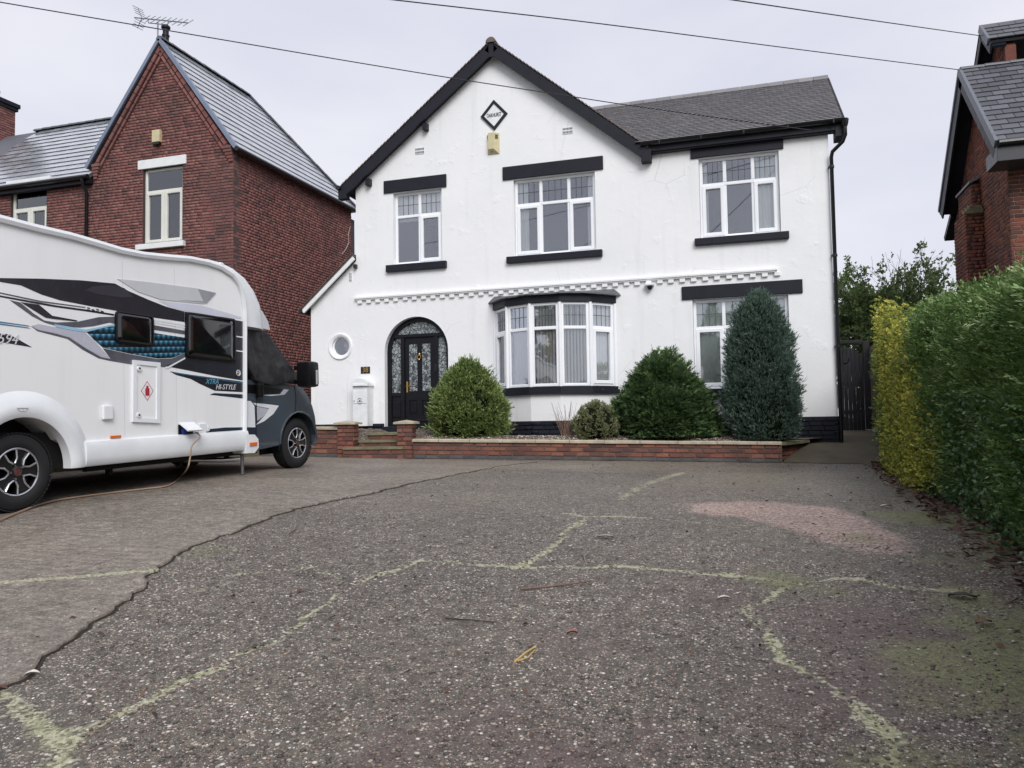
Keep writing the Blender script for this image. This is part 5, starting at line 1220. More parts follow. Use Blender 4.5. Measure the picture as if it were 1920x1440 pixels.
# piers
def pier_(px_l, px_r, py_top, name_lbl, capz_extra=0.0):
    s1, s0 = wparam(px_l, 815), wparam(px_r, 815); sm_ = (s0+s1)/2; w_ = s1-s0
    zt = wall_at((px_l+px_r)/2, py_top).z; zb = base(sm_)
    p = empty('gate_pier', WR+wu*sm_+Vector((0, 0, zb)), name_lbl, 'pier', 'brick gate piers')
    c = WR+wu*(s1-.01)+wnrm*.055; c.z = zb-.1
    MB().obox(c+wnrm*-.01, ul*(w_-.02), -wnrm*(w_-.02), (0, 0, zt-zb+.1)).build('pier_core', M['mortar_brown'], p)
    n = int(round((zt-zb)/.077)); ch = (zt-zb)/n; ms = []
    for k in range(n):
        z = zb+(k+.5)*ch
        ls = [w_*.62, w_*.38] if k % 2 else [w_*.38, w_*.62]; s = 0
        for l_ in ls:
            q = WR+wu*(s1-s-l_/2)+wnrm*(.06-.04+random.uniform(-.003, .004)); q.z = z; ms.append(frame_mat(q, ul, wnrm, (0, 0, 1), l_-.012, .08, ch-.013)); s += l_
        q = WR+wu*s0+wnrm*(.05-w_/2)-wu*-.035; q.z = z; ms.append(frame_mat(q, -wnrm, ul, (0, 0, 1), w_-.03, .08, ch-.013))
        q = WR+wu*(s1-.035)+wnrm*(.05-w_/2); q.z = z; ms.append(frame_mat(q, wnrm, wu, (0, 0, 1), w_-.03, .08, ch-.013))
    pieces('brick', ms, p, M['brick_wall'], 60, ch=.1)
    c = WR+wu*sm_+wnrm*(.05-w_/2); hw_ = w_/2+.05; cs = [c+wu*hw_+wnrm*hw_, c-wu*hw_+wnrm*hw_, c-wu*hw_-wnrm*hw_, c+wu*hw_-wnrm*hw_]
    vs = [Vector((q.x, q.y, zt)) for q in cs]+[Vector((q.x, q.y, zt+.035)) for q in cs]+[Vector((c.x, c.y, zt+.075))]
    obj('cap', vs, [(3, 2, 1, 0), (0, 1, 5, 4), (1, 2, 6, 5), (2, 3, 7, 6), (3, 0, 4, 7), (4, 5, 8), (5, 6, 8), (6, 7, 8), (7, 4, 8)], M['stone'], p)
    return s0, s1
p2 = pier_(745.5, 774, 795, 'short brick gate pier with pyramid cap beside the round conifer')
p1 = pier_(634, 664, 796, 'short brick gate pier with pyramid cap on the motorhome side of the steps')
# left length of wall behind the motorhome nose
gw2 = empty('garden_wall', WR+wu*(p1[1]+1)+Vector((0, 0, base(p1[1]))), 'short length of brick garden wall behind the motorhome nose', 'garden wall')
HL = wall_at(610, 800).z-base(p1[1]+.3)
core(p1[1], wlen, HL-co-.004, gw2); run(p1[1], wlen, 0, 1, M['brick_blue'], 'blue_brick', gw2, .07); nL = 5; run(p1[1], wlen, .07, nL, M['brick_wall'], 'brick', gw2, (HL-co-.07)/nL)
coping(p1[1], wlen, HL-co, gw2, list(np.linspace(p1[1], wlen, 5)))
# steps between the piers
stp = empty('entrance_steps', WR+wu*((p1[0]+p2[1])/2)+Vector((0, 0, base(p2[1]))), 'three worn brick and stone steps between the gate piers', 'steps')
def step(px_l, px_r, py_top, out, back, course_from):
    A = at_plane(px_l, py_top, WR+wnrm*out, wnrm); B = at_plane(px_r, py_top, WR+wnrm*out, wnrm); d = B-A; z = (A.z+B.z)/2; d.z = 0; A.z = z
    MB().obox(A-Vector((0, 0, .045))+wnrm*.02, d, -wnrm*back, (0, 0, .045)).build('tread', M['stone_moss'], stp)
    zb = course_from; h_ = z-.047-zb; nb = max(1, int(d.length/.225)); bw = d.length/nb; ms = []
    rows = max(1, int(round(h_/.078)))
    MB().obox(A-Vector((0, 0, .046))-wnrm*.012, d, -wnrm*(back-.05), (0, 0, -h_)).build('riser_core', M['mortar_brown'], stp)
    for r in range(rows):
        s = 0 if r % 2 else -bw/2
        while s < d.length:
            a_, b2_ = max(s, 0), min(s+bw, d.length); s += bw
            if b2_-a_ < .04: continue
            q = A+d.normalized()*((a_+b2_)/2)-wnrm*.04; q.z = zb+(r+.5)*h_/rows; ms.append(frame_mat(q, d, wnrm, (0, 0, 1), b2_-a_-.012, .08, h_/rows-.012))
    pieces('riser_brick', ms, stp, M['brick_wall'], 80, ch=.1); return z
zb = base(p2[1]); z1 = step(643, 756, 838, .14, .5, zb-.02); z2 = step(672, 747, 825, -.22, .5, z1-.01); z3 = step(680, 747, 811.5, -.58, 1.2, z2-.01)
# planting bed behind the wall
def m_gravel():
    b = NB('bed_gravel'); v = b.world(); vo = b.voro(v, 55); c = b.ramp(vo.outputs['Color'], [(0, s2l((70, 60, 54))), (.5, s2l((118, 104, 94))), (.8, s2l((150, 136, 124))), (1, s2l((196, 188, 178)))])
    b.col(b.mix(b.ramp(vo.outputs['Distance'], [(.3, (0, 0, 0)), (.7, (.8,)*3)]), c, s2l((46, 40, 36)))); b.rough(.85); b.bump(vo.outputs['Distance'], .8, .01); return b.m
M['gravel'] = m_gravel()
nx, ny = 60, 14; vs = []
for j in range(ny):
    t = j/(ny-1)
    for i in range(nx):
        s = wlen*i/(nx-1); p = WR+wu*s-wnrm*.20; q = Vector((min(p.x+.0+.9*max(0, 1-s/1.5)*t, XR-.02), FY+.02, 0)); c = p.lerp(q, t)
        hi = base(s)+(H-.035 if s < sP2 else HL-.09); zz = hi*(1-t)+(.93 if s < sP2 else 1.02)*t
        if p1[0] > s > p2[1]: zz = min(zz, z1-.1+.4*t)
        vs.append((c.x, c.y, zz+.09*math.sin(math.pi*min(1, t*1.5))*(0 if p1[0] > s > p2[1] else 1)+.012*math.sin(i*1.7)*math.sin(j*2.1)))
bed = obj('garden_bed', vs, grid_faces(nx, ny)[:, ::-1], M['gravel'], smooth=True); tag(bed, 'gravel mulched planting bed between the garden wall and the house', kind='structure')
def scatter_pebbles(name, pts, rmin, rmax, mat, label, cat, flat=.7):
    pts = np.asarray(pts); N = len(pts); r = rmin+(rmax-rmin)*rng.random(N)**1.5
    sc_ = np.stack([r*(1+.5*rng.random(N)), r*(.8+.4*rng.random(N)), r*flat], -1); an = rng.random(N)*6.28; P = iv[None]*sc_[:, None]
    P = np.stack([P[..., 0]*np.cos(an)[:, None]-P[..., 1]*np.sin(an)[:, None], P[..., 0]*np.sin(an)[:, None]+P[..., 1]*np.cos(an)[:, None], P[..., 2]], -1)+pts[:, None]
    o = obj(name, P.reshape(-1, 3), (ifc[None]+(np.arange(N)*len(iv))[:, None, None]).reshape(-1, 3), mat, kind='stuff'); tag(o, label, cat); return o
bp = []
for k in range(3800):
    s = random.uniform(0, p2[0] if random.random() < .85 else wlen); t = random.random()**1.3*.75; p = WR+wu*s-wnrm*.20; q = Vector((min(p.x+.9*max(0, 1-s/1.5)*t, XR-.02), FY, 0)); c = p.lerp(q, t)
    hi = base(s)+(H-.035 if s < sP2 else HL-.09); zz = hi*(1-t)+(.93 if s < sP2 else 1.02)*t
    if p1[0] > s > p2[1]: continue
    bp.append((c.x, c.y, zz+.008+.09*math.sin(math.pi*min(1, t*1.5))))
M['gravel_stone'] = m_pebble('gravel_stone', [(0, (84, 72, 64)), (.4, (130, 112, 100)), (.7, (156, 142, 128)), (.9, (186, 176, 164)), (1, (214, 208, 198))])
scatter_pebbles('bed_gravel', bp, .009, .019, M['gravel_stone'], 'loose gravel lying on the planting bed', 'gravel')
# side path ramping up to the gate
M['path'] = pm('mossy_path_concrete', (88, 82, 68), .9, .3, 3.5, .5, 50)
sp = []
ysl = np.linspace(13.80, 20.5, 30)
for y in ysl:
    t = min(1, (y-13.8)/1.7); tl = min(1, max(0, (y-13.8)/1.55))
    x0 = (WR.x+.02)*(1-tl)+(XR-.9 if y < 15.45 else XR-.1)*tl; 
    if y >= 15.45: x0 = XR-.1
    for x in np.linspace(x0, 3.4, 8):
        sp.append((x, y, (ground_z(x, 13.8)+.008)*(1-t)+(.845+.012*max(0, y-15.5)*3)*t))
pth = obj('side_path', sp, grid_faces(8, 30), M['path'], smooth=True); tag(pth, 'mossy concrete ramp leading along the house to the black gate', kind='structure')
# gate
GTY = 19.6
gx0, gx1 = at_y(1574, 700, GTY).x, at_y(1619, 700, GTY).x; gzb, gzt = at_y(1600, 797, GTY).z, at_y(1600, 650, GTY).z
gate = empty('side_gate', ((gx0+gx1)/2, GTY, gzb), 'black stained plank gate with a curved top at the end of the path', 'gate')
npl = 6; pw = (gx1-gx0)/npl
for i in range(npl):
    t = (i+.5)/npl; h_ = gzt-.02-.22*max(0, (t-.35)/.65)**2; MB().box((gx0+i*pw+.0015, GTY, gzb-.12), (gx0+(i+1)*pw-.0015, GTY+.025, h_), .004).build('plank', M['wood_black'], gate)
for z in (gzb+.25, (gzb+gzt)/2, gzt-.35): MB().box((gx0, GTY+.026, z), (gx1, GTY+.06, z+.1)).build('ledge', M['wood_black'], gate)
MB().tube([(gx0+.12+.1*math.sin(t), GTY-.02, gzt-.28-.1*math.cos(t)) for t in np.linspace(-.2, 1.8, 8)], .012, 6).build('ring_latch', M['black_gloss'], gate)
hx_ = at_y(1610, 727, GTY); MB().lathe((hx_.x, GTY, hx_.z), (0, -1, 0), [(0, 0), (.018, 0), (.02, .04), (0, .05)], 10).build('knob', M['brass'], gate)
hx_ = at_y(1614, 719, GTY); MB().lathe((hx_.x, GTY, hx_.z), (0, -1, 0), [(0, 0), (.02, 0), (.02, .008), (0, .008)], 10).build('lock', M['chrome'], gate)
gp0 = at_y(1619.5, 700, GTY).x; MB().box((gp0, GTY-.04, gzb-.1), (gp0+.14, GTY+.09, gzt+.12), .006).build('post', M['wood_black'], gate)
MB().box((gx0-.03, GTY-.02, gzt+.08), (gp0, GTY+.06, gzt+.15), .004).build('head_rail', M['wood_black'], gate)
# fence panel beyond the gate, coming forward towards the hedge
fn = empty('board_fence', (gp0+.4, GTY-.6, gzb), 'weathered brown board fence between the black gate and the hedge', 'fence')
f0, f1 = Vector((gp0+.15, GTY, 0)), Vector((gp0+.34, GTY-2.2, 0)); ud_ = (f1-f0); fl = ud_.length; ud_.normalize(); fn_ = Vector((ud_.y, -ud_.x, 0)); nbd = 15
for i in range(nbd):
    p = f0+ud_*(i*fl/nbd); p.z = gzb-.05; MB().obox(p, ud_*(fl/nbd-.006), fn_*.02, (0, 0, gzt-gzb+.02+.03*math.sin(i))).build('board', M['wood_grey'], fn)
MB().obox(f0+Vector((0, 0, gzb+.3))-fn_*.03, ud_*fl, fn_*.028, (0, 0, .08)).build('rail', M['wood_grey'], fn)
# ================================================================== PLANTS
TONE = {}
def leaflets(P, D, k, L, w, spread, seed, along=.7, lens=(.6, 1.2), droop=0.0, fan=False):
    """k small diamond leaves per spray: P spray roots, D spray directions; fan = flat fern-like sprays"""
    g = np.random.default_rng(seed); N = len(P)
    tone = np.repeat(g.random(N), k); P = np.repeat(P, k, 0); D = np.repeat(D, k, 0)
    L = np.repeat(np.broadcast_to(L, (N,)), k)
    fr_ = g.random(N*k); base = P+D*(L*along*fr_)[:, None]; ln = L*(lens[0]+(lens[1]-lens[0])*g.random(N*k))*.6; ww = w*(.7+.6*g.random(N*k))
    if fan:
        sd_v = np.cross(D.reshape(N, k, 3)[:, 0], g.normal(size=(N, 3))*.5+np.array([0, 0, 1.0])); sd_v /= np.linalg.norm(sd_v, axis=1)[:, None]+1e-9; sd_v = np.repeat(sd_v, k, 0)
        sg = np.where(g.random(N*k) < .5, -1.0, 1.0)*(.35+.45*g.random(N*k)); d = D+sd_v*sg[:, None]+spread*.35*g.normal(size=(N*k, 3)); ln = ln*(1.15-.6*fr_)
    else: d = D+spread*g.normal(size=(N*k, 3))
    d[:, 2] -= droop*fr_; d /= np.linalg.norm(d, axis=1)[:, None]+1e-9
    s = np.cross(d, np.cross(D, sd_v)+.25*g.normal(size=(N*k, 3))) if fan else np.cross(d, g.normal(size=(N*k, 3))); s /= np.linalg.norm(s, axis=1)[:, None]+1e-9
    mid = base+d*(ln*.45)[:, None]
    V = np.stack([base, mid+s*ww[:, None]/2, base+d*ln[:, None], mid-s*ww[:, None]/2], 1).reshape(-1, 3)
    TONE[len(V)] = np.repeat(np.clip(.75*tone+.3*fr_, 0, 1), 4)
    return V, np.arange(len(V)).reshape(-1, 4)
_obj0 = obj
def obj(name, verts, faces, mat, parent=None, smooth=False, kind=None):
    o = _obj0(name, verts, faces, mat, parent, smooth, kind)
    if isinstance(faces, np.ndarray) and len(verts) in TONE and name in ('crown', 'weed'):
        a = o.data.attributes.new('tone', 'FLOAT', 'POINT'); a.data.foreach_set('value', TONE[len(verts)].astype(np.float32))
    return o
def sphere_dirs(g, n): v = g.normal(size=(n, 3)); return v/np.linalg.norm(v, axis=1)[:, None]
def shrub(name, label, cat, c, prof, h, mat, core_mat, n_clump, n_spray, k, L, w, spread, clump_r, seed, up=.5, lean=(0, 0), yscale=.85, core=.80, fan=False, jit=(.93, .12)):
    """lumpy evergreen: prof = [(height fraction, half width)]"""
    g = np.random.default_rng(seed); c = np.array(c, float); o = empty(name, c, label, cat)
    hf = np.array([p[0] for p in prof]); rw_ = np.array([p[1] for p in prof])
    t = np.arange(n_clump)/n_clump; u = g.random(n_clump)
    # clumps spread evenly over the height weighted by girth
    cum = np.concatenate([[0], np.cumsum((rw_[1:]+rw_[:-1]+.2*h)*np.diff(hf))]); cum /= cum[-1]
    hz_ = np.interp((np.arange(n_clump)+g.random(n_clump))/n_clump, cum, hf); th = (np.arange(n_clump)*2.39996)+g.normal(size=n_clump)*.25
    rr = np.interp(hz_, hf, rw_); cr_ = clump_r*(.65+.7*g.random(n_clump)); rad = np.maximum(rr-cr_*.75, .0)*(jit[0]+jit[1]*g.random(n_clump))
    CC = np.stack([rad*np.cos(th)+lean[0]*hz_, yscale*rad*np.sin(th)+lean[1]*hz_, hz_*h-cr_*.4*(hz_ > .9)], 1)
    out = np.stack([np.cos(th), np.sin(th), .25+.9*(hz_-.35)], 1); out /= np.linalg.norm(out, axis=1)[:, None]
    ci = g.integers(0, n_clump, n_spray); d = sphere_dirs(g, n_spray); dot = (d*out[ci]).sum(1); d = np.where((dot < -.15)[:, None], -d, d)
    P = CC[ci]+d*(cr_[ci]*(.55+.4*g.random(n_spray)))[:, None]; P[:, 2] = np.maximum(P[:, 2], .01)
    D = d*.8+out[ci]*.5+np.array([0, 0, up]); D /= np.linalg.norm(D, axis=1)[:, None]
    V, F = leaflets(P+c, D, k, L*(.7+.6*g.random(n_spray)+1.0*(g.random(n_spray) < .06)), w, spread, seed+1, fan=fan)
    V[:, 2] = np.maximum(V[:, 2], c[2]-.02)
    obj('crown', V, F, mat, o, kind='stuff')
    m = MB(); n = 20; ring = []
    pr = [(max(.02, np.interp(f, hf, rw_)*core), f*h*.96) for f in np.linspace(.0, 1, 12)]
    m.lathe((0, 0, 0), (0, 0, 1), [(0, 0)]+pr+[(0, h*.97)], n)
    vs = [(c[0]+v[0]*(1+.12*math.sin(v[2]*9+math.atan2(v[1], v[0])*3))+lean[0]*v[2]/h, c[1]+yscale*v[1]+lean[1]*v[2]/h, c[2]+v[2]) for v in m.v]
    obj('dark_core', vs, m.f, core_mat, o, True)  # added dark core, blocks the view through the leaves
    MB().tube([(c[0], c[1], c[2]-.1), (c[0]+.01, c[1], c[2]+.3)], [.05, .035], 8).build('trunk', M['bark'], o)
    return o
M['leaf_yew'] = m_leaf('dwarf_conifer_leaf', [(.1, (59, 75, 46)), (.5, (96, 116, 66)), (.8, (135, 153, 89)), (1, (178, 189, 123))])
M['leaf_heath'] = m_leaf('small_heath_leaf', [(.1, (73, 77, 53)), (.5, (108, 114, 75)), (1, (165, 167, 130))])
M['leaf_hinoki'] = m_leaf('mound_conifer_leaf', [(.1, (48, 66, 48)), (.5, (75, 100, 66)), (.85, (105, 130, 82)), (1, (135, 157, 103))])
M['leaf_juniper'] = m_leaf('grey_green_juniper_leaf', [(.1, (46, 62, 54)), (.5, (76, 98, 86)), (.85, (102, 124, 110)), (1, (138, 156, 142))])
M['leaf_ley'] = m_leaf('cypress_hedge_leaf', [(.1, (38, 56, 28)), (.45, (76, 104, 56)), (.8, (116, 146, 82)), (1, (182, 198, 146))], .4, .2)
M['leaf_privet'] = m_leaf('golden_privet_leaf', [(.05, (58, 76, 34)), (.42, (102, 118, 52)), (.72, (164, 168, 74)), (1, (228, 216, 106))], .45, .25)
M['leaf_broad'] = m_leaf('glossy_broad_leaf', [(.1, (39, 60, 39)), (.6, (67, 97, 60)), (1, (110, 136, 94))], .3)
M['leaf_tree'] = m_leaf('tree_leaf', [(.1, (78, 94, 62)), (.6, (94, 115, 71)), (1, (129, 145, 92))], .5, .3)
M['core_green'] = pm('shaded_core', (24, 29, 19), 1.0, .3, 12, .3, 30, spec=.05)  # near-black colour stands for the shade inside the foliage
def bed_pt(px, py, Y): return at_y(px, py, Y)
p = bed_pt(884, 818, 14.0)
shrub('round_conifer', 'rounded bright green dwarf conifer beside the arched door', 'shrub', p, [(0, .52), (.1, .70), (.3, .76), (.55, .66), (.78, .42), (.92, .2), (1, .05)], 1.40, M['leaf_yew'], M['core_green'], 130, 11000, 8, .075, .015, .32, .17, 11, up=.6, core=.68, jit=(.84, .22), lean=(-.10, 0))
p = bed_pt(1118, 822, 13.95)
shrub('clipped_shrub', 'small clipped round olive green shrub between dry stems and the conifer mound', 'shrub', p, [(0, .30), (.2, .40), (.5, .42), (.8, .28), (1, .06)], .66, M['leaf_heath'], M['core_green'], 90, 4200, 6, .035, .012, .5, .07, 12, up=.3)
p = bed_pt(1243, 816, 14.45)
shrub('mound_conifer', 'broad dark green mounded conifer in front of the wall between the windows', 'shrub', p, [(0, .98), (.12, 1.02), (.35, .88), (.6, .66), (.8, .46), (.94, .24), (1, .10)], 1.34, M['leaf_hinoki'], M['core_green'], 64, 12500, 11, .12, .017, .42, .30, 13, up=.1, core=.66, fan=True, jit=(.78, .32))
p = bed_pt(1434, 824, 14.25)
shrub('column_conifer', 'tall blue green columnar conifer covering half the ground floor window', 'shrub', p, [(0, .46), (.06, .58), (.25, .65), (.45, .62), (.65, .55), (.8, .45), (.91, .30), (1, .08)], 2.52, M['leaf_juniper'], M['core_green'], 190, 15000, 8, .075, .010, .30, .20, 14, up=.8, core=.70, jit=(.86, .20), lean=(-.06, 0))
# dry stems
p = bed_pt(1062, 822, 14.0); ds = empty('dry_stems', p, 'clump of dry leafless brown stems beside the small clipped shrub', 'plant')
for i in range(34):
    a = random.uniform(-1, 1); l_ = random.uniform(.35, .75); q = p+Vector((random.uniform(-.08, .12), random.uniform(-.06, .06), -.02)); tip = q+Vector((a*.28, random.uniform(-.15, .15), l_))
    MB().tube([q, q.lerp(tip, .5)+Vector((a*.03, 0, .03)), tip], [.005, .004, .002], 4).build('stem', pm('dry_stem', (128, 104, 88), .9, .25, 20), ds)

# ---- tall hedge on the right
hb = [on_ground(x, y) for x, y in [(1664, 862), (1694, 888), (1760, 926), (1840, 975), (1920, 1033)]]
htop = [at_plane(x, y, b_, Vector((b_.x, b_.y, 0)).normalized()).z for (x, y), b_ in zip([(1660, 635), (1694, 588), (1760, 572), (1840, 545), (1920, 515)], hb)]
far = hb[0]+(hb[0]-hb[1]).normalized()*1.6; hbx = [Vector((far.x-.0, far.y, 0))]+hb; htx = [htop[0]-.1]+htop
d = (hb[-1]-hb[-2]).normalized(); 
for k in (1.2, 2.4, 3.6, 5.0, 7.0): q = hb[-1]+d*k; hbx.append(Vector((q.x, q.y, ground_z(q.x, q.y)))); htx.append(htop[-1]+.02*k)
HB = np.array([[v.x, v.y] for v in hbx]); HT = np.array(htx); cl_ = np.concatenate([[0], np.cumsum(np.hypot(*np.diff(HB, axis=0).T))]); HLn = cl_[-1]
def hedge_pt(s): return np.stack([np.interp(s, cl_, HB[:, 0]), np.interp(s, cl_, HB[:, 1])], -1)
def hedge_dir(s): a = hedge_pt(np.clip(s+.15, 0, HLn))-hedge_pt(np.clip(s-.15, 0, HLn)); return a/(np.linalg.norm(a, axis=1)[:, None]+1e-9)
g = np.random.default_rng(77); TH = 1.3
N1, N2 = 29000, 8000
S0 = cl_[-6]+3.6; s = np.where(g.random(N1) < .85, g.random(N1)*S0, S0+g.random(N1)*(HLn-S0))
dd = hedge_dir(s); nn = np.stack([dd[:, 1], -dd[:, 0]], 1); flip = np.where((nn[:, 0] > 0)[:, None], -nn, nn); nn = flip
bxy = hedge_pt(s); zt = np.interp(s, cl_, HT); zb = np_ground(bxy[:, 0], bxy[:, 1])
hh = g.random(N1); z = zb+.02+(zt-zb-.04)*hh
ins = .10+.30*np.clip((hh-.80)/.2, 0, 1)**2+.22*(fbm(s, z, 2.2, 301)-.5)*2+.10*(fbm(s, z, 6.0, 331)-.5)*2-.25*np.clip((.12-hh)/.12, 0, 1)*-1*.3
P = np.stack([bxy[:, 0]-nn[:, 0]*ins, bxy[:, 1]-nn[:, 1]*ins, z], 1)
D = np.stack([nn[:, 0]*.75+dd[:, 0]*.30, nn[:, 1]*.75+dd[:, 1]*.30, .45+0*z], 1)+g.normal(size=(N1, 3))*.22
s2 = g.random(N2)*HLn; b2_ = hedge_pt(s2); dd2 = hedge_dir(s2); n2_ = np.stack([dd2[:, 1], -dd2[:, 0]], 1); n2_ = np.where((n2_[:, 0] > 0)[:, None], -n2_, n2_); dep = .3+TH*g.random(N2)
P2 = np.stack([b2_[:, 0]-n2_[:, 0]*dep, b2_[:, 1]-n2_[:, 1]*dep, np.interp(s2, cl_, HT)+.10*(fbm(s2, dep, 1.5, 311)-.5)*2-.03], 1)
D2 = np.stack([n2_[:, 0]*.3+dd2[:, 0]*.3, n2_[:, 1]*.3+dd2[:, 1]*.3, .8+0*dep], 1)+g.normal(size=(N2, 3))*.25
P = np.vstack([P, P2]); D = np.vstack([D, D2]); D /= np.linalg.norm(D, axis=1)[:, None]
keep = ~((P[:, 2] < .95) & (P[:, 1] < 6.5) & False); P, D = P[keep], D[keep]
V, F = leaflets(P, D, 13, .22*(.6+.7*g.random(len(P))), .012, .30, 78, along=1.0, lens=(.22, .5), droop=.15, fan=True)
hedge = empty('cypress_hedge', Vector((hb[2].x+.6, hb[2].y, ground_z(hb[2].x, hb[2].y))), 'tall feathery dark green cypress hedge along the driveway', 'hedge')
obj('crown', V, F, M['leaf_ley'], hedge, kind='stuff')
cv = []; ns = 30
for i in range(ns):
    sv = np.array([HLn*i/(ns-1)]); q = hedge_pt(sv)[0]; d_ = hedge_dir(sv)[0]; n_ = np.array([d_[1], -d_[0]]); n_ = -n_ if n_[0] > 0 else n_; zt_ = float(np.interp(sv[0], cl_, HT))-.13; zb_ = float(np_ground(q[0], q[1]))+.10
    wob = .05*math.sin(i*1.9)
    for ofs, zz in ((.28+wob, zb_), (.27+wob, zb_+(zt_-zb_)*.5), (.30+wob, zt_-.3), (.55, zt_), (TH+.1, zt_), (TH+.2, zb_)): cv.append((q[0]-n_[0]*ofs, q[1]-n_[1]*ofs, zz))
cf = [(i*6+j, i*6+j+1, (i+1)*6+j+1, (i+1)*6+j) for i in range(ns-1) for j in range(5)]+[tuple(range(6)), tuple((ns-1)*6+j for j in range(6))[::-1]]
obj('dark_core', cv, cf, M['core_green'], hedge)  # added dark core so no light leaks through the hedge
for i in range(7):
    sv = np.array([.6+i*(HLn-1)/6]); q = hedge_pt(sv)[0]; d_ = hedge_dir(sv)[0]; n_ = np.array([d_[1], -d_[0]]); n_ = -n_ if n_[0] > 0 else n_; zb_ = float(np_ground(q[0], q[1]))
    MB().tube([(q[0]-n_[0]*.45, q[1]-n_[1]*.45, zb_-.1), (q[0]-n_[0]*.5, q[1]-n_[1]*.5, zb_+.9)], [.06, .045], 8).build('trunk', M['bark'], hedge)
# golden privet growing through the far end of the hedge
def on_hedge(px, py):
    """point on the hedge face: nearest sample along the face that projects to the pixel column"""
    best = None
    for sv in np.linspace(0, HLn, 240):
        q = hedge_pt(np.array([sv]))[0]; zz = 1.2
        x, y, dz_ = proj((q[0], q[1], zz))
        if best is None or abs(x-px) < best[0]: best = (abs(x-px), sv)
    q = hedge_pt(np.array([best[1]]))[0]; v = Vector((q[0], q[1], 0)); r = ray(px, py); t = (v.x*r.x+v.y*r.y)/(r.x*r.x+r.y*r.y); return best[1], EYE.z+r.z*t
g = np.random.default_rng(91)
poly_p = [(1678, 590), (1700, 565), (1722, 572), (1735, 640), (1750, 720), (1772, 800), (1792, 860), (1785, 900), (1760, 918), (1705, 905), (1690, 880), (1684, 760)]
ip = inside_poly(poly_p); Pp = []
while len(Pp) < 4600:
    x, y = g.uniform(1672, 1795), g.uniform(560, 925)
    if not ip(x+g.normal()*9, y+g.normal()*14): continue
    edge_ = 1.0 if x < 1708+(y-560)*.10 else .5
    if g.random() > edge_: continue
    Pp.append(on_hedge(x, y))
Pp = np.array(Pp); q = hedge_pt(Pp[:, 0]); d_ = hedge_dir(Pp[:, 0]); n_ = np.stack([d_[:, 1], -d_[:, 0]], 1); n_ = np.where((n_[:, 0] > 0)[:, None], -n_, n_)
off = .05+.19*g.random(len(Pp)); P = np.stack([q[:, 0]+n_[:, 0]*off, q[:, 1]+n_[:, 1]*off, Pp[:, 1]], 1); D = np.stack([n_[:, 0], n_[:, 1], .7+0*off], 1)+g.normal(size=(len(P), 3))*.4; D /= np.linalg.norm(D, axis=1)[:, None]
V, F = leaflets(P, D, 8, .062, .019, .6, 92, along=1.0, lens=(.6, 1.0))
pv = empty('golden_privet', Vector((float(q[:, 0].mean()), float(q[:, 1].mean()), ground_z(float(q[:, 0].mean()), float(q[:, 1].mean())))), 'yellow and green variegated privet on the far end of the hedge', 'shrub')
obj('crown', V, F, M['leaf_privet'], pv, kind='stuff')
for i in range(9):
    a = P[int(g.integers(0, len(P)))]; b0 = Vector((float(q[:, 0].mean())+random.uniform(-.3, .3), float(q[:, 1].mean())+random.uniform(-.5, .5), 0)); b0.z = ground_z(b0.x, b0.y); b0 = b0+Vector((.22, 0, 0)); MB().tube([b0, b0.lerp(Vector(a)+Vector((.15, 0, 0)), .5), Vector(a)+Vector((.12, 0, 0))], [.014, .01, .004], 5).build('stem', M['bark'], pv)
# broad-leaved seedlings at the near foot of the hedge
g = np.random.default_rng(95); s = cl_[3]+g.random(1700)*(HLn-cl_[3]); q = hedge_pt(s); d_ = hedge_dir(s); n_ = np.stack([d_[:, 1], -d_[:, 0]], 1); n_ = np.where((n_[:, 0] > 0)[:, None], -n_, n_)
hz_ = g.random(len(s))**1.5*.95; off = -.05+.16*g.random(len(s)); P = np.stack([q[:, 0]+n_[:, 0]*off, q[:, 1]+n_[:, 1]*off, np_ground(q[:, 0], q[:, 1])+.03+hz_], 1); D = np.stack([n_[:, 0]*.9, n_[:, 1]*.9, .5+0*off], 1)+g.normal(size=(len(s), 3))*.35; D /= np.linalg.norm(D, axis=1)[:, None]
V, F = leaflets(P, D, 6, .075, .026, .6, 96, along=.9, lens=(.6, 1.0))
lv = empty('evergreen_undergrowth', Vector((float(q[:, 0].mean()), float(q[:, 1].mean()), .4)), 'low glossy broad leaved undergrowth at the foot of the cypress hedge', 'shrub')
obj('crown', V, F, M['leaf_broad'], lv, kind='stuff')
for i in range(12): a = P[int(g.integers(0, len(P)))]; MB().tube([(a[0]+.1, a[1], ground_z(a[0], a[1])-.02), tuple(a)], [.008, .004], 5).build('stem', M['bark'], lv)
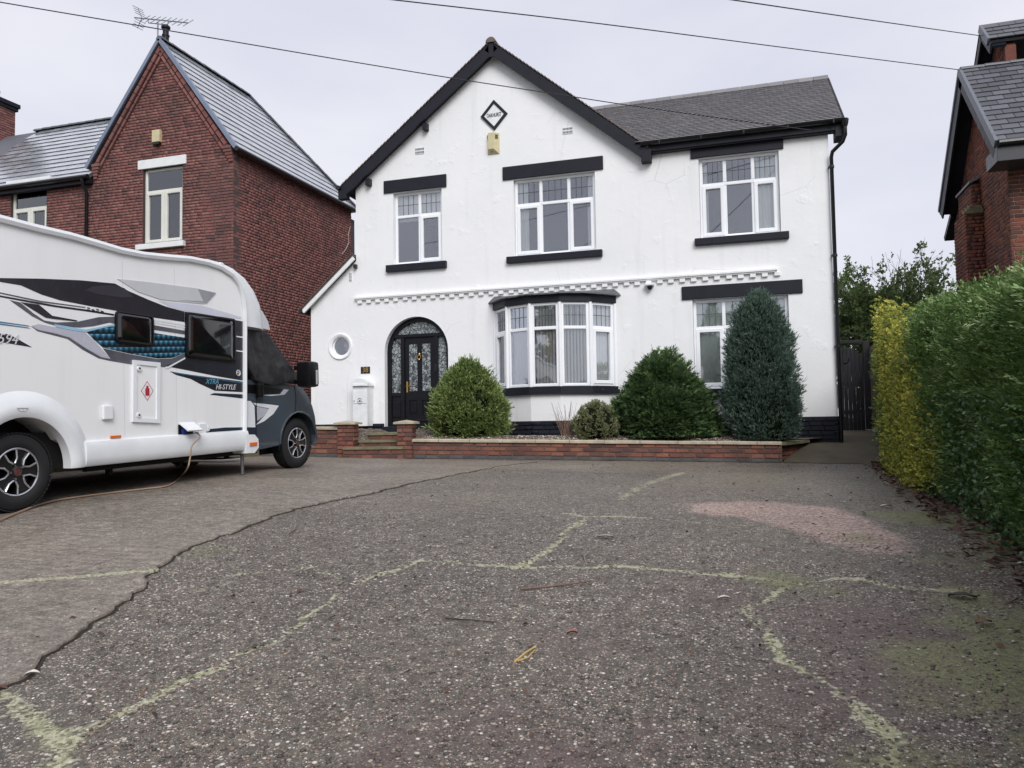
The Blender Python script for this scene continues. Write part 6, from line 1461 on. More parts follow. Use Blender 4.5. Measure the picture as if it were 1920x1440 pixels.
# fallen leaves along the hedge
g = np.random.default_rng(101); N = 2600; s = cl_[1]+g.random(N)*(HLn-cl_[1]); q = hedge_pt(s); d_ = hedge_dir(s); n_ = np.stack([d_[:, 1], -d_[:, 0]], 1); n_ = np.where((n_[:, 0] > 0)[:, None], -n_, n_)
off = -.25+.55*g.random(N)**1.4+np.abs(g.normal(size=N))*.07; X_, Y_ = q[:, 0]+n_[:, 0]*off, q[:, 1]+n_[:, 1]*off
def flat_leaves(X_, Y_, size, seed, lift=.012):
    g = np.random.default_rng(seed); N = len(X_); an = g.random(N)*6.283; L_ = size*(.6+.8*g.random(N)); W_ = L_*(.35+.3*g.random(N)); zz = np_ground(X_, Y_)+lift*g.random(N)+.006
    u = np.stack([np.cos(an), np.sin(an), g.normal(size=N)*.25], 1); w = np.stack([-np.sin(an), np.cos(an), g.normal(size=N)*.35], 1); C0 = np.stack([X_, Y_, zz], 1)
    cup = np.array([0, 0, 1.0])*(.12*L_)[:, None]
    V = np.stack([C0-u*L_[:, None]/2, C0-u*L_[:, None]*.1+w*W_[:, None]/2+cup, C0+u*L_[:, None]/2, C0-u*L_[:, None]*.1-w*W_[:, None]/2+cup], 1)
    return V.reshape(-1, 3), np.stack([np.arange(N)*4+i for i in range(4)], 1)
M['dead_leaf'] = m_leaf('dead_leaf', [(.05, (48, 36, 34)), (.5, (82, 58, 50)), (.85, (108, 80, 66)), (1, (146, 118, 96))], .7, .1, tone=False)
V, F = flat_leaves(X_, Y_, .07, 102, .05); o = obj('leaf_litter', V, F, M['dead_leaf'], kind='stuff'); tag(o, 'drift of dark brown fallen leaves along the foot of the hedge', 'leaves')
g = np.random.default_rng(105); N = 420; X_ = g.uniform(-3.5, 2.4, N); Y_ = g.uniform(2.4, 13, N); V, F = flat_leaves(X_, Y_, .035, 106); o = obj('scattered_leaf_bits', V, F, M['dead_leaf'], kind='stuff'); tag(o, 'scattered bits of leaf and twig over the driveway', 'leaves')
# individual fallen leaves and twigs on the drive
def fallen_leaf(px, py, size, rgb, label, rot):
    c = on_ground(px, py); n = 9; vs = []; m = MB()
    for i in range(n):
        t = i/(n-1); w_ = size*.28*math.sin(math.pi*min(1, t*.98+.02))**.8
        for sg in (-1, 0, 1):
            x, y = (t-.5)*size, sg*w_; vs.append((c.x+x*math.cos(rot)-y*math.sin(rot), c.y+x*math.sin(rot)+y*math.cos(rot), c.z+.006+abs(sg)*.010+.012*math.sin(t*3)))
    fs = [(i*3+j, i*3+j+1, i*3+j+4, i*3+j+3) for i in range(n-1) for j in range(2)]
    return tag(obj('fallen_leaf', vs, fs, pm('fallen_leaf_%d_%d_%d' % rgb, rgb, .7, .2, 60), smooth=True), label, 'leaf')
fallen_leaf(1073, 1192, .05, (150, 98, 84), 'reddish fallen leaf lying flat on the driveway pebbles', .3)
fallen_leaf(1358, 1127, .07, (188, 182, 172), 'pale grey curled leaf by the branching moss crack', .2)
fallen_leaf(1135, 1010, .12, (150, 140, 130), 'long pale withered leaf on the far side of the mossy joint', .1)
fallen_leaf(1805, 1122, .13, (58, 50, 42), 'dark brown curled leaf on the mossy part of the driveway', -.2)
fallen_leaf(1845, 1172, .09, (112, 84, 60), 'tan fallen leaf among green moss near the hedge', .5)
fallen_leaf(1660, 952, .09, (196, 194, 188), 'white scrap of leaf at the edge of the pink patch', .3)
fallen_leaf(60, 1270, .06, (206, 200, 190), 'pale shell like leaf on the broken concrete edge', .6)
def twig(pts, r, label, rgb=(96, 76, 64)):
    P_ = [on_ground(x, y, .0) + Vector((0, 0, r+.004)) for x, y in pts]; return tag(MB().tube(P_, [r*(1-.5*i/len(P_)) for i in range(len(P_))], 5).build('twig', pm('twig_%d_%d_%d' % rgb, rgb, .9, .2, 40)), label, 'twig')
twig([(975, 1108), (1030, 1103), (1070, 1098), (1108, 1092)], .006, 'longest twig lying just in front of the mossy joint', (118, 92, 80))
twig([(835, 1162), (880, 1165), (930, 1170)], .004, 'thin dark twig lying on plain aggregate', (60, 52, 48))
twig([(1100, 1062), (1095, 1045), (1108, 1035), (1130, 1043)], .004, 'curled grey stalk beside the mossy joint', (140, 134, 124))
twig([(555, 985), (552, 995), (540, 1003)], .008, 'short bent grey stick beside the broken concrete edge', (130, 124, 118))
twig([(965, 1245), (985, 1228), (1005, 1215)], .005, 'yellow straw coloured seed stalk on the driveway', (196, 166, 104))
twig([(970, 1243), (990, 1236), (1003, 1222)], .004, 'second yellow stalk crossing the straw coloured one', (186, 160, 104))

# ---- trees behind the gate
def tree(name, label, base, h, spread_, seed, n_leaf, leaf_mat, L=.12, w=.035, leafy=(.3, 1.0), depth=4, trunk_r=.07, twig_r=.006, group=None, up=.35):
    g = random.Random(seed); o = empty(name, base, label, 'tree', group); wood = MB(); tips = []
    def grow(p, d, l_, r, lv):
        n = 3; pts = [p]; q = p; dd = d
        for i in range(n):
            dd = (dd+Vector((g.gauss(0, .12), g.gauss(0, .12), g.gauss(.03, .08)))).normalized(); q = q+dd*(l_/n); pts.append(q)
        wood.tube(pts, [max(twig_r*.6, r*(1-.45*i/n)) for i in range(n+1)], 6 if lv > 2 else 4, False)
        if lv <= 2: tips.extend([(pts[i], dd) for i in range(1, n+1)])
        if lv > 0:
            for k in range(g.choice((2, 3, 3))):
                a = g.uniform(.35, .85); ax = Vector((g.gauss(0, 1), g.gauss(0, 1), g.gauss(0, .4))).normalized(); nd = (dd*math.cos(a)+ax*math.sin(a)*spread_+Vector((0, 0, up*.3))).normalized()
                grow(pts[g.randint(1, n)] if k else q, nd, l_*g.uniform(.62, .85), r*.58, lv-1)
    for k in range(3): grow(Vector(base)+Vector((g.uniform(-.15, .15), g.uniform(-.15, .15), -.1)), Vector((g.gauss(0, .25), g.gauss(0, .25), 1)).normalized(), h*.36, trunk_r, depth)
    wood.build('trunk', M['bark'], o)
    if n_leaf:
        T = np.array([t[0][:] for t in tips]); Dr = np.array([t[1][:] for t in tips]); gg = np.random.default_rng(seed); ii_ = gg.integers(0, len(T), n_leaf)
        D = Dr[ii_]+gg.normal(size=(n_leaf, 3))*.5; D /= np.linalg.norm(D, axis=1)[:, None]; V, F = leaflets(T[ii_]+gg.normal(size=(n_leaf, 3))*.06, D, 5, L, w, .5, seed+5, along=1.0); obj('crown', V, F, leaf_mat, o, kind='stuff')
    return o
def tz(px, py, Y): return at_y(px, py, Y)
t1 = at_y(1622, 640, 25); t1.z = .8; tree('leafy_tree', 'loose green tree rising behind the black gate', t1, at_y(1610, 475, 25).z-.8, .95, 5, 5200, M['leaf_tree'], .16, .05, group=None, depth=4)
t2 = at_y(1740, 600, 24); t2.z = .8; tree('bare_tree', 'nearly bare grey twiggy tree between the gate and the brick house', t2, (at_y(1740, 470, 24).z-.8)*1.0, .8, 9, 260, M['leaf_tree'], .12, .04, depth=4, trunk_r=.05, twig_r=.006)
t3 = at_y(1590, 640, 23.2); t3.z = .8; tree('evergreen_tree', 'dense dark green bush just behind the black gate', t3, at_y(1590, 545, 23.2).z-.8, .9, 21, 5200, M['leaf_tree'], .14, .05, depth=4)
t5 = at_y(1668, 640, 23.6); t5.z = .8; tree('evergreen_tree', 'dark green leafy bush behind the end of the hedge', t5, at_y(1668, 560, 23.6).z-.8, .9, 33, 5000, M['leaf_hinoki'], .14, .05, depth=4)
t4 = at_y(1835, 520, 11.5); t4.z = ground_z(t4.x, 11.5); tree('bramble', 'straggly brown green bramble above the hedge against brick', t4, (at_y(1840, 490, 11.5).z-t4.z)*1.0, .7, 41, 420, M['leaf_tree'], .07, .025, depth=3, trunk_r=.02, twig_r=.004)

# ---- trees across the street, seen in the window reflections
for i, (x, y, h_, lab) in enumerate([(-9.5, -15, 9.0, 'tall dark street tree mirrored in the bay window'), (-3.5, -17, 8.0, 'rounded dark tree across the street mirrored in the glass'), (3.5, -15, 8.5, 'dark tree across the street opposite the hedge'), (-16, -17, 9.0, 'dark tree across the street opposite the motorhome')]):
    tree('street_tree', lab, Vector((x, y, -.1)), h_, .9, 60+i, 5200, M['leaf_hinoki'], .32, .12, depth=4, trunk_r=.16, twig_r=.012)
# ================================================================== MOTORHOME
MO = Vector((-6.24, 5.35, 0)); MO.z = ground_z(MO.x, MO.y)+.024
MFt = Vector((-6.04, 9.43, 0)); MFt.z = ground_z(MFt.x, MFt.y)+.018
mF = (MFt-MO).normalized(); WBASE = (MFt-MO).length; mT = mF.cross(Vector((0, 0, 1))).normalized(); mU = mT.cross(mF).normalized()
def W(s, h, t=.05): return MO+mF*s+mU*h+mT*t
def mp(px, py, t=.05):
    q = at_plane(px, py, MO+mT*t, mT)-MO; return q.dot(mF), q.dot(mU)
z1_ = lambda x, y, t=.05: mp(x/2.3226, 380+y/2.3226, t)
z4_ = lambda x, y, t=.05: mp(x/4, 560+y/4, t)
mh = empty('motorhome', MO+mF*2-mT*1.1, 'white coachbuilt motorhome with teal graphics and a black cab cover', 'motorhome')
def m_body():
    b = NB('motorhome_white'); v = b.world(); st_ = b.noise(b.world((5, 5, .25)), 1.2, 5)
    c = b.mix(b.math('MULTIPLY', b.ramp(st_, [(.5, (0, 0, 0)), (.75, (1, 1, 1))]), .3), (.86, .87, .875), (.74, .74, .72)); c = b.mix(b.ramp(b.noise(v, .6, 4), [(.4, (0, 0, 0)), (.8, (.35,)*3)]), c, (.80, .81, .82))
    b.col(c); b.rough(.22); b.b.inputs['Coat Weight'].default_value = .4; return b.m
MW = m_body(); MP_ = pm('white_moulding', (228, 231, 234), .32, .05, 3, coat=.3); DK = pm('graphite_vinyl', (38, 39, 46), .25, .12, 5, coat=.4); DG_ = pm('mid_grey_vinyl', (88, 89, 98), .28, .2, 5, coat=.4)
SV = pm('silver_vinyl', (186, 187, 200), .28, .08, 3, coat=.4); NV = pm('navy_vinyl', (36, 44, 60), .28, .1, 4, coat=.4); BL = pm('blue_vinyl', (52, 112, 148), .3, .1, 4, coat=.3); GRY = pm('moulded_grey', (196, 198, 202), .35, .06, 3, coat=.3)
CABM = pm('slate_grey_car_paint', (66, 74, 84), .22, .06, 2, coat=.8); RUB = pm('tyre_rubber', (26, 26, 28), .75, .2, 12, .3, 60); UND = pm('underbody', (24, 23, 23), .9, .3, 6, .3, 30); BLK = pm('black_trim', (15, 15, 17), .35, .15, 6, spec=.35); ORG = pm('amber_lens', (216, 106, 40), .25, .08, 8, coat=.5)
# side outline
rail = [mp(*p) for p in [(0,404),(65,421),(129,436),(181,451),(224,464),(267,472.5),(310,477),(353,480.5),(387.5,487.6),(413,496.5),(435,511),(448,528.5),(456,552),(459,582),(459,612),(459,660),(459,740),(458.5,812)]]
hs0 = rail[0][1]; sb = -1.95
top = [(sb+.05, hs0-.35), (sb+.12, hs0-.08), (sb+.3, hs0+.0)]+rail[:]
skh = mp(300, 819)[1]; WHC = .345; AR = .50
arc = [(AR*math.cos(t), WHC+AR*math.sin(t)) for t in np.linspace(0, math.pi, 18)]
botf = (rail[-1][0], skh)
outl = [(sb, skh)]+[(sb, hs0-.5)]+top+[botf, (AR, skh)]+[p for p in arc if p[1] > skh][:]+[(-AR, skh)]
outl = [p for i, p in enumerate(outl) if i == 0 or (abs(p[0]-outl[i-1][0])+abs(p[1]-outl[i-1][1])) > 1e-4]
MB().prism([W(s, h, .05) for s, h in outl], mT*-2.32).build('body_shell', MW, mh)
# bead rail along the roof edge and down the pillar
rl = [W(s, h-.012, .052) for s, h in [(sb+.3, hs0)]+rail]
m = MB(); n = len(rl); pr = [(-.055, .0), (-.05, .028), (-.018, .04), (.012, .028), (.018, -.02)]
vs, fs = [], []
for i, p in enumerate(rl):
    d = (rl[min(i+1, n-1)]-rl[max(i-1, 0)]).normalized(); nn_ = mT.cross(d); nn_ = nn_ if nn_.dot(mU+mF*.6) > 0 else -nn_
    wd = 1.0 if i < n-5 else .75
    vs += [p+nn_*a*wd+mT*b_ for a, b_ in pr]
for i in range(n-1):
    for k in range(4): fs.append((i*5+k, i*5+k+1, (i+1)*5+k+1, (i+1)*5+k))
m.add(vs, fs); o = m.build('roof_edge_rail', MP_, mh, True)
rl2 = [W(s, h-.052, .056) for s, h in [(sb+.3, hs0)]+rail[:12]]; MB().tube(rl2, .009, 6).build('rail_seal', GRY, mh, True)
# over-cab nose
sil = [mp(x, y, -.1) for x, y in [(387.5,487),(413,494),(437,505),(465,526),(486.5,550),(499.5,574),(506,600),(508.5,622)]]
rb = [mp(*p) for p in [(380,486),(405,493),(425,503.5),(441,518),(451,538),(457.5,565),(459,590),(459,611)]]
ts = [.05, .045, .02, -.04, -.13, -.28, -.6, -1.1, -1.65, -1.97, -2.12, -2.21, -2.26, -2.27]
vs, fs = [], []; nP = len(sil)
for t in ts:
    tau = min(1, abs((t+1.11)/1.16)); k = (max(0, 1-tau**3.4))**(1/3.4)*1.0
    for (s_, h_), (a, b_) in zip(sil, rb): vs.append(W(a+(s_-a)*k, b_+(h_-b_)*min(k, 1), t))
for j in range(len(ts)-1):
    for i in range(nP-1): fs.append((j*nP+i, j*nP+i+1, (j+1)*nP+i+1, (j+1)*nP+i))
fs.append(tuple(j*nP+nP-1 for j in range(len(ts))))
o = obj('overcab_nose', vs, [f[::-1] for f in fs], MP_, mh); o.data.polygons.foreach_set('use_smooth', np.ones(len(o.data.polygons), dtype=bool))
bm = bmesh.new(); bm.from_mesh(o.data); bmesh.ops.recalc_face_normals(bm, faces=bm.faces[:]); bm.to_mesh(o.data); bm.free(); o.data.set_sharp_from_angle(angle=R_(50))
def plate(name, pts, mat, layer=0, parent=None, t=.05, th=.0016):
    return MB().prism([W(s, h, t+.0005+layer*.0022) for s, h in pts], mT*th).build(name, mat, parent or mh)
cap_dk = [z1_(x, y, -.02) for x, y in [(1085,445),(1105,448),(1140,480),(1165,520),(1176,555),(1085,530)]]
# vinyl graphics -----------------------------------------------------------
Z1 = lambda pts: [z1_(*p) for p in pts]; Z4 = lambda pts: [z4_(*p) for p in pts]
plate('graphic', Z1([(-60,326),(0,328),(180,331),(350,338),(500,352),(560,385),(640,420),(720,452),(803,474),(803,520),(665,500),(500,470),(400,452),(260,425),(180,400),(90,360),(0,345),(-60,340)]), DK, 0)
plate('graphic', Z1([(370,382),(400,365),(490,358),(540,372),(580,412),(520,412),(420,398)]), pm('dark_sheen_vinyl', (58, 59, 66), .2, .1, 4, coat=.4), 1)
plate('graphic', Z1([(804,474),(1058,517),(1058,775),(950,757),(800,727),(722,712),(804,676)]), DK, 0)
plate('graphic', Z4([(770,372),(1000,422),(1180,452),(1290,448),(1386,408),(1386,442),(1232,515),(1000,484),(830,452)]), DG_, 0)
plate('graphic', Z4([(70,10),(150,28),(250,110),(330,163),(420,178),(580,173),(740,138),(860,135),(860,190),(820,180),(700,207),(600,217),(430,207),(340,182),(240,132)]), DG_, 0)
plate('graphic', Z4([(152,25),(290,45),(390,128),(580,163),(572,170),(400,152),(340,142)]), DK, 1)
plate('graphic', Z4([(-40,-32),(0,-25),(420,50),(640,80),(855,115),(855,128),(640,95),(400,62),(0,-12),(-40,-20)]), DK, 0)
plate('graphic', Z4([(-40,-55),(0,-48),(300,15),(640,62),(640,70),(300,26),(0,-38),(-40,-44)]), DG_, 0)
for i in range(4):
    for j in range(2): x = 650+i*34; y = 64+i*6+j*14+(7 if i % 2 else 0); plate('graphic_check', Z4([(x,y),(x+22,y+4),(x+28,y+14),(x+6,y+10)]), DK, 0)
plate('graphic', Z4([(232,204),(290,190),(520,235),(640,255),(720,330),(800,420),(828,448),(760,436),(640,368),(520,288),(400,255),(290,233)]), SV, 0)
plate('graphic', Z4([(232,207),(290,236),(400,258),(520,291),(640,371),(760,439),(828,452),(1000,485),(1000,496),(820,466),(740,448),(620,384),(505,302),(280,244)]), DG_, 0)
plate('graphic', Z4([(400,190),(640,232),(830,196),(860,192),(860,206),(800,212),(640,252),(520,234),(420,212)]), pm('light_blue_vinyl', (150, 190, 214), .3, .08, 4, coat=.3), 1)
def m_teal():
    b = NB('teal_scale_vinyl'); v = b.world((0, 14, 15)); sx = b.n('ShaderNodeSeparateXYZ'); b.l(v, sx.inputs[0])
    row = b.math('FLOOR', b.math('ADD', sx.outputs[2], b.math('MULTIPLY', sx.outputs[1], -.10))); u = b.math('FRACT', b.math('ADD', sx.outputs[1], b.math('MULTIPLY', row, .5))); w = b.math('FRACT', b.math('ADD', sx.outputs[2], b.math('MULTIPLY', sx.outputs[1], -.10)))
    q = b.math('SUBTRACT', w, b.math('MULTIPLY', b.math('ABSOLUTE', b.math('SUBTRACT', u, .5)), .9))
    c = b.ramp(q, [(.0, s2l((10, 26, 38))), (.25, s2l((16, 48, 66))), (.6, s2l((44, 108, 136))), (.92, s2l((120, 180, 200)))])
    c = b.mix(b.ramp(b.noise(b.world(), 1.6, 3), [(.4, (0, 0, 0)), (.7, (.5,)*3)]), c, s2l((18, 40, 54))); b.col(c); b.rough(.25); b.b.inputs['Coat Weight'].default_value = .4; return b.m
plate('scale_graphic', Z4([(645,246),(830,208),(1386,292),(1386,406),(1290,444),(1180,448),(1000,418),(772,368),(700,305)]), m_teal(), 0)
plate('graphic', Z4([(1148,150),(1386,188),(1386,203),(1148,163)]), MP_, 1); plate('graphic', Z4([(1148,172),(1386,214),(1386,222),(1148,180)]), MP_, 1); plate('graphic', Z4([(1148,198),(1386,240),(1386,268),(1148,232)]), DG_, 1)
for a in (0, 15): plate('graphic_line', Z4([(-20,168+a),(205,200+a),(228,210+a),(-20,178+a)]), BL, 0)
plate('graphic', Z4([(-40,258),(50,265),(110,290),(240,365),(-40,318)]), DK, 0)
plate('graphic', Z4([(1272,545),(1420,569),(1832,624),(1832,702),(1610,690),(1500,640),(1430,602),(1320,572)]), DK, 0)
plate('graphic_line', Z4([(1300,553),(1832,632),(1832,637),(1310,560)]), BL, 1)
plate('graphic', Z4([(1572,720),(1604,708),(1832,718),(1832,750)]), NV, 0)
plate('graphic', Z1([(842,1003),(910,986),(980,979),(1058,978),(1058,1006),(850,1009)]), NV, 0)
plate('graphic_line', Z4([(1236,520),(1386,440),(1386,452),(1252,526)]), MP_, 2)
for y in (580, 642): plate('graphic_line', Z1([(1027,y),(1058,y+4),(1058,y+9),(1027,y+5)]), MP_, 1)
def wtext(s_, x, y, size, mat, name, lay=2, shear=.3):
    a, h_ = z4_(x, y); text_mesh(s_, W(a, h_, .0512+lay*.0022), mF, mU, size, mat, name, mh, .002, shear)
WT = pm('silver_lettering', (206, 208, 212), .3, .05, 5); CY = pm('teal_lettering', (98, 160, 186), .3, .05, 5)
wtext('594', 52, 305, .125, WT, 'model_number'); wtext('XTRA', 1588, 624, .085, CY, 'lettering'); wtext('HI-STYLE', 1690, 664, .088, WT, 'lettering')
a, h_ = z4_(1786, 557); MB().tube([W(a+.035*math.cos(t), h_+.035*math.sin(t), .055) for t in np.linspace(0, 6.283, 14)], .005, 5).tube([W(a-.02, h_, .055), W(a+.015, h_+.02, .055), W(a+.01, h_-.03, .055)], .005, 5).build('emblem', WT, mh)
# moulded recess above the cab door, its shading put in as grey plates
plate('shaded_recess', Z1([(510,332),(640,345),(850,372),(940,392),(900,438),(880,440),(700,422),(600,388)]), GRY, 0, th=.006); plate('shaded_recess', Z1([(690,428),(880,448),(1050,498),(1050,508),(940,494),(800,470),(730,450)]), pm('pale_lilac_vinyl', (204, 206, 220), .3, .05, 3, coat=.3), 0)
plate('shaded_recess', Z1([(860,376),(938,394),(898,436),(778,424),(885,430)]), pm('recess_edge_shade', (150, 152, 158), .4, .1, 4), 2, th=.004)
# cab-side moulded window recess of the nose
plate('nose_side_moulding', [z1_(x, y, .0) for x, y in [(1082,450),(1104,446),(1140,470),(1166,515),(1176,555),(1082,532)]], GRY, 0, t=-.002, th=.004)
# panel seams
for px_ in (232, 330): s_, _ = mp(px_, 700); hA, hB = skh+.02, mp(px_, 470 if px_ < 300 else 482)[1]-.12; MB().obox(W(s_, hA, .0502), mF*.004, mU*(hB-hA), mT*.0006).build('panel_seam', GRY, mh)
# windows of the living area
def acrylic(pts, name):
    q = [W(s, h, .052) for s, h in pts]; c = sum(q, Vector())/4
    def rr(k, tt, n=5):
        out = []
        for i in range(4):
            p0, p1, p2 = q[i-1], q[i], q[(i+1) % 4]; r = .05
            a = p1+(p0-p1).normalized()*r; b_ = p1+(p2-p1).normalized()*r
            for j in range(n): t = j/(n-1); out.append(((a*(1-t)**2+p1*2*t*(1-t)+b_*t*t)-c)*k+c+mT*tt)
        return out
    fr_ = MB(); o1, o2, i1, i2 = rr(1, 0), rr(1, .022), rr(.93, .026), rr(.93, .012); n = len(o1)
    fr_.add(o1+o2+i1+i2, [(a*n+i, a*n+(i+1) % n, (a+1)*n+(i+1) % n, (a+1)*n+i) for a in range(3) for i in range(n)])
    w_ = fr_.build(name, BLK, mh)
    g0, g1, g2 = rr(.93, .0122), rr(.80, .024), rr(.74, .026)
    GA = pm('dark_acrylic', (12, 13, 17), .08, .1, 3, coat=1.0)
    MB().add(g0+g1+g2, [(a*n+i, a*n+(i+1) % n, (a+1)*n+(i+1) % n, (a+1)*n+i) for a in range(2) for i in range(n)]+[tuple(2*n+i for i in range(n))]).build('pane', GA, w_, True)
acrylic([z1_(x, y) for x, y in [(805,672),(1022,695),(1022,508),(805,475)]], 'window'); acrylic([z1_(x, y) for x, y in [(498,610),(664,630),(664,495),(498,470)]], 'window')
# gas locker
lk = [z1_(x, y) for x, y in [(572,955),(690,960),(692,697),(574,685)]]
def inset(pts, k): cx = sum(p[0] for p in pts)/len(pts); cy_ = sum(p[1] for p in pts)/len(pts); return [(cx+(p[0]-cx)*k[0], cy_+(p[1]-cy_)*k[1]) for p in pts]
ld = MB().prism([W(*p, .0505) for p in lk], mT*.024, [[W(*p, .0505) for p in inset(lk, (.74, .86))]]).build('locker_frame', MP_, mh)
plate('locker_door', inset(lk, (.745, .862)), MW, 0, ld, .052, .010)
for x, y in ((598, 722), (596, 925)):
    a, h_ = z1_(x, y); MB().lathe(W(a, h_, .07), mT, [(0, 0), (.03, 0), (.028, .012), (0, .014)], 12).build('lock_cover', MP_, ld, True); MB().lathe(W(a, h_, .083), mT, [(0, 0), (.011, 0), (.011, .004), (0, .004)], 8).build('lock', BLK, ld)
cxy = z1_(637, 820); RD_ = pm('red_print', (176, 44, 56), .4, .1, 9); dsz = (.085, .105)
dm = lambda k: [(cxy[0]-dsz[0]*k, cxy[1]), (cxy[0], cxy[1]-dsz[1]*k), (cxy[0]+dsz[0]*k, cxy[1]), (cxy[0], cxy[1]+dsz[1]*k)]
MB().prism([W(*p, .063) for p in dm(1)], mT*.001, [[W(*p, .063) for p in dm(.9)]]).build('gas_sticker_border', RD_, ld); plate('gas_sticker_field', dm(.9), MP_, 0, ld, .0625, .0008)
a, h_ = cxy; plate('gas_bottle_symbol', [(a-.028, h_-.05), (a+.028, h_-.05), (a+.028, h_+.02), (a+.014, h_+.035), (a+.014, h_+.055), (a-.014, h_+.055), (a-.014, h_+.035), (a-.028, h_+.02)], RD_, 1, ld, .0625, .001)
def cover(pts, name, mat, d=.02, ch=.008, parent=None):
    s0, s1 = min(p[0] for p in pts), max(p[0] for p in pts); h0, h1 = min(p[1] for p in pts), max(p[1] for p in pts); b_ = MB().box((s0, h0, 0), (s1, h1, d), ch); b_.v = [tuple(W(v[0], v[1], .0505+v[2])) for v in b_.v]; b_.f = [f for f in b_.f]; o = b_.build(name, mat, parent or mh); return o
cover([z1_(441, 945), z1_(483, 882)], 'vent_cover', MP_, .035, .012); cover([z1_(478, 1026), z1_(524, 1012)], 'side_marker', ORG, .014, .005); cover([z1_(862, 1010), z1_(893, 960)], 'water_inlet', MP_, .022, .01)
a, h_ = z1_(902, 983); MB().lathe(W(a, h_, .05), mT, [(0, 0), (.038, 0), (.036, .012), (.02, .016), (0, .016)], 16).build('filler_cap', MP_, mh, True)
hk = cover([z1_(775, 1010), z1_(838, 964)], 'socket_box', BLK, .012, .004); s0, h0 = z1_(775, 962); s1, h1 = z1_(838, 962)
MB().obox(W(s0, h0+.0, .06), mF*(s1-s0), mT*.13-mU*.09, mU*.012+mT*.008).build('socket_flap', MP_, mh); a, h_ = z1_(795, 995); MB().lathe(W(a, h_, .055), mT, [(0, 0), (.035, 0), (.035, .03), (0, .03)], 12).build('blue_plug', pm('socket_blue', (28, 60, 150), .4, .1, 5), mh)
# side skirt
sa, se = AR+.13, rail[-1][0]+.02
hb0 = mp(300, 861, .09)[1]; ht0 = skh+.012
prof = [(.045, ht0+.004), (.085, ht0-.012), (.10, ht0-.06), (.098, hb0+.08), (.085, hb0+.015), (.07, hb0), (.02, hb0), (.02, ht0)]
m = MB(); nn2 = len(prof); m.add([W(sa, h, t) for t, h in prof]+[W(se, h, t) for t, h in prof], [(i, (i+1) % nn2, nn2+(i+1) % nn2, nn2+i) for i in range(nn2)]+[tuple(range(nn2))[::-1], tuple(range(nn2, 2*nn2))]); m.build('side_skirt', MP_, mh, True)
fe = [z1_(x, y, .06) for x, y in [(1060,1010),(1098,1010),(1114,1030),(1116,1066),(1098,1090),(1060,1092)]]
MB().prism([W(s, h, .10) for s, h in fe], mT*-.25).build('skirt_end', MP_, mh); cover([z1_(1072, 1060), z1_(1103, 1042)], 'front_marker', ORG, .064, .005)
# rear skirt behind the wheel
m = MB(); m.add([W(sb, h, t) for t, h in prof]+[W(-AR-.13, h, t) for t, h in prof], [(i, (i+1) % nn2, nn2+(i+1) % nn2, nn2+i) for i in range(nn2)]+[tuple(range(nn2))[::-1], tuple(range(nn2, 2*nn2))]); m.build('rear_skirt', MP_, mh, True)
# wheel-arch flare
vs, fs = [], []; na = 28
secs = [(AR-.03, -.02), (AR-.035, .085), (AR+.01, .11), (AR+.08, .105), (AR+.15, .075), (AR+.20, .052)]
lowa = math.asin((hb0-WHC)/(AR+.02)) if abs(hb0-WHC) < AR else -.2
for i in range(na):
    t = -.02+(math.pi+.04)*i/(na-1)
    for r, tt in secs: vs.append(W(r*math.cos(t)*1.0, WHC+.02+r*1.0*math.sin(t), tt))
for s_ in (1, -1):                                             # legs of the flare down to the skirt's lower edge
    pass
k = len(secs)
for i in range(na-1):
    for j in range(k-1): fs.append((i*k+j, i*k+j+1, (i+1)*k+j+1, (i+1)*k+j))
base_n = len(vs)
for end, i in ((1, 0), (-1, na-1)):
    for r, tt in secs: vs.append(W(min(r, AR+.13)*end, hb0, min(tt, .1)))
for e_i, i in ((0, 0), (1, na-1)):
    for j in range(k-1): f = (i*k+j, base_n+e_i*k+j, base_n+e_i*k+j+1, i*k+j+1); fs.append(f if e_i else f)
o = obj('wheel_arch_flare', vs, fs, MP_, mh); bm = bmesh.new(); bm.from_mesh(o.data); bmesh.ops.recalc_face_normals(bm, faces=bm.faces[:]); bm.to_mesh(o.data); bm.free()
o.data.polygons.foreach_set('use_smooth', np.ones(len(o.data.polygons), dtype=bool)); o.data.set_sharp_from_angle(angle=R_(40))
bd = [W(*mp(x, y, .10), .112) for x, y in [(30,765),(51,765),(46,771),(36,771)]]; MB().tube(bd+[bd[0]], .004, 4).tube([bd[0].lerp(bd[3], .5)+mF*.04, bd[1].lerp(bd[2], .5)-mF*.03], .004, 4).build('arch_badge', GRY, mh)
MB().prism([W(AR*1.1*math.cos(t), WHC+AR*1.1*math.sin(t), -.30) for t in np.linspace(-.3, math.pi+.3, 20)], mT*-.02).build('wheel_well', UND, mh)
# underbody
MB().obox(W(sb+.1, .34, -.12), mF*(se-sb+.2), mT*-2.0, mU*.34).build('chassis', UND, mh)
for s_ in (1.2, 2.2, 3.0): MB().obox(W(s_, .20, -.25), mF*.05, mT*-.05, mU*.2).build('chassis_bracket', UND, mh)
MB().obox(W(.8, .27, -.1), mF*2.6, mT*-.06, mU*.09).build('chassis_rail', UND, mh)
a, h_ = z1_(1030, 1117, -.1); MB().tube([W(a-.6, h_+.04, -.35), W(a-.15, h_, -.2), W(a, h_, -.06)], .032, 12).build('exhaust_pipe', M['chrome'], mh, True)
a, h_ = z1_(1057, 1095, -.02); MB().tube([W(a, h_+.15, -.03), W(a, .03, -.03)], .022, 10).lathe(W(a, -.006, -.03), mU, [(0, 0), (.07, 0), (.06, .015), (.02, .03), (0, .03)], 14).build('steady_leg', M['metal_grey'], mh, True)
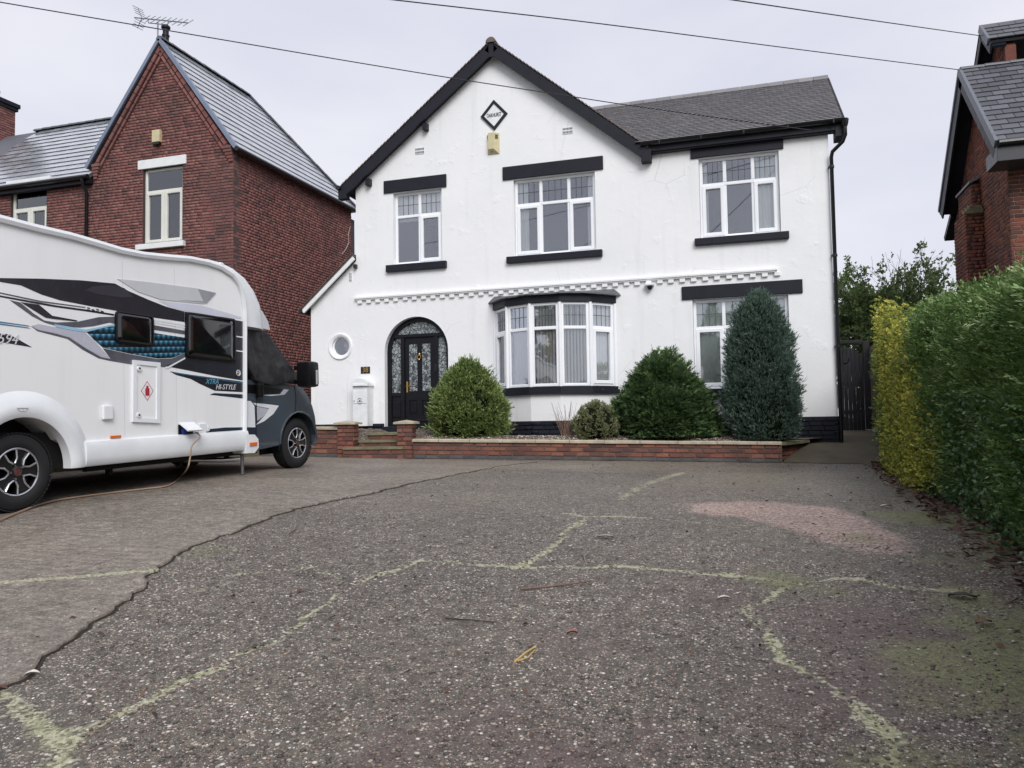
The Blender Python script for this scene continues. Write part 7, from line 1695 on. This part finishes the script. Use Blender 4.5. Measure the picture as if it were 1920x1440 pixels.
# wheels
def wheel(s, h, t0, name):
    c = W(s, h, t0); w_ = empty(name, c, None, None); w_.parent = mh; w_.location = c-wloc(mh); WL[w_] = c
    R0, Rr = .345, .212
    MB().lathe(c, mT, [(Rr, -.20), (R0-.04, -.22), (R0, -.19), (R0+.001, -.06), (R0-.012, -.022), (R0-.05, -.004), (R0-.09, .0), (Rr+.01, -.012), (Rr-.004, -.03), (Rr-.004, -.2)], 56, mU).build('tyre', RUB, w_, True)
    tr_ = MB()
    for i in range(56):                                        # tread blocks on the shoulder
        t = 2*math.pi*i/56; d = mU*math.cos(t)+mF*math.sin(t); e = -mU*math.sin(t)+mF*math.cos(t)
        for u0 in (-.185, -.09): tr_.obox(c+d*(R0-.004)+mT*u0-e*.014, e*.028, mT*.075, d*.010)
    tr_.build('tread', RUB, w_)
    MB().lathe(c, mT, [(0, -.12), (.06, -.11), (Rr-.02, -.10), (Rr-.012, -.02), (Rr-.004, -.012), (Rr+.004, -.018), (Rr+.004, -.03)], 48, mU).build('rim', pm('black_alloy', (24, 24, 27), .3, .1, 5, coat=.4), w_, True)
    SP = pm('machined_alloy', (196, 198, 202), .28, .06, 8, metal=.85)
    MB().lathe(c, mT, [(Rr-.012, -.014), (Rr-.003, -.009), (Rr+.004, -.014)], 48, mU).build('rim_edge', SP, w_, True)
    bs_ = pm('black_alloy', (24, 24, 27), .3, .1, 5, coat=.4)
    for k in range(5):
        a0 = 2*math.pi*k/5+.3
        P_ = lambda r, a, t=.0: c+(mU*math.cos(a)+mF*math.sin(a))*r+mT*t
        MB().prism([P_(.045, a0-.5, -.02), P_(.045, a0+.5, -.02), P_(Rr-.012, a0+.30, -.02), P_(Rr-.012, a0-.30, -.02)], mT*-.03).build('spoke', bs_, w_)
        b0 = a0+math.pi/5
        pts = [P_(Rr-.016, b0-.30, -.012), P_(.125, b0-.34, -.014), P_(.082, b0-.12, -.016), P_(.082, b0+.12, -.016), P_(.125, b0+.34, -.014), P_(Rr-.016, b0+.30, -.012)]
        MB().tube(pts, .0085, 6).build('spoke_edge', SP, w_, True)
        MB().lathe(P_(.062, b0, -.02), mT, [(0, 0), (.011, 0), (.010, .012), (.004, .012), (0, .006)], 8).build('wheel_bolt', M['chrome'], w_)
    MB().lathe(c+mT*-.03, mT, [(0, .0), (.05, 0), (.05, .016), (.036, .022), (0, .022)], 20).build('hub', bs_, w_, True)
    MB().lathe(c+mT*-.008, mT, [(0, .002), (.028, .002), (.030, 0), (.034, 0), (.034, .003), (0, .004)], 20).build('hub_cap', pm('red_cap', (104, 40, 48), .3, .2, 30), w_); MB().lathe(c+mT*-.006, mT, [(.029, 0), (.0295, .004), (.033, .004), (.033, 0)], 20).build('hub_ring', M['chrome'], w_)
    for k in range(4): q = c+mT*-.0035-mF*.018+mF*(k*.0105)+mU*-.012; MB().obox(q, mF*.0045, mU*.024, mT*.002).build('cap_letter_bar', M['chrome'], w_)
    return w_
WB2 = mp(559, 836, -.12)[0]
wheel(0, .345, 0, 'rear_wheel'); wheel(WB2, .345, -.12, 'front_wheel')
for s in (0, WB2):
    c = W(s, .345, -2.0); MB().lathe(c, mT, [(.0, 0), (.33, 0), (.345, -.03), (.345, -.18), (.33, -.21), (0, -.21)], 32, mU).build('far_wheel', RUB, mh, True)
# cab ----------------------------------------------------------------------
def loft_prism(name, out, slices, mat, sref, smooth=True, tilt=None):
    vs, fs = [], []; n = len(out)
    for t, k in slices:
        for s, h in out:
            tt = t
            if tilt: tt = t-(1 if t > -1.1 else -1)*max(0, h-tilt[0])*tilt[1]
            vs.append(W(sref+(s-sref)*k if s > sref else s, h, tt))
    for j in range(len(slices)-1):
        for i in range(n): fs.append((j*n+i, j*n+(i+1) % n, (j+1)*n+(i+1) % n, (j+1)*n+i))
    loop = [Vector((s, h, 0)) for s, h in out]; tris = geometry.tessellate_polygon([loop])
    fs += [tuple(t_) for t_ in tris]+[tuple(i+(len(slices)-1)*n for i in t_[::-1]) for t_ in tris]
    o = obj(name, vs, fs, mat, mh); bm = bmesh.new(); bm.from_mesh(o.data); bmesh.ops.recalc_face_normals(bm, faces=bm.faces[:]); bm.to_mesh(o.data); bm.free()
    if smooth: o.data.polygons.foreach_set('use_smooth', np.ones(len(o.data.polygons), dtype=bool)); o.data.set_sharp_from_angle(angle=R_(32))
    return o
tc_ = -.10; cz = lambda x, y: z1_(x, y, tc_)
fa = [(WB2+.43*math.cos(t), .345+.43*math.sin(t)) for t in np.linspace(0, math.pi, 14)]
hbl = cz(1160, 1085)[1]
sr = rail[-1][0]-.02
cab_o = [(sr, hbl)]+[(sr, cz(1085, 770)[1])]+[cz(x, y) for x, y in [(1095,772),(1180,785),(1250,790),(1300,796),(1322,812),(1345,845),(1362,885),(1374,930),(1379,975),(1378,1010),(1366,1050)]]
fl_ = cab_o[-1]; fr_arc = [p for p in fa if p[1] > hbl]
cab_o += [(fl_[0]-.03, hbl+.02), (max(WB2+.44, fr_arc[0][0]+.01), hbl)]+fr_arc
cab_o = [p for i, p in enumerate(cab_o) if i == 0 or abs(p[0]-cab_o[i-1][0])+abs(p[1]-cab_o[i-1][1]) > 1e-3]
sl_ = [(-.10, .975), (-.115, .99), (-.15, 1.0), (-.35, 1.02), (-.8, 1.035), (-1.11, 1.04), (-1.42, 1.035), (-1.87, 1.02), (-2.07, 1.0), (-2.105, .99), (-2.12, .975)]
loft_prism('cab_body', cab_o, sl_, CABM, WB2-.2)
cov = [cz(x, y) for x, y in [(1078,540),(1178,562),(1205,598),(1240,658),(1272,712),(1304,762),(1300,786),(1245,784),(1180,795),(1125,784),(1098,770),(1078,720)]]
def m_fabric():
    b = NB('black_cab_cover'); v = b.world((1, 1, 1)); b.col(b.ramp(b.noise(v, 3, 4), [(.3, s2l((22, 22, 25))), (.7, s2l((38, 38, 42)))])); b.rough(.55)
    b.bump(b.noise(b.world((3, 3, 1.0)), 2.2, 2, .4), .8, .09); b.bump(b.noise(b.world((1, 2.4, 2.4)), 2.6, 2, .4), .6, .06); return b.m
loft_prism('cab_cover', cov, [(-.05, .93), (-.07, .97), (-.12, 1.0), (-.4, 1.03), (-1.11, 1.05), (-1.8, 1.03), (-2.1, 1.0), (-2.15, .97), (-2.17, .93)], m_fabric(), cov[0][0]+.15, tilt=(cov[-2][1], .16))
# loose lower hem folds of the cover
hem = [cz(x, y) for x, y in [(1090,765),(1115,782),(1150,790),(1185,793),(1230,783),(1270,786),(1298,788)]]
m = MB(); vs, fs = [], []
for i, (s, h) in enumerate(hem):
    for k in range(2): vs.append(W(s, h-.01+.14*k, -.075+.022*math.sin(i*2.2)*(1-k)))
for i in range(len(hem)-1): fs.append((i*2, i*2+2, i*2+3, i*2+1))
k = len(vs); vs += [v-mT*.004 for v in vs]; fs += [tuple(j+k for j in f[::-1]) for f in fs]
obj('cover_hem', vs, fs, m_fabric(), mh, True)
cs_ = lambda pts, lay=0: [cz(*p) for p in pts]
def cplate(name, pts, mat, lay=0): return plate(name, cs_(pts), mat, lay, mh, tc_, .0016)
cplate('cab_graphic', [(1070,790),(1105,792),(1230,812),(1215,832),(1150,836),(1070,828)], BLK); cplate('cab_graphic', [(1140,838),(1220,834),(1236,812),(1258,815),(1238,836),(1180,842)], SV)
plate('cab_side_panel', [z1_(x, y, .03) for x, y in [(1064,862),(1092,864),(1108,885),(1112,978),(1064,978)]], MP_, 0, mh, .0, .03); plate('cab_side_stripe', [z1_(x, y, .03) for x, y in [(1064,979),(1112,979),(1112,1007),(1064,1007)]], NV, 0, mh, .0, .028)
plate('cab_side_panel', [z1_(x, y, .03) for x, y in [(1064,834),(1104,846),(1110,862),(1064,861)]], CABM, 0, mh, .0, .03)
cplate('cab_moulding', [(1100,872),(1150,876),(1214,884),(1190,920),(1150,952),(1114,968),(1150,930),(1172,896),(1120,886)], MP_); cplate('cab_moulding', [(1118,888),(1170,898),(1148,930),(1120,950)], SV)
MB().tube([W(*cz(x, y), tc_+.004) for x, y in [(1118,800),(1116,900),(1114,1000),(1120,1062)]], .004, 4).build('door_seam', UND, mh); MB().tube([W(*cz(x, y), tc_+.004) for x, y in [(1283,800),(1288,850),(1284,910),(1250,950),(1225,1000),(1215,1075)]], .004, 4).build('door_seam', UND, mh)
m = MB(); arcp = [W(WB2+.44*math.cos(t), .345+.44*math.sin(t), tc_+.006) for t in np.linspace(.02, math.pi-.02, 18)]; m.tube(arcp, .014, 6); m.build('front_arch_lip', CABM, mh, True)
MB().prism([W(WB2+.46*math.cos(t), .345+.46*math.sin(t), -.42) for t in np.linspace(-.3, math.pi+.3, 16)], mT*-.02).build('wheel_well', UND, mh)
hl = [cz(x, y) for x, y in [(1326,818),(1344,838),(1362,872),(1352,880),(1336,850)]]; MB().prism([W(s-.01, h, -.135) for s, h in hl], mT*-.25+mF*.03).build('headlamp', pm('headlamp_lens', (206, 210, 214), .15, .05, 6, coat=1.0), mh)
MB().lathe(W(*cz(1120, 818), -.08), mT, [(0, 0), (.0, 0)], 4)
a, h_ = cz(1120, 850); h2 = cz(1120, 786)[1]; b_ = MB().box((a-.055, h_, 0), (a+.045, h2, .07), .025); b_.v = [tuple(W(v[0], v[1], -.09+v[2])) for v in b_.v]; b_.build('folded_strap', BLK, mh)
# big towing-style mirror
a0, h0 = mp(566, 726, .30); a1, h1 = mp(590, 679, .30); mi = empty('door_mirror', W((a0+a1)/2, h0, .3), None, None); mi.parent = mh; mi.location = W((a0+a1)/2, h0, .3)-wloc(mh); WL[mi] = W((a0+a1)/2, h0, .3)
a0 += .04; b_ = MB().box((a0, h0, 0), (a1-.04, h1, .24), .05); b_.v = [tuple(W(v[0]-v[2]*.1, v[1], .18+v[2])) for v in b_.v]; b_.build('housing', BLK, mi, True)
for y in (690, 716): q = mp(552, y, -.05); e = mp(568, y-1, .2); MB().obox(W(q[0], q[1]-.03, -.06), W(e[0]+.05, e[1], .22)-W(q[0], q[1], -.06), mU*.06, mF*.04).build('arm', BLK, mi)
q = mp(588, 705, .35); b_ = MB().box((q[0]-.05, q[1]-.12, 0), (q[0]+.0, q[1]+.08, .1), .015); b_.v = [tuple(W(v[0], v[1], .33+v[2])) for v in b_.v]; b_.build('indicator_lens', pm('clear_lens', (170, 172, 176), .15, .1, 8, coat=1.0), mi)
# roof fittings
for px, py, ln_, hgt_ in ((165, 446, .34, .07), (208, 458, .16, .05), (275, 474, .3, .05), (60, 424, .3, .05)):
    s, h = mp(px, py, -.5); h = mp(px, py+3, .05)[1]; s = mp(px, py, .05)[0]
    MB().lathe(W(s, h-.05, -.45), mU, [(0, .0), (ln_*.55, 0), (ln_*.5, hgt_+.05), (ln_*.3, hgt_+.10), (0, hgt_+.11)], 18).build('roof_vent', MP_, mh, True)
s, h = mp(413, 498, .05); MB().lathe(W(s, h, .05), mT, [(0, 0), (.04, 0), (.035, .03), (0, .035)], 12).build('top_marker_light', MP_, mh, True)
# hook-up cable ------------------------------------------------------------
c0 = W(*z1_(830, 1000), .12); cp = [c0, W(z1_(834, 1020)[0]+.01, z1_(834, 1020)[1], .16)]
for x, y in [(836, 1060), (828, 1110), (815, 1160)]: cp.append(W(*mp(x/2.3226, 380+y/2.3226, .22), .22))
for x, y in [(338, 898), (326, 910), (310, 917), (280, 921), (220, 928), (150, 937), (100, 945), (60, 957), (0, 982), (-60, 1010)]:
    q = on_ground(x, y); cp.append(q+Vector((0, 0, .03)))
sm_ = []
for i in range(len(cp)-1):
    p0, p1, p2, p3 = cp[max(i-1, 0)], cp[i], cp[i+1], cp[min(i+2, len(cp)-1)]
    for k in range(6): t = k/6; sm_.append(.5*((2*p1)+(p2-p0)*t+(2*p0-5*p1+4*p2-p3)*t*t+(3*p1-p0-3*p2+p3)*t**3))
sm_.append(cp[-1]); tag(MB().tube(sm_, .0085, 8).build('hookup_cable', pm('cable_beige', (150, 124, 104), .6, .1, 9), None, True), 'beige mains cable from the motorhome socket trailing over the concrete', 'cable')
# low kerb, boundary fence and weeds beyond the motorhome
KX_ = -8.75; krb = empty('edging_kerb', (KX_, 7, .6), 'mossy concrete edging kerb on the far side of the motorhome', 'kerb')
for i in range(14):
    y = 3.0+i*.72; z = ground_z(KX_, y); MB().box((KX_-.12, y+.006, z-.05), (KX_, y+.712, z+.10), .012).build('kerb_stone', M['stone_moss'], krb)
bf_ = empty('boundary_fence', (KX_-.5, 7, .6), 'low dark board fence between the driveway and the brick house', 'fence')
for i in range(40):
    y = 1.6+i*.27; z = ground_z(KX_-.5, y); MB().box((KX_-.5, y, z-.05), (KX_-.47, y+.262, z+1.15+.02*math.sin(i*1.3)), .004).build('board', M['wood_grey'], bf_)
for i in range(5): y = 2.0+i*2.4; z = ground_z(KX_-.5, y); MB().box((KX_-.58, y, z-.05), (KX_-.501, y+.08, z+1.2)).build('post', M['wood_grey'], bf_)
for i, (px, py) in enumerate([(165, 900), (258, 886), (305, 882)]):
    q = at_x(px, py, KX_+.05); q.z = ground_z(q.x, q.y); g = np.random.default_rng(400+i); n = 60; P = np.array(q)+g.normal(size=(n, 3))*np.array([.07, .09, .03])+np.array([0, 0, .06]); P[:, 2] = np.maximum(P[:, 2], q.z); D = np.stack([g.normal(size=n)*.5, g.normal(size=n)*.5, np.ones(n)], 1); D /= np.linalg.norm(D, axis=1)[:, None]
    V, F = leaflets(P, D, 4, .12-.03*i, .03, .4, 410+i); o = obj('weed', V, F, M['leaf_tree']); tag(o, ('largest green weed at the kerb, near the motorhome rear wheel', 'middle sized weed at the kerb under the gas locker', 'smallest weed at the kerb under the motorhome socket')[i], 'weed', 'weeds under the motorhome')

# ================================================================== OVERHEAD WIRES
def wire(pts, Y0, Y1, r, label):
    n = len(pts); P_ = []
    a, b_ = at_y(*pts[0], Y0), at_y(*pts[-1], Y1)
    for i, p in enumerate(pts):
        # place each picture point in the vertical plane through both ends
        pl = Vector((b_.y-a.y, -(b_.x-a.x), 0)).normalized(); P_.append(at_plane(p[0], p[1], a, pl))
    sm = []
    for i in range(n-1):
        p0, p1, p2, p3 = P_[max(i-1, 0)], P_[i], P_[i+1], P_[min(i+2, n-1)]
        for k in range(6): t = k/6; sm.append(.5*((2*p1)+(p2-p0)*t+(2*p0-5*p1+4*p2-p3)*t*t+(3*p1-p0-3*p2+p3)*t**3))
    sm.append(P_[-1]); return tag(MB().tube(sm, r, 6).build('overhead_wire', pm('wire_black', (36, 36, 40), .6, .1), None, True), label, 'wire')
wire([(-150, -22), (0, 4), (320, 58), (680, 119), (870, 150), (1047, 177), (1163, 195), (1340, 220), (1521, 244)], 7.5, FY-.36, .008, 'long overhead wire crossing the gable and fixed at the wing eaves')
wire([(560, -22), (750, 1), (1130, 45), (1500, 93), (1815, 133)], 8.0, 18.1, .009, 'overhead wire running from above the gable to the right brick house ridge')
wire([(1200, -26), (1375, 0), (1620, 36), (1845, 68)], 9.0, 18.6, .009, 'highest overhead wire running to the tall rear roof of the right brick house')
# small cable on the neighbour's side wall
cw = [at_x(x, y, KX+.012) for x, y in [(657, 424), (653, 440), (654, 455), (648, 468), (641, 477)]]
tag(MB().tube(cw, .010, 5).build('loose_cable', pm('pale_cable', (176, 170, 164), .6, .1)), 'loose pale cable hanging on the dark side wall of the brick house', 'cable')
